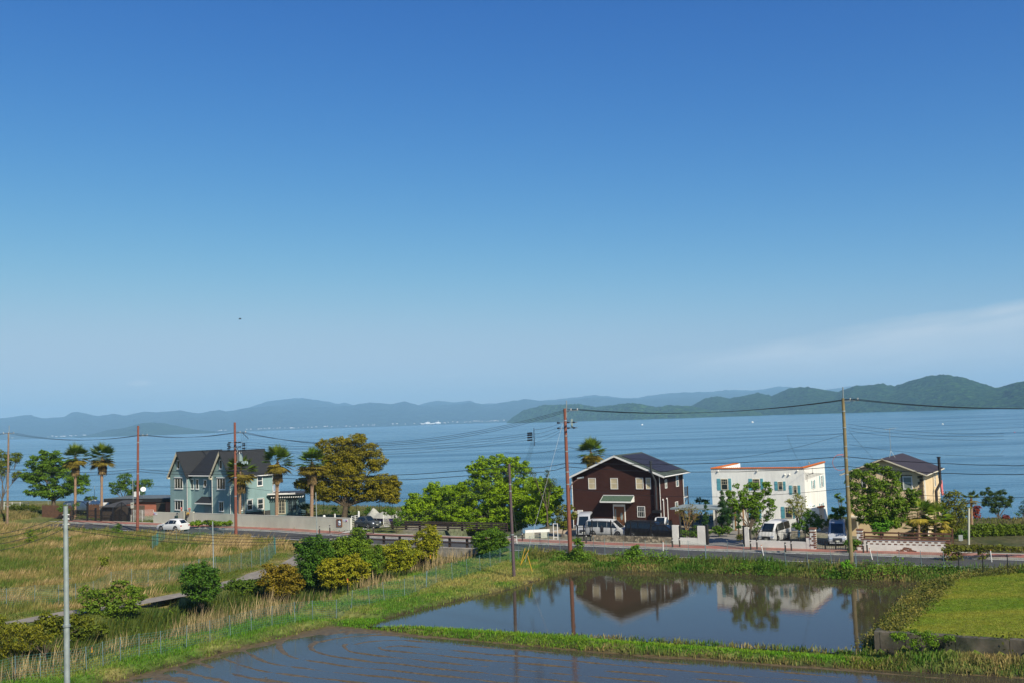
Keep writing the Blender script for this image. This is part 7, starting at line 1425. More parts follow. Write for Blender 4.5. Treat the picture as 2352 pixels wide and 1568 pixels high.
# ---- bright trees by the bridge
tree('leafy_tree', 'bright green leafy tree left half of the clump behind bridge', C(1400, 1290), 131., cv_(C, (1330, 1010, 60, 40), (1300, 1080, 90, 60), (1430, 1060, 80, 60), (1470, 950, 60, 60), (1540, 910, 70, 60), (1640, 950, 90, 70), (1750, 950, 90, 70), (1560, 1040, 130, 90), (1720, 1080, 130, 90), (1320, 1160, 110, 60), (1470, 1170, 130, 70), (1640, 1200, 150, 70), (1780, 1180, 100, 80), (1820, 900, 60, 60), (1230, 1150, 40, 40), (1380, 1110, 130, 80), (1600, 1130, 150, 90), (1750, 1020, 130, 90), (1300, 1230, 120, 50), (1480, 1250, 140, 45), (1680, 1260, 150, 45), (1800, 1250, 100, 50), (1650, 1010, 110, 70)), BR1, BR2, leaf=.19, dens=1.15, r0=.22, sub=.26, twigs=50, rag=1)
tree('leafy_tree', 'tallest bright green tree of the clump behind the bridge', D_(640, 1340), 129., cv_(D_, (640, 620, 110, 60), (450, 650, 90, 55), (780, 650, 80, 50), (400, 730, 90, 60), (560, 740, 140, 90), (720, 760, 130, 80), (880, 720, 90, 70), (420, 860, 110, 80), (560, 900, 160, 100), (740, 920, 160, 100), (900, 870, 110, 90), (960, 1000, 130, 90), (480, 1050, 160, 90), (680, 1080, 170, 90), (860, 1120, 150, 80), (300, 1000, 120, 90), (1020, 1100, 100, 80), (560, 1200, 170, 70), (350, 1180, 130, 70), (780, 1230, 140, 60), (200, 1100, 130, 90), (250, 1250, 140, 60), (450, 1280, 160, 50), (650, 1290, 150, 45), (900, 1250, 110, 60), (620, 980, 170, 110), (820, 1010, 150, 100), (330, 930, 100, 80), (180, 980, 100, 70), (150, 1200, 140, 60), (350, 1320, 160, 45), (560, 1330, 160, 45), (760, 1320, 130, 50), (930, 1180, 120, 70)), BR1, BR2, leaf=.19, dens=1.15, r0=.4, sub=.24, twigs=80, rag=1)
tree('leafy_tree', 'bright tree at right end of clump by the footpath', D_(1150, 1340), 124., cv_(D_, (1120, 880, 80, 60), (1200, 960, 90, 70), (1100, 980, 90, 80), (1250, 950, 50, 50), (1150, 1080, 110, 60), (1050, 850, 60, 50), (1080, 1180, 110, 60), (1180, 1150, 90, 60), (1000, 1240, 90, 50), (1000, 900, 90, 70), (1040, 1020, 110, 80), (1220, 1030, 80, 70), (1000, 1130, 110, 70), (1100, 1250, 110, 50), (1180, 1060, 100, 70)), BR1, BR2, leaf=.19, dens=1.1, r0=.18, twigs=30, rag=1)
tree('pine_tree', 'dark pine top poking out right of the green clump', D_(1150, 1300), 121., cv_(D_, (1145, 770, 26, 30), (1180, 850, 50, 45), (1120, 840, 30, 30), (1200, 900, 60, 45), (1150, 745, 12, 25), (990, 760, 40, 30)), (.03, .05, .014), (.07, .08, .025), leaf=.2, dens=.9, r0=.1, asp=.25, sub=.35)
tree('shrub', 'olive coloured shrub between footpath and red brown pole', D_(1300, 1390), 112., cv_(D_, (1290, 1150, 60, 60), (1300, 1230, 75, 70), (1380, 1140, 50, 60), (1410, 1210, 50, 40), (1330, 1320, 50, 40)), (.07, .075, .012), (.13, .13, .02), leaf=.18, dens=.8, r0=.07, cat='shrub')
tree('shrub', 'dark green shrub covering the right end of the bridge rail', D_(560, 1540), 101.5, cv_(D_, (560, 1400, 110, 60), (470, 1430, 90, 50), (640, 1420, 80, 60), (540, 1490, 150, 50), (420, 1490, 70, 50), (660, 1490, 90, 50), (560, 1560, 160, 40)), (.03, .07, .008), (.09, .15, .015), leaf=.15, dens=.9, r0=.05, cat='shrub', rag=2, trunk=False)
tree('shrub', 'small green shrub at the left end of far bridge rail', C(1140, 1300), 122., cv_(C, (1140, 1255, 30, 30), (1190, 1270, 30, 22), (1150, 1290, 45, 15), (1060, 1165, 70, 35), (1180, 1180, 50, 25)), MG1, MG2, leaf=.16, r0=.05, cat='shrub')
# ---- yards on the right
tree('bare_tree', 'leafless brown tree behind the white U shaped wall', E(1205, 1340), 107., cv_(E, (1180, 1100, 60, 50), (1260, 1080, 60, 50), (1310, 1130, 50, 50), (1230, 1180, 60, 50)), (.09, .07, .02), (.14, .11, .03), leaf=.13, dens=.05, r0=.13, twigs=90, fork=.25, bark=mat('pale_bark', (.24, .15, .07), .9))
tree('shrub', 'green bush behind the white U shaped wall', E(1260, 1335), 105.5, cv_(E, (1200, 1300, 50, 35), (1280, 1310, 50, 30), (1310, 1270, 25, 40)), MG1, MG2, leaf=.15, r0=.05, cat='shrub')
def conifer(lab, base, D, L_): tree('conifer', lab, base, D, L_, (.012, .035, .018), (.03, .07, .03), leaf=.15, dens=2.4, r0=.1, sub=.5, asp=.4, hollow=.2, cat='conifer', fork=.5, twigs=4)
conifer('slim dark conifer just right of the white U shaped wall', E(1395, 1290), 108., cv_(E, (1395, 1050, 12, 40), (1395, 1110, 20, 60), (1395, 1180, 24, 60), (1395, 1240, 24, 50)))
conifer('tall pointed conifer at the left corner of the white house', G(360, 1110), 110., cv_(G, (360, 710, 10, 30), (360, 760, 22, 50), (362, 830, 38, 60), (365, 910, 50, 70), (370, 1000, 58, 70)))
conifer('second narrower conifer beside the white house porch', G(425, 1110), 108.5, cv_(G, (425, 900, 18, 50), (425, 960, 30, 50), (425, 1030, 35, 50)))
conifer('third dark conifer close to the white house door', G(535, 1105), 107.5, cv_(G, (535, 900, 14, 40), (535, 970, 25, 60), (535, 1050, 28, 50)))
tree('small_tree', 'small round tree behind the carport', E(1340, 1200), 121, cv_(E, (1340, 1005, 38, 26), (1400, 1020, 28, 22), (1390, 1060, 20, 20)), DG1, DG2, leaf=.18, r0=.07)
tree('shrub', 'low bushes under the conifers by the white house', G(330, 1130), 106.5, cv_(G, (300, 1090, 45, 40), (350, 1100, 60, 35), (230, 1110, 30, 20), (420, 1090, 50, 35)), MG1, MG2, leaf=.15, r0=.04, cat='shrub')
tree('street_tree', 'broad leaf tree with clumped crown before white house', G(640, 1180), 99., cv_(G, (510, 630, 34, 34), (620, 650, 35, 30), (700, 630, 60, 45), (830, 620, 60, 30), (455, 720, 55, 40), (580, 720, 60, 50), (700, 740, 80, 60), (830, 690, 60, 45), (470, 800, 70, 50), (620, 830, 80, 60), (740, 840, 80, 55), (850, 800, 60, 45), (890, 850, 35, 45), (520, 870, 55, 50), (700, 910, 60, 50), (480, 930, 30, 35), (600, 800, 70, 50)), (.05, .10, .012), (.12, .19, .02), leaf=.18, dens=1.1, r0=.17, twigs=40, fork=.3, hollow=.3)
tree('shrub', 'tall shrub between the leafy tree and the white van', G(700, 1170), 100., cv_(G, (690, 980, 50, 60), (740, 1010, 40, 70), (850, 930, 50, 50), (820, 970, 40, 35), (700, 1080, 45, 60)), MG1, MG2, leaf=.17, r0=.06, cat='shrub', dens=.7)
tree('flower_bush', 'yellow flowering bush at the tall white pier', G(560, 1195), 100.5, cv_(G, (555, 1175, 38, 20), (545, 1150, 20, 14)), (.12, .15, .01), (.42, .30, .01), leaf=.12, r0=.03, cat='bush')
tree('airy_tree', 'pale airy tree with fine yellowish leaves by white house corner', G(1165, 1150), 101., cv_(G, (1140, 740, 60, 30), (1080, 790, 60, 35), (1200, 780, 55, 45), (1130, 830, 80, 50), (1200, 870, 60, 50), (1110, 900, 60, 40), (1170, 930, 50, 50)), (.10, .11, .03), (.22, .20, .07), leaf=.13, dens=.3, r0=.07, twigs=50, hollow=.2)
tree('shrub', 'dark leafy shrub mass right of the white van', G(1280, 1160), 100.5, cv_(G, (1280, 920, 55, 50), (1230, 980, 60, 60), (1320, 990, 70, 60), (1400, 1030, 60, 45), (1200, 1070, 60, 60), (1290, 1080, 60, 50), (1130, 1050, 50, 30)), (.03, .07, .012), (.08, .14, .025), leaf=.17, r0=.08, cat='shrub', dens=.8)
tree('street_tree', 'dense green tree in front of cream house', I(540, 1260), 95.5, cv_(I, (470, 710, 45, 26), (340, 775, 60, 38), (560, 740, 60, 30), (640, 780, 60, 40), (430, 790, 60, 50), (330, 860, 50, 50), (470, 870, 90, 60), (610, 870, 90, 60), (350, 960, 70, 60), (480, 980, 100, 70), (630, 980, 90, 60), (790, 920, 60, 30), (720, 990, 60, 50), (370, 1060, 80, 50), (520, 1080, 110, 60), (680, 1090, 80, 60), (560, 1150, 90, 50), (430, 1120, 60, 50), (820, 950, 25, 30), (640, 1150, 60, 40)), (.045, .085, .01), (.11, .16, .018), leaf=.17, dens=1.1, r0=.24, twigs=60, sub=.24, rag=1)
tree('shrub', 'bright green low shrub under the dense tree', I(540, 1265), 94.5, cv_(I, (530, 1190, 60, 45), (580, 1160, 50, 30), (500, 1220, 40, 25)), (.05, .13, .015), (.10, .22, .03), leaf=.18, r0=.05, cat='shrub')
tree('small_tree', 'small bare limbed tree left of the weathered pole', I(235, 1210), 100., cv_(I, (200, 940, 24, 26), (225, 975, 22, 16), (180, 1050, 35, 20), (240, 1060, 45, 35), (210, 1080, 40, 25), (175, 1110, 40, 25)), MG1, MG2, leaf=.17, r0=.09, twigs=16)
for k, (b_, c_, R_, lab) in enumerate(((I(830, 1270), I(830, 1080), 30, 'bushy palm before the right corner of cream house'), (I(960, 1260), I(960, 1110), 28, 'bushy palm under the black flue pipe'), (I(770, 1280), I(790, 1200), 20, 'low palm with yellowing fronds left of the bushy pair'), (I(880, 1270), I(900, 1190), 22, 'low palm with yellow tips between the bushy pair'), (I(1015, 1260), I(1020, 1170), 18, 'small palm at the right end of the patterned wall'))):
    small_palm(lab, b_, 95.5+k*.4, c_, R_, 30+k, n=34, green=1.5)
tree('small_tree', 'brownish green tree just right of the cream house', I(1090, 1270), 97., cv_(I, (1060, 930, 35, 25), (1120, 935, 50, 35), (1060, 1000, 60, 45), (1140, 1010, 70, 50), (1090, 1070, 90, 50), (1180, 1060, 50, 60), (1060, 1140, 60, 50), (1130, 1150, 70, 60), (1080, 1210, 50, 40)), (.07, .07, .012), (.13, .13, .02), leaf=.16, dens=.6, r0=.11, twigs=50)
small_palm('slender palm behind the concrete post', J(690, 1200), 108., J(670, 690), 15, 41, n=24, green=.8)
tree('red_shrub', 'dark red leaved shrub beside the slender palm', J(720, 960), 110., cv_(J, (720, 830, 45, 40), (725, 880, 45, 40), (1070, 900, 40, 22), (740, 790, 40, 12)), (.10, .012, .015), (.20, .03, .03), leaf=.15, r0=.05, cat='shrub')
tree('pine_tree', 'pruned garden pine with open crown at the lake edge', J(1000, 960), 116., cv_(J, (855, 590, 26, 20), (800, 635, 32, 24), (910, 640, 50, 26), (1010, 620, 50, 30), (870, 700, 60, 32), (1000, 700, 70, 34), (1120, 710, 50, 32), (840, 760, 45, 26), (960, 770, 70, 36), (1080, 760, 55, 34), (930, 830, 50, 26)), (.015, .035, .012), (.045, .07, .018), leaf=.17, dens=2.2, asp=.3, r0=.12, twigs=24, sub=.4, hollow=.2, rag=1)
tree('pine_tree', 'dark pine cut off by the right frame edge', J(1290, 960), 116., cv_(J, (1260, 800, 50, 30), (1290, 740, 40, 26), (1250, 840, 40, 20)), (.015, .035, .012), (.04, .065, .02), leaf=.2, asp=.2, r0=.1, sub=.4)
tree('small_tree', 'thin bare stemmed sapling near the right edge', J(1205, 960), 113., cv_(J, (1180, 860, 22, 18), (1215, 880, 20, 14)), MG1, MG2, leaf=.14, r0=.06, dens=.3)
# hedges on the right
def hedge(lab, P, D0, c1, c2, leaf=.15, dens=.8, nm='hedge', sub=.3, stems=0, zb=None):
    t = tree(nm, lab, P[0][:2], D0, P, c1, c2, leaf=leaf, dens=dens, trunk=False, cat='hedge', sub=sub, hollow=.3, crown_name='foliage')
    m = MB()
    for k in range(stems): f = k/max(1, stems-1); i = int(f*(len(P)-1)); q = up((P[i][0]+GR.normal()*4, P[i][1]), D0+(P[i][4] if len(P[i]) > 4 else 0)); b = Vector((q.x, q.y, hz(q.x, q.y))); m = MB(); limb(m, b, q, .035, .02, n=3); m.build('stem', BARK, t)
hedge('row of trained shrubs on thin stems behind the road at right', [(*J(680+k*48, 1030+12*math.sin(k*1.7)+k*1), 8.5, 12) for k in range(15)]+[(*J(700+k*60, 1085), 9, 9) for k in range(12)], 100., (.045, .07, .008), (.12, .16, .018), leaf=.15, dens=1.6, stems=14)
hedge('thick dark hedge block behind the small notice board', [(*J(500+k*25, 1100+k*8), 9, 17) for k in range(6)]+[(*J(590, 1150), 8, 12)], 99., DG1, DG2, dens=.9)
hedge('low dark hedge along the shore right of cream house', [(*J(780+k*45, 935), 8, 4) for k in range(12)], 116., DG1, (.04, .07, .02), dens=.8)
# ---- field side shrubs
def bush(lab, base, L_, f, c1, c2, z=-.3, leaf=.17, dens=.9, r0=.07, sub=.28, twigs=20, D=None, **kw):
    p = at(f(*base), z); tree('bush', lab, f(*base), D or p.y, cv_(f, *L_), c1, c2, leaf=leaf, dens=dens, r0=r0, cat='bush', sub=sub, twigs=twigs, rag=2, **kw)
bush('dark green round bush standing beside the path', (1810, 860), ((1790, 560, 120, 55), (1700, 590, 90, 60), (1880, 600, 80, 60), (1790, 650, 150, 80), (1900, 710, 80, 70), (1720, 720, 90, 60), (1820, 780, 120, 55)), K, (.025, .06, .012), (.06, .12, .018))
bush('loose light green bush in the channel left of the round one', (980, 1060), ((790, 760, 80, 50), (1060, 700, 70, 45), (1190, 740, 60, 45), (840, 820, 90, 60), (980, 790, 90, 60), (1130, 800, 100, 60), (1240, 800, 60, 40), (800, 900, 80, 50), (930, 900, 100, 70), (1080, 900, 110, 60), (1200, 890, 70, 40), (960, 990, 110, 50)), K, (.05, .085, .012), (.12, .17, .022), z=-1.2, dens=.7, twigs=50)
bush('orange brown leaved bush beside the path bend', (490, 770), ((430, 540, 60, 50), (510, 570, 80, 50), (420, 600, 80, 60), (560, 620, 90, 60), (470, 670, 110, 70), (600, 690, 70, 60), (500, 730, 100, 40)), Lg, (.09, .07, .008), (.20, .13, .015), dens=.7, z=-.8)
bush('large dark green bush at the left of the roadside clump', (790, 700), ((740, 310, 70, 40), (840, 330, 80, 50), (700, 370, 70, 50), (800, 400, 110, 70), (740, 470, 90, 60), (820, 520, 90, 70), (760, 560, 70, 60), (800, 640, 70, 50)), Lg, (.02, .055, .01), (.06, .12, .016), z=-.9)
bush('light green bush in the middle of the roadside clump', (1080, 640), ((1100, 310, 90, 45), (1190, 290, 70, 50), (1000, 370, 100, 60), (1120, 380, 120, 60), (1230, 370, 80, 60), (960, 460, 110, 70), (1080, 470, 120, 70), (1220, 470, 90, 60), (1290, 530, 80, 50), (1200, 220, 60, 30)), Lg, (.05, .09, .01), (.13, .18, .02), z=-.9)
bush('yellow green bush at the front of the roadside clump', (1070, 720), ((1120, 470, 80, 40), (1030, 530, 100, 55), (1140, 540, 110, 55), (960, 600, 90, 55), (1090, 610, 130, 55), (1200, 590, 80, 40), (900, 560, 60, 60), (1000, 660, 110, 35)), Lg, (.12, .12, .01), (.24, .20, .015), z=-1.)
bush('yellow tinted bush below the left part of the bridge', (1550, 600), ((1560, 340, 70, 35), (1480, 390, 70, 50), (1580, 400, 100, 60), (1650, 440, 70, 50), (1500, 470, 90, 50), (1600, 490, 90, 45), (1540, 530, 100, 30)), Lg, (.10, .12, .01), (.22, .20, .015), z=-.9)
bush('taller yellow green bush in front of bridge rail', (1800, 520), ((1810, 220, 60, 45), (1850, 260, 50, 40), (1760, 290, 80, 50), (1850, 330, 70, 50), (1800, 380, 90, 50), (1740, 400, 60, 50), (1840, 430, 70, 35)), Lg, (.11, .12, .01), (.22, .19, .015), z=-.9)
bush('small dark green bush on the far bank by bridge rail start', (1200, 300), ((1190, 230, 35, 30), (1240, 270, 40, 25), (1170, 275, 30, 25)), L, MG1, MG2, D=112, dens=.8)
bush('olive undergrowth bush behind the near steel pole', (420, 1330), ((430, 1000, 90, 50), (350, 1060, 90, 50), (500, 1040, 80, 50), (200, 1080, 110, 50), (80, 1100, 110, 60), (420, 1110, 110, 50), (640, 1000, 90, 40), (760, 1020, 80, 40), (-40, 1020, 80, 60)), K, (.05, .06, .008), (.12, .12, .015), z=-1.0, dens=.7)
bush('thin leafed sapling in the dry field at the upper left', (290, 330), ((270, 220, 35, 18), (290, 260, 40, 25), (270, 300, 35, 20)), K, (.07, .10, .012), (.13, .16, .02), z=-.1, dens=.5)
bush('small yellow green sapling in the middle of the field', (940, 560), ((930, 460, 35, 25), (950, 500, 35, 25)), K, (.08, .10, .012), (.15, .16, .02), z=-.2, dens=.5)
bush('green creeper patch along the fence by the white SUV', (1900, 180), ((1750, 140, 60, 18), (1880, 130, 60, 18), (1960, 140, 70, 16), (2040, 135, 40, 14)), K, (.06, .11, .012), (.14, .20, .02), z=0., leaf=.2, trunk=False)
bush('low green shrub under the plain red brown pole', (1050, 230), ((1050, 180, 30, 28), (1070, 215, 25, 15)), K, MG1, MG2, z=-.05)
bush('yellowish bamboo thicket at the lower left corner', (100, 1500), ((60, 1120, 90, 60), (180, 1110, 90, 60), (300, 1120, 80, 60), (20, 1220, 90, 70), (140, 1200, 100, 70), (270, 1200, 80, 60), (400, 1180, 70, 50), (60, 1290, 90, 40)), K, (.05, .055, .008), (.17, .15, .02), z=-.7, asp=.3, dens=.7)
bush('low green thicket below the path at left', (700, 1200), ((620, 1060, 80, 40), (720, 1090, 90, 45), (860, 1090, 90, 45), (560, 1120, 70, 40), (700, 1150, 90, 30)), K, (.04, .055, .008), (.10, .12, .015), z=-1.3, dens=.7)
bush('low green scrub in the stream bed near the orange brown bush', (250, 800), ((120, 700, 90, 40), (230, 690, 80, 45), (330, 720, 60, 50), (60, 760, 80, 40), (180, 760, 90, 40)), L, (.03, .055, .008), (.08, .11, .015), z=-1.2, dens=.7)
bush('green scrub behind the round bush along the stream', (2120, 800), ((2080, 690, 80, 35), (2190, 680, 70, 35), (2130, 740, 100, 40), (2230, 730, 60, 40)), K, (.03, .06, .008), (.08, .12, .015), z=-1.1, dens=.7)
bush('green filler bush between dark and light bushes of the clump', (950, 640), ((900, 400, 110, 80), (980, 520, 110, 80), (1330, 450, 70, 70), (1180, 430, 110, 90)), Lg, (.035, .07, .008), (.09, .14, .012), z=-.9)
# roadside bank shrubs right
bush('leafy climber at the foot of tall red brown pole', (1110, 290), ((1090, 140, 25, 30), (1105, 180, 35, 40), (1095, 230, 45, 40), (1120, 280, 50, 30)), M, (.04, .08, .012), (.10, .16, .02), z=-.2, leaf=.15)
bush('green shrub on the road bank opposite black minivan', (1560, 300), ((1580, 200, 40, 22), (1540, 240, 40, 30), (1600, 225, 35, 15)), M, (.04, .09, .012), (.10, .17, .02), z=-.2)
bush('bright round bush on the bank below the weathered pole', (1065, 275), ((1065, 232, 28, 20), (1060, 250, 30, 22)), N, (.05, .14, .012), (.10, .24, .02), z=-.3, leaf=.13)
bush('ivy climbing the base of the weathered pole', (1095, 215), ((1085, 70, 45, 22), (1100, 110, 24, 30), (1130, 70, 25, 18), (1095, 165, 20, 40)), N, MG1, MG2, z=0., leaf=.13, trunk=False, D=91.6)
bush('vine tangle over the fence corner by the lawn', (1800, 260), ((1790, 120, 40, 30), (1850, 110, 60, 25), (1800, 180, 45, 40), (1930, 110, 60, 18), (2020, 105, 70, 18), (2130, 110, 70, 16), (2240, 115, 60, 16), (2330, 118, 50, 16), (1790, 230, 60, 30), (2060, 160, 40, 30), (1870, 180, 40, 30)), N, (.07, .06, .012), (.12, .13, .02), z=.2, dens=.35, twigs=120, D=86.)
bush('creeper hanging over the retaining wall', (1600, 800), ((1560, 730, 60, 12), (1480, 760, 40, 25), (1640, 760, 60, 35), (1690, 810, 45, 30), (1760, 770, 60, 16), (2070, 800, 70, 22), (1570, 810, 30, 25), (1420, 770, 18, 25), (2230, 790, 50, 8)), N, (.05, .10, .01), (.11, .17, .015), z=.3, D=56.2, leaf=.1, trunk=False, dens=.5, dk=.25)
# ------------------------------------------------------------------ grass and ground cover
def blades(name, lab, X, Y, hmin, hmax, cA, cB, w=.035, lean=.35, per=3, spread=.12, mixv=None, wind=(.5, .1), kind='stuff', zoff=0., hs=None):
    n = len(X); Z = height(X, Y); k = n*per; bx = np.repeat(X, per)+GR.normal(size=k)*spread; by = np.repeat(Y, per)+GR.normal(size=k)*spread; bz = np.repeat(Z, per)-.03+zoff
    H = (hmin+(hmax-hmin)*GR.random(k)**1.3)*(1 if hs is None else np.repeat(hs, per)); az_ = GR.random(k)*2*np.pi; d = np.stack([np.cos(az_), np.sin(az_)], 1); ln = lean*H*(GR.random(k))
    tip = np.stack([bx+d[:, 0]*ln+wind[0]*H*.4, by+d[:, 1]*ln+wind[1]*H*.4, bz+H], 1); base_ = np.stack([bx, by, bz], 1); mid = base_*.5+tip*.5; mid[:, 2] += H*.08; mid[:, 0] -= wind[0]*H*.06
    s = np.stack([-d[:, 1], d[:, 0], np.zeros(k)], 1)*w*(.7+.6*GR.random(k))[:, None]
    V = np.stack([base_-s*.6, base_+s*.6, mid+s, tip, mid-s], 1).reshape(-1, 3); i = np.arange(k)[:, None]*5; Fq = np.concatenate([i+np.array([[0, 1, 2, 4]]), i+np.array([[4, 2, 3, 3]])], 0)
    # second face as a degenerate-free triangle strip: reuse quads with tip split
    V = np.stack([base_-s*.6, base_+s*.6, mid+s, mid-s, mid-s, mid+s, tip+s*.15, tip-s*.15], 1).reshape(-1, 3); Fq = np.arange(k*8).reshape(-1, 4)
    t = np.repeat(np.clip((mixv if mixv is not None else GR.random(n)), 0, 1), per)+GR.normal(size=k)*.15; t = np.clip(t, 0, 1)[:, None]; c = (np.array(cA)*(1-t)+np.array(cB)*t)*(.75+.5*GR.random(k))[:, None]
    o = npmesh(name, V, Fq, GRASSM, None, np.repeat(c, 8, 0)); return tag(o, lab, name.replace('_', ' '), None, kind)
def sample(n, x0, x1, y0, y1): return GR.uniform(x0, x1, n), GR.uniform(y0, y1, n)
def in_view(X, Y, m=30):
    d = Y*fw[1]+(-HC)*fw[2]; u_ = PW/2+F*(X*cr[0]+Y*cr[1]-HC*cr[2])/d; v_ = PH/2-F*(X*cu[0]+Y*cu[1]-HC*cu[2])/d; return (u_ > -m) & (u_ < PW+m) & (v_ < PH+60)
# field
X, Y = sample(420000, -100, 5, 60, 165); n, _ = segd(X, Y, ROADL); ch, _ = segd(X, Y, CHAN); pd, _ = segd(X, Y, PATH); pd = np.abs(pd)
f = fbm(X, Y, 7, 1); f3 = fbm(X, Y*2.2, 5, 9); st = np.clip(.5+f3*1.3-f*.5, 0, 1)
fld = (n < -5.8) & (ch < -8) & (pd > 1.5) & in_view(X, Y)
k = fld & (GR.random(len(X)) < .75)
blades('dry_grass', 'mixed dry and green long grass over the left field', X[k], Y[k], .15, .75, (.08, .135, .016), (.29, .22, .08), w=.028, hs=np.clip(.8+fbm(X[k], Y[k], 1.6, 51)*.8, .35, 1.5)*np.clip((pd[k]-1.2)/3, .2, 1), mixv=st[k]*.95+.02, per=3, spread=.2)
k2 = fld & (f3 > .38) & (GR.random(len(X)) < .35); blades('straw_grass', 'pale straw tussocks across the left field', X[k2], Y[k2], .4, .95, (.36, .26, .12), (.50, .37, .17), w=.025, wind=(.9, .1), spread=.2)
# pampas-like tall dry plumes
X, Y = [], []
for px_, py_, sx_, sy_, n_ in ((780, 1490, 60, 16, 500), (870, 1480, 60, 14, 400), (960, 1490, 80, 16, 600), (1080, 1490, 90, 14, 700), (1200, 1470, 110, 14, 500), (600, 1540, 120, 14, 500), (480, 1520, 40, 14, 150), (1350, 1450, 80, 10, 300)):
    for _ in range(int(n_*.4)): q = at(B(px_+GR.normal()*sx_*.5, py_+55+GR.normal()*sy_*.6), -.2); X.append(q.x); Y.append(q.y)
X = np.array(X)+GR.normal(size=len(X))*.8; Y = np.array(Y)+GR.normal(size=len(X))*1.6; n, _ = segd(X, Y, ROADL); k = (n < -8+1.2*fbm(X, Y, 2, 4)) & (fbm(X, Y, 1.5, 15) > .06); blades('tall_dry_grass', 'tall pale dry grass leaning right below the concrete wall', X[k], Y[k], .7, 1.6, (.36, .26, .11), (.54, .40, .19), w=.022, wind=(1.1, .05), per=3, spread=.12, lean=.2)
X, Y = [], []
for _ in range(1800):
    q = at(A(GR.uniform(-30, 1500), 1315+GR.normal()*18), 0.); X.append(q.x); Y.append(q.y)
X = np.array(X); Y = np.array(Y); n, _ = segd(X, Y, ROADL); k = n < -5.5; blades('roadside_grass', 'dry straw grass along the near edge of the left road', X[k], Y[k], .4, .95, (.30, .21, .09), (.46, .34, .15), w=.025, wind=(.8, .1), per=4, spread=.2)
# path verges, channel slopes
X, Y = sample(300000, -90, 12, 40, 125); n, _ = segd(X, Y, ROADL); ch, _ = segd(X, Y, CHAN); pd, _ = segd(X, Y, PATH); ach = np.abs(ch); f = fbm(X, Y, 3, 4); dl_ = poly_sd(X, Y, LPADDY); du_ = poly_sd(X, Y, UPADDY)
k = (n < -7) & (ch < 0) & (ach < 12) & (ach > 2.) & (np.abs(pd) > 1.15) & in_view(X, Y); blades('bank_grass', 'green grass on the far bank of the stream', X[k], Y[k], .25, .65, (.05, .10, .012), (.16, .16, .03), w=.03, mixv=.4+f[k]*.9, per=3, spread=.15, hs=np.clip((np.abs(pd[k])-.9)/5, .12, 1))
k = (n < -7) & (ch > 0) & (ach > 1.5) & (dl_ < .1) & (du_ < .1) & (X < 4) & in_view(X, Y) & (GR.random(len(X)) < .9); f2 = fbm(X, Y, 2.2, 2); blades('verge_grass', 'short green grass on the verge and fence strip', X[k], Y[k], .06, .26, (.075, .19, .010), (.32, .27, .075), w=.02, mixv=.15+f2[k]*.8+.6*np.exp(-(((X[k]+2)/7)**2+((Y[k]-88)/9)**2)), per=4, spread=.14, lean=.8)
# reeds along near side of the channel
X, Y = sample(90000, -60, 3, 40, 112); ch, _ = segd(X, Y, CHAN); n, _ = segd(X, Y, ROADL); f = fbm(X, Y, 4, 12); k = (n < -8) & (ch > 1.0) & (ch < 6.5) & (f+.5*fbm(X, Y, 1.3, 33) > -.05) & in_view(X, Y) & (GR.random(len(X)) < np.where(Y > 66, .75, .3)); blades('reeds', 'tall dry reeds along the near bank of the stream', X[k], Y[k], .5, 1.9, (.24, .18, .08), (.48, .36, .18), w=.014, wind=(.3, .05), lean=.7, per=3, spread=.2, hs=np.clip(.75+fbm(X[k], Y[k], 2.5, 41)*.9, .3, 1.3))
k = (n < -8) & (np.abs(ch) < 4.6) & in_view(X, Y) & (Y < 103); blades('stream_weeds', 'dark green weeds choking the stream bed', X[k], Y[k], .4, 1.15, (.03, .065, .010), (.10, .12, .02), w=.04, per=2, spread=.2)
# undergrowth leaves on channel slopes
X, Y = sample(60000, -60, 4, 48, 112); ch, _ = segd(X, Y, CHAN); n, _ = segd(X, Y, ROADL); pd, _ = segd(X, Y, PATH); f = fbm(X, Y, 3.5, 14); k = (n < -7.5) & (np.abs(ch) < 9) & (ch < 2) & (f > -.15) & (np.abs(pd) > 3.2) & in_view(X, Y); X, Y, f = X[k], Y[k], f[k]
Z = height(X, Y)+GR.random(len(X))*(.3+.5*np.clip(f*2, 0, 1)); C3 = np.stack([X, Y, Z], 1); nn = unit(len(X))+np.array([0, 0, 1.]); nn /= np.linalg.norm(nn, axis=1)[:, None]; V, Fq, T = leaf_mesh(C3, nn, .22, tints(np.clip(f+.4, 0, 1), (.03, .065, .01), (.09, .13, .015))); tag(npmesh('undergrowth', V, Fq, LEAF, None, T), 'leafy undergrowth covering the stream banks', 'undergrowth', None, 'stuff')
# paddy banks and dike
X, Y = sample(260000, -25, 48, 44, 100); n, _ = segd(X, Y, ROADL); ch, _ = segd(X, Y, CHAN); du_ = poly_sd(X, Y, UPADDY); dl_ = poly_sd(X, Y, LPADDY); dw = poly_sd(X, Y, LAWN); f2 = fbm(X, Y, 1.6, 2); gap = (du_ < .15) & (dl_ < .02)
dike = gap & (du_ > -2.3) & (dl_ > -2.3) & in_view(X, Y); blades('dike_grass', 'bright green grass on the narrow dike between the paddies', X[dike], Y[dike], .04, .19, (.09, .24, .010), (.23, .28, .025), w=.018, mixv=.25+f2[dike]*.8, per=6, spread=.12, lean=.9)
k = gap & ~dike & (n < -5.5) & (ch > 8) & (dw < -.3) & in_view(X, Y) & (X > 2); blades('bank_grass', 'weedy grass on the bank between paddy and road', X[k], Y[k], .08, .38, (.055, .14, .010), (.30, .22, .08), w=.022, mixv=.45+fbm(X[k], Y[k], 3.5, 2)*.9+f2[k]*.5, per=4, spread=.15, lean=.8)
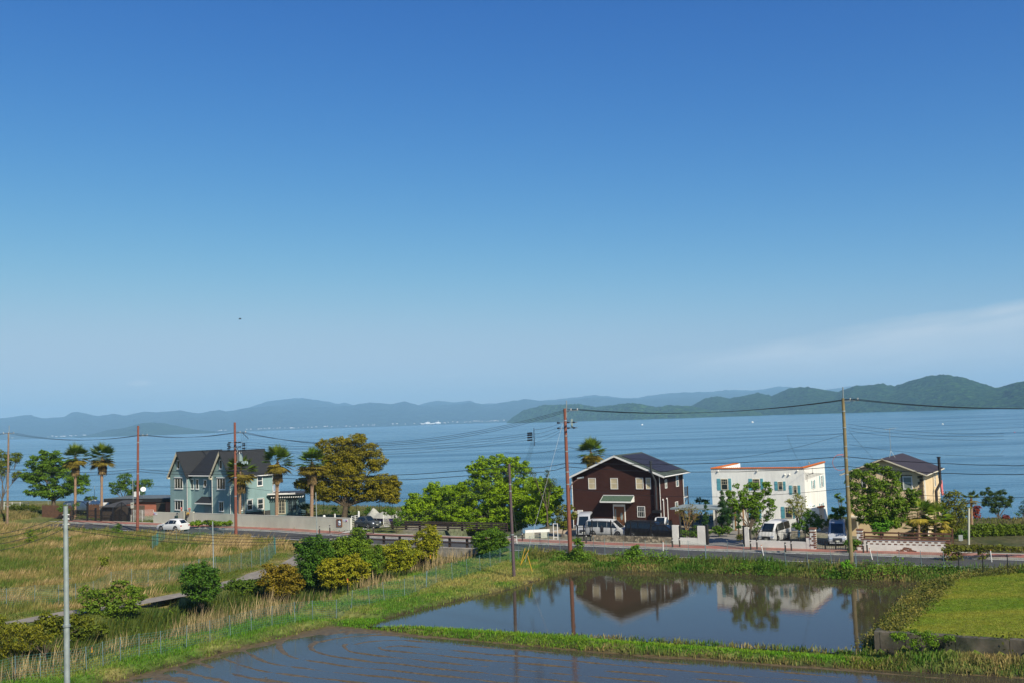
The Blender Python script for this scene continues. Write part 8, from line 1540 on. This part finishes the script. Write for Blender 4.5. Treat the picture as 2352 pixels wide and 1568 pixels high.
k = gap & (n < -5.45) & (n > -8.0) & (X > 2) & in_view(X, Y); X, Y, f2 = X[k], Y[k], f2[k]; C3 = np.repeat(np.stack([X, Y, height(X, Y)], 1), 3, 0); ff = np.repeat(fbm(X, Y, 1.8, 22), 3); C3 += np.stack([GR.normal(size=len(C3))*.2, GR.normal(size=len(C3))*.2, GR.random(len(C3))*(.3+1.3*np.clip(ff, 0, .6))], 1); C3 = C3[ff > -.15]; ff = ff[ff > -.15]; nn = unit(len(C3))+np.array([0, -.4, .8]); nn /= np.linalg.norm(nn, axis=1)[:, None]
V, Fq, T = leaf_mesh(C3, nn, .15, tints(np.clip(ff*1.6+.2, 0, 1), (.03, .08, .01), (.09, .15, .018))); tag(npmesh('bank_weeds', V, Fq, LEAF, None, T), 'broad leaved weeds along the roadside bank', 'weeds', None, 'stuff')
X, Y = sample(60000, 0, 60, 60, 112); n, _ = segd(X, Y, ROADL); ch, _ = segd(X, Y, CHAN); k = (n < -5.4) & (n > -7.2) & (ch > 9) & in_view(X, Y); f = fbm(X, Y, 1.7, 61); blades('roadside_grass', 'ragged tall weeds along the near edge of road at right', X[k], Y[k], .3, .75, (.055, .15, .010), (.28, .22, .07), w=.026, per=6, spread=.15, lean=.7, hs=np.clip(.85+f[k]*.9, .35, 1.5), mixv=.35+fbm(X[k], Y[k], 4, 62)*.9)
# left bank of the lawn: tangled growth
X, Y = sample(40000, 18, 45, 54, 90); dw = poly_sd(X, Y, LAWN); du_ = poly_sd(X, Y, UPADDY); wl = (X-WA[0])*WN[0]+(Y-WA[1])*WN[1]; k = (dw < .5) & (dw > -2.2) & (du_ < .25) & (wl < -.2); X, Y = X[k], Y[k]; f = fbm(X, Y, 2, 5)
C3 = np.repeat(np.stack([X, Y, height(X, Y)], 1), 3, 0)+np.stack([GR.normal(size=len(X)*3)*.25, GR.normal(size=len(X)*3)*.25, GR.random(len(X)*3)*.5], 1); nn = unit(len(C3))+np.array([-.3, -.4, .7]); nn /= np.linalg.norm(nn, axis=1)[:, None]; V, Fq, T = leaf_mesh(C3, nn, .14, tints(np.clip(np.repeat(f, 3)+.5, 0, 1), (.035, .05, .008), (.15, .12, .045))); tag(npmesh('bank_creepers', V, Fq, LEAF, None, T), 'tangled creepers on the bank left of the lawn', 'creepers', None, 'stuff')
# lawn: short turf
X, Y = sample(420000, 18, 60, 38, 85); dw = poly_sd(X, Y, LAWN); k = (dw > .1) & in_view(X, Y); X, Y = X[k], Y[k]; stripes = .5+.5*np.sin((X*.8+Y*.6)*2*np.pi/2.4)*.5; f = fbm(X, Y*2.5, 5, 4); blades('lawn_grass', 'short mown grass of raised lawn at right', X, Y, .03, .07, (.11, .19, .010), (.25, .24, .025), w=.02, mixv=.35+f*.8+(stripes-.5)*.25, per=3, spread=.06, wind=(.3, 0), lean=.6)
k = (dw > -.3)
X, Y = sample(60000, 18, 60, 44, 60); wl = (X-WA[0])*WN[0]+(Y-WA[1])*WN[1]; al = (X-WA[0])*WN[1]-(Y-WA[1])*WN[0]; dl_ = poly_sd(X, Y, LPADDY); du_ = poly_sd(X, Y, UPADDY); k = (wl > .1) & (al > -1.5) & (dl_ < .05) & (du_ < .1) & in_view(X, Y); blades('bank_grass', 'grass strip below the retaining wall', X[k], Y[k], .06, .24, (.055, .13, .012), (.26, .20, .06), w=.018, mixv=.35+fbm(X[k], Y[k], 1.5, 6)*.9, per=6, spread=.12, lean=.9)
# gardens behind the wall and lake side lots
X, Y = sample(150000, -100, 60, 85, 195); n, _ = segd(X, Y, ROADL); k = (n > 3.4) & (n < 34) & in_view(X, Y) & ((X < -17) | (n > 22) | ((X > 38) & (n > 4) & (n < 5))) & (GR.random(len(X)) < .5); gwd = (X-GW.o.x)*GW.n.x+(Y-GW.o.y)*GW.n.y
blades('garden_grass', 'uneven grass on the lakeside lots', X[k], Y[k], .08, .4, (.05, .10, .015), (.20, .17, .05), w=.04, mixv=.4+fbm(X[k], Y[k], 6, 8), per=3, spread=.25)
X, Y = sample(9000, -100, -64, 150, 170); k = (((X+89)/13)**2+((Y-158)/7)**2 < 1) & in_view(X, Y); blades('mound_grass', 'dry and green grass on the mound at far left', X[k], Y[k], .4, .9, (.08, .11, .02), (.34, .25, .11), w=.04, per=4, spread=.2, mixv=.45+fbm(X[k], Y[k], 4, 3))
hedge('dark bramble row on the mound at far left', [(*A(120+k*30, 1120+8*math.sin(k)), 8, 6+2*math.sin(k*2)) for k in range(10)]+[(*A(640+k*40, 1140), 8, 8) for k in range(3)], 162., (.03, .05, .01), (.08, .09, .015), dens=.8)
hedge('climbing greenery on the black fence arch', [(*A(640, 1130), 9, 9), (*A(690, 1150), 8, 12), (*A(810, 1080), 5, 5), (*A(770, 1110), 4, 8), (*A(1110, 1160), 3, 3)], 156.5, MG1, MG2, dens=.7)
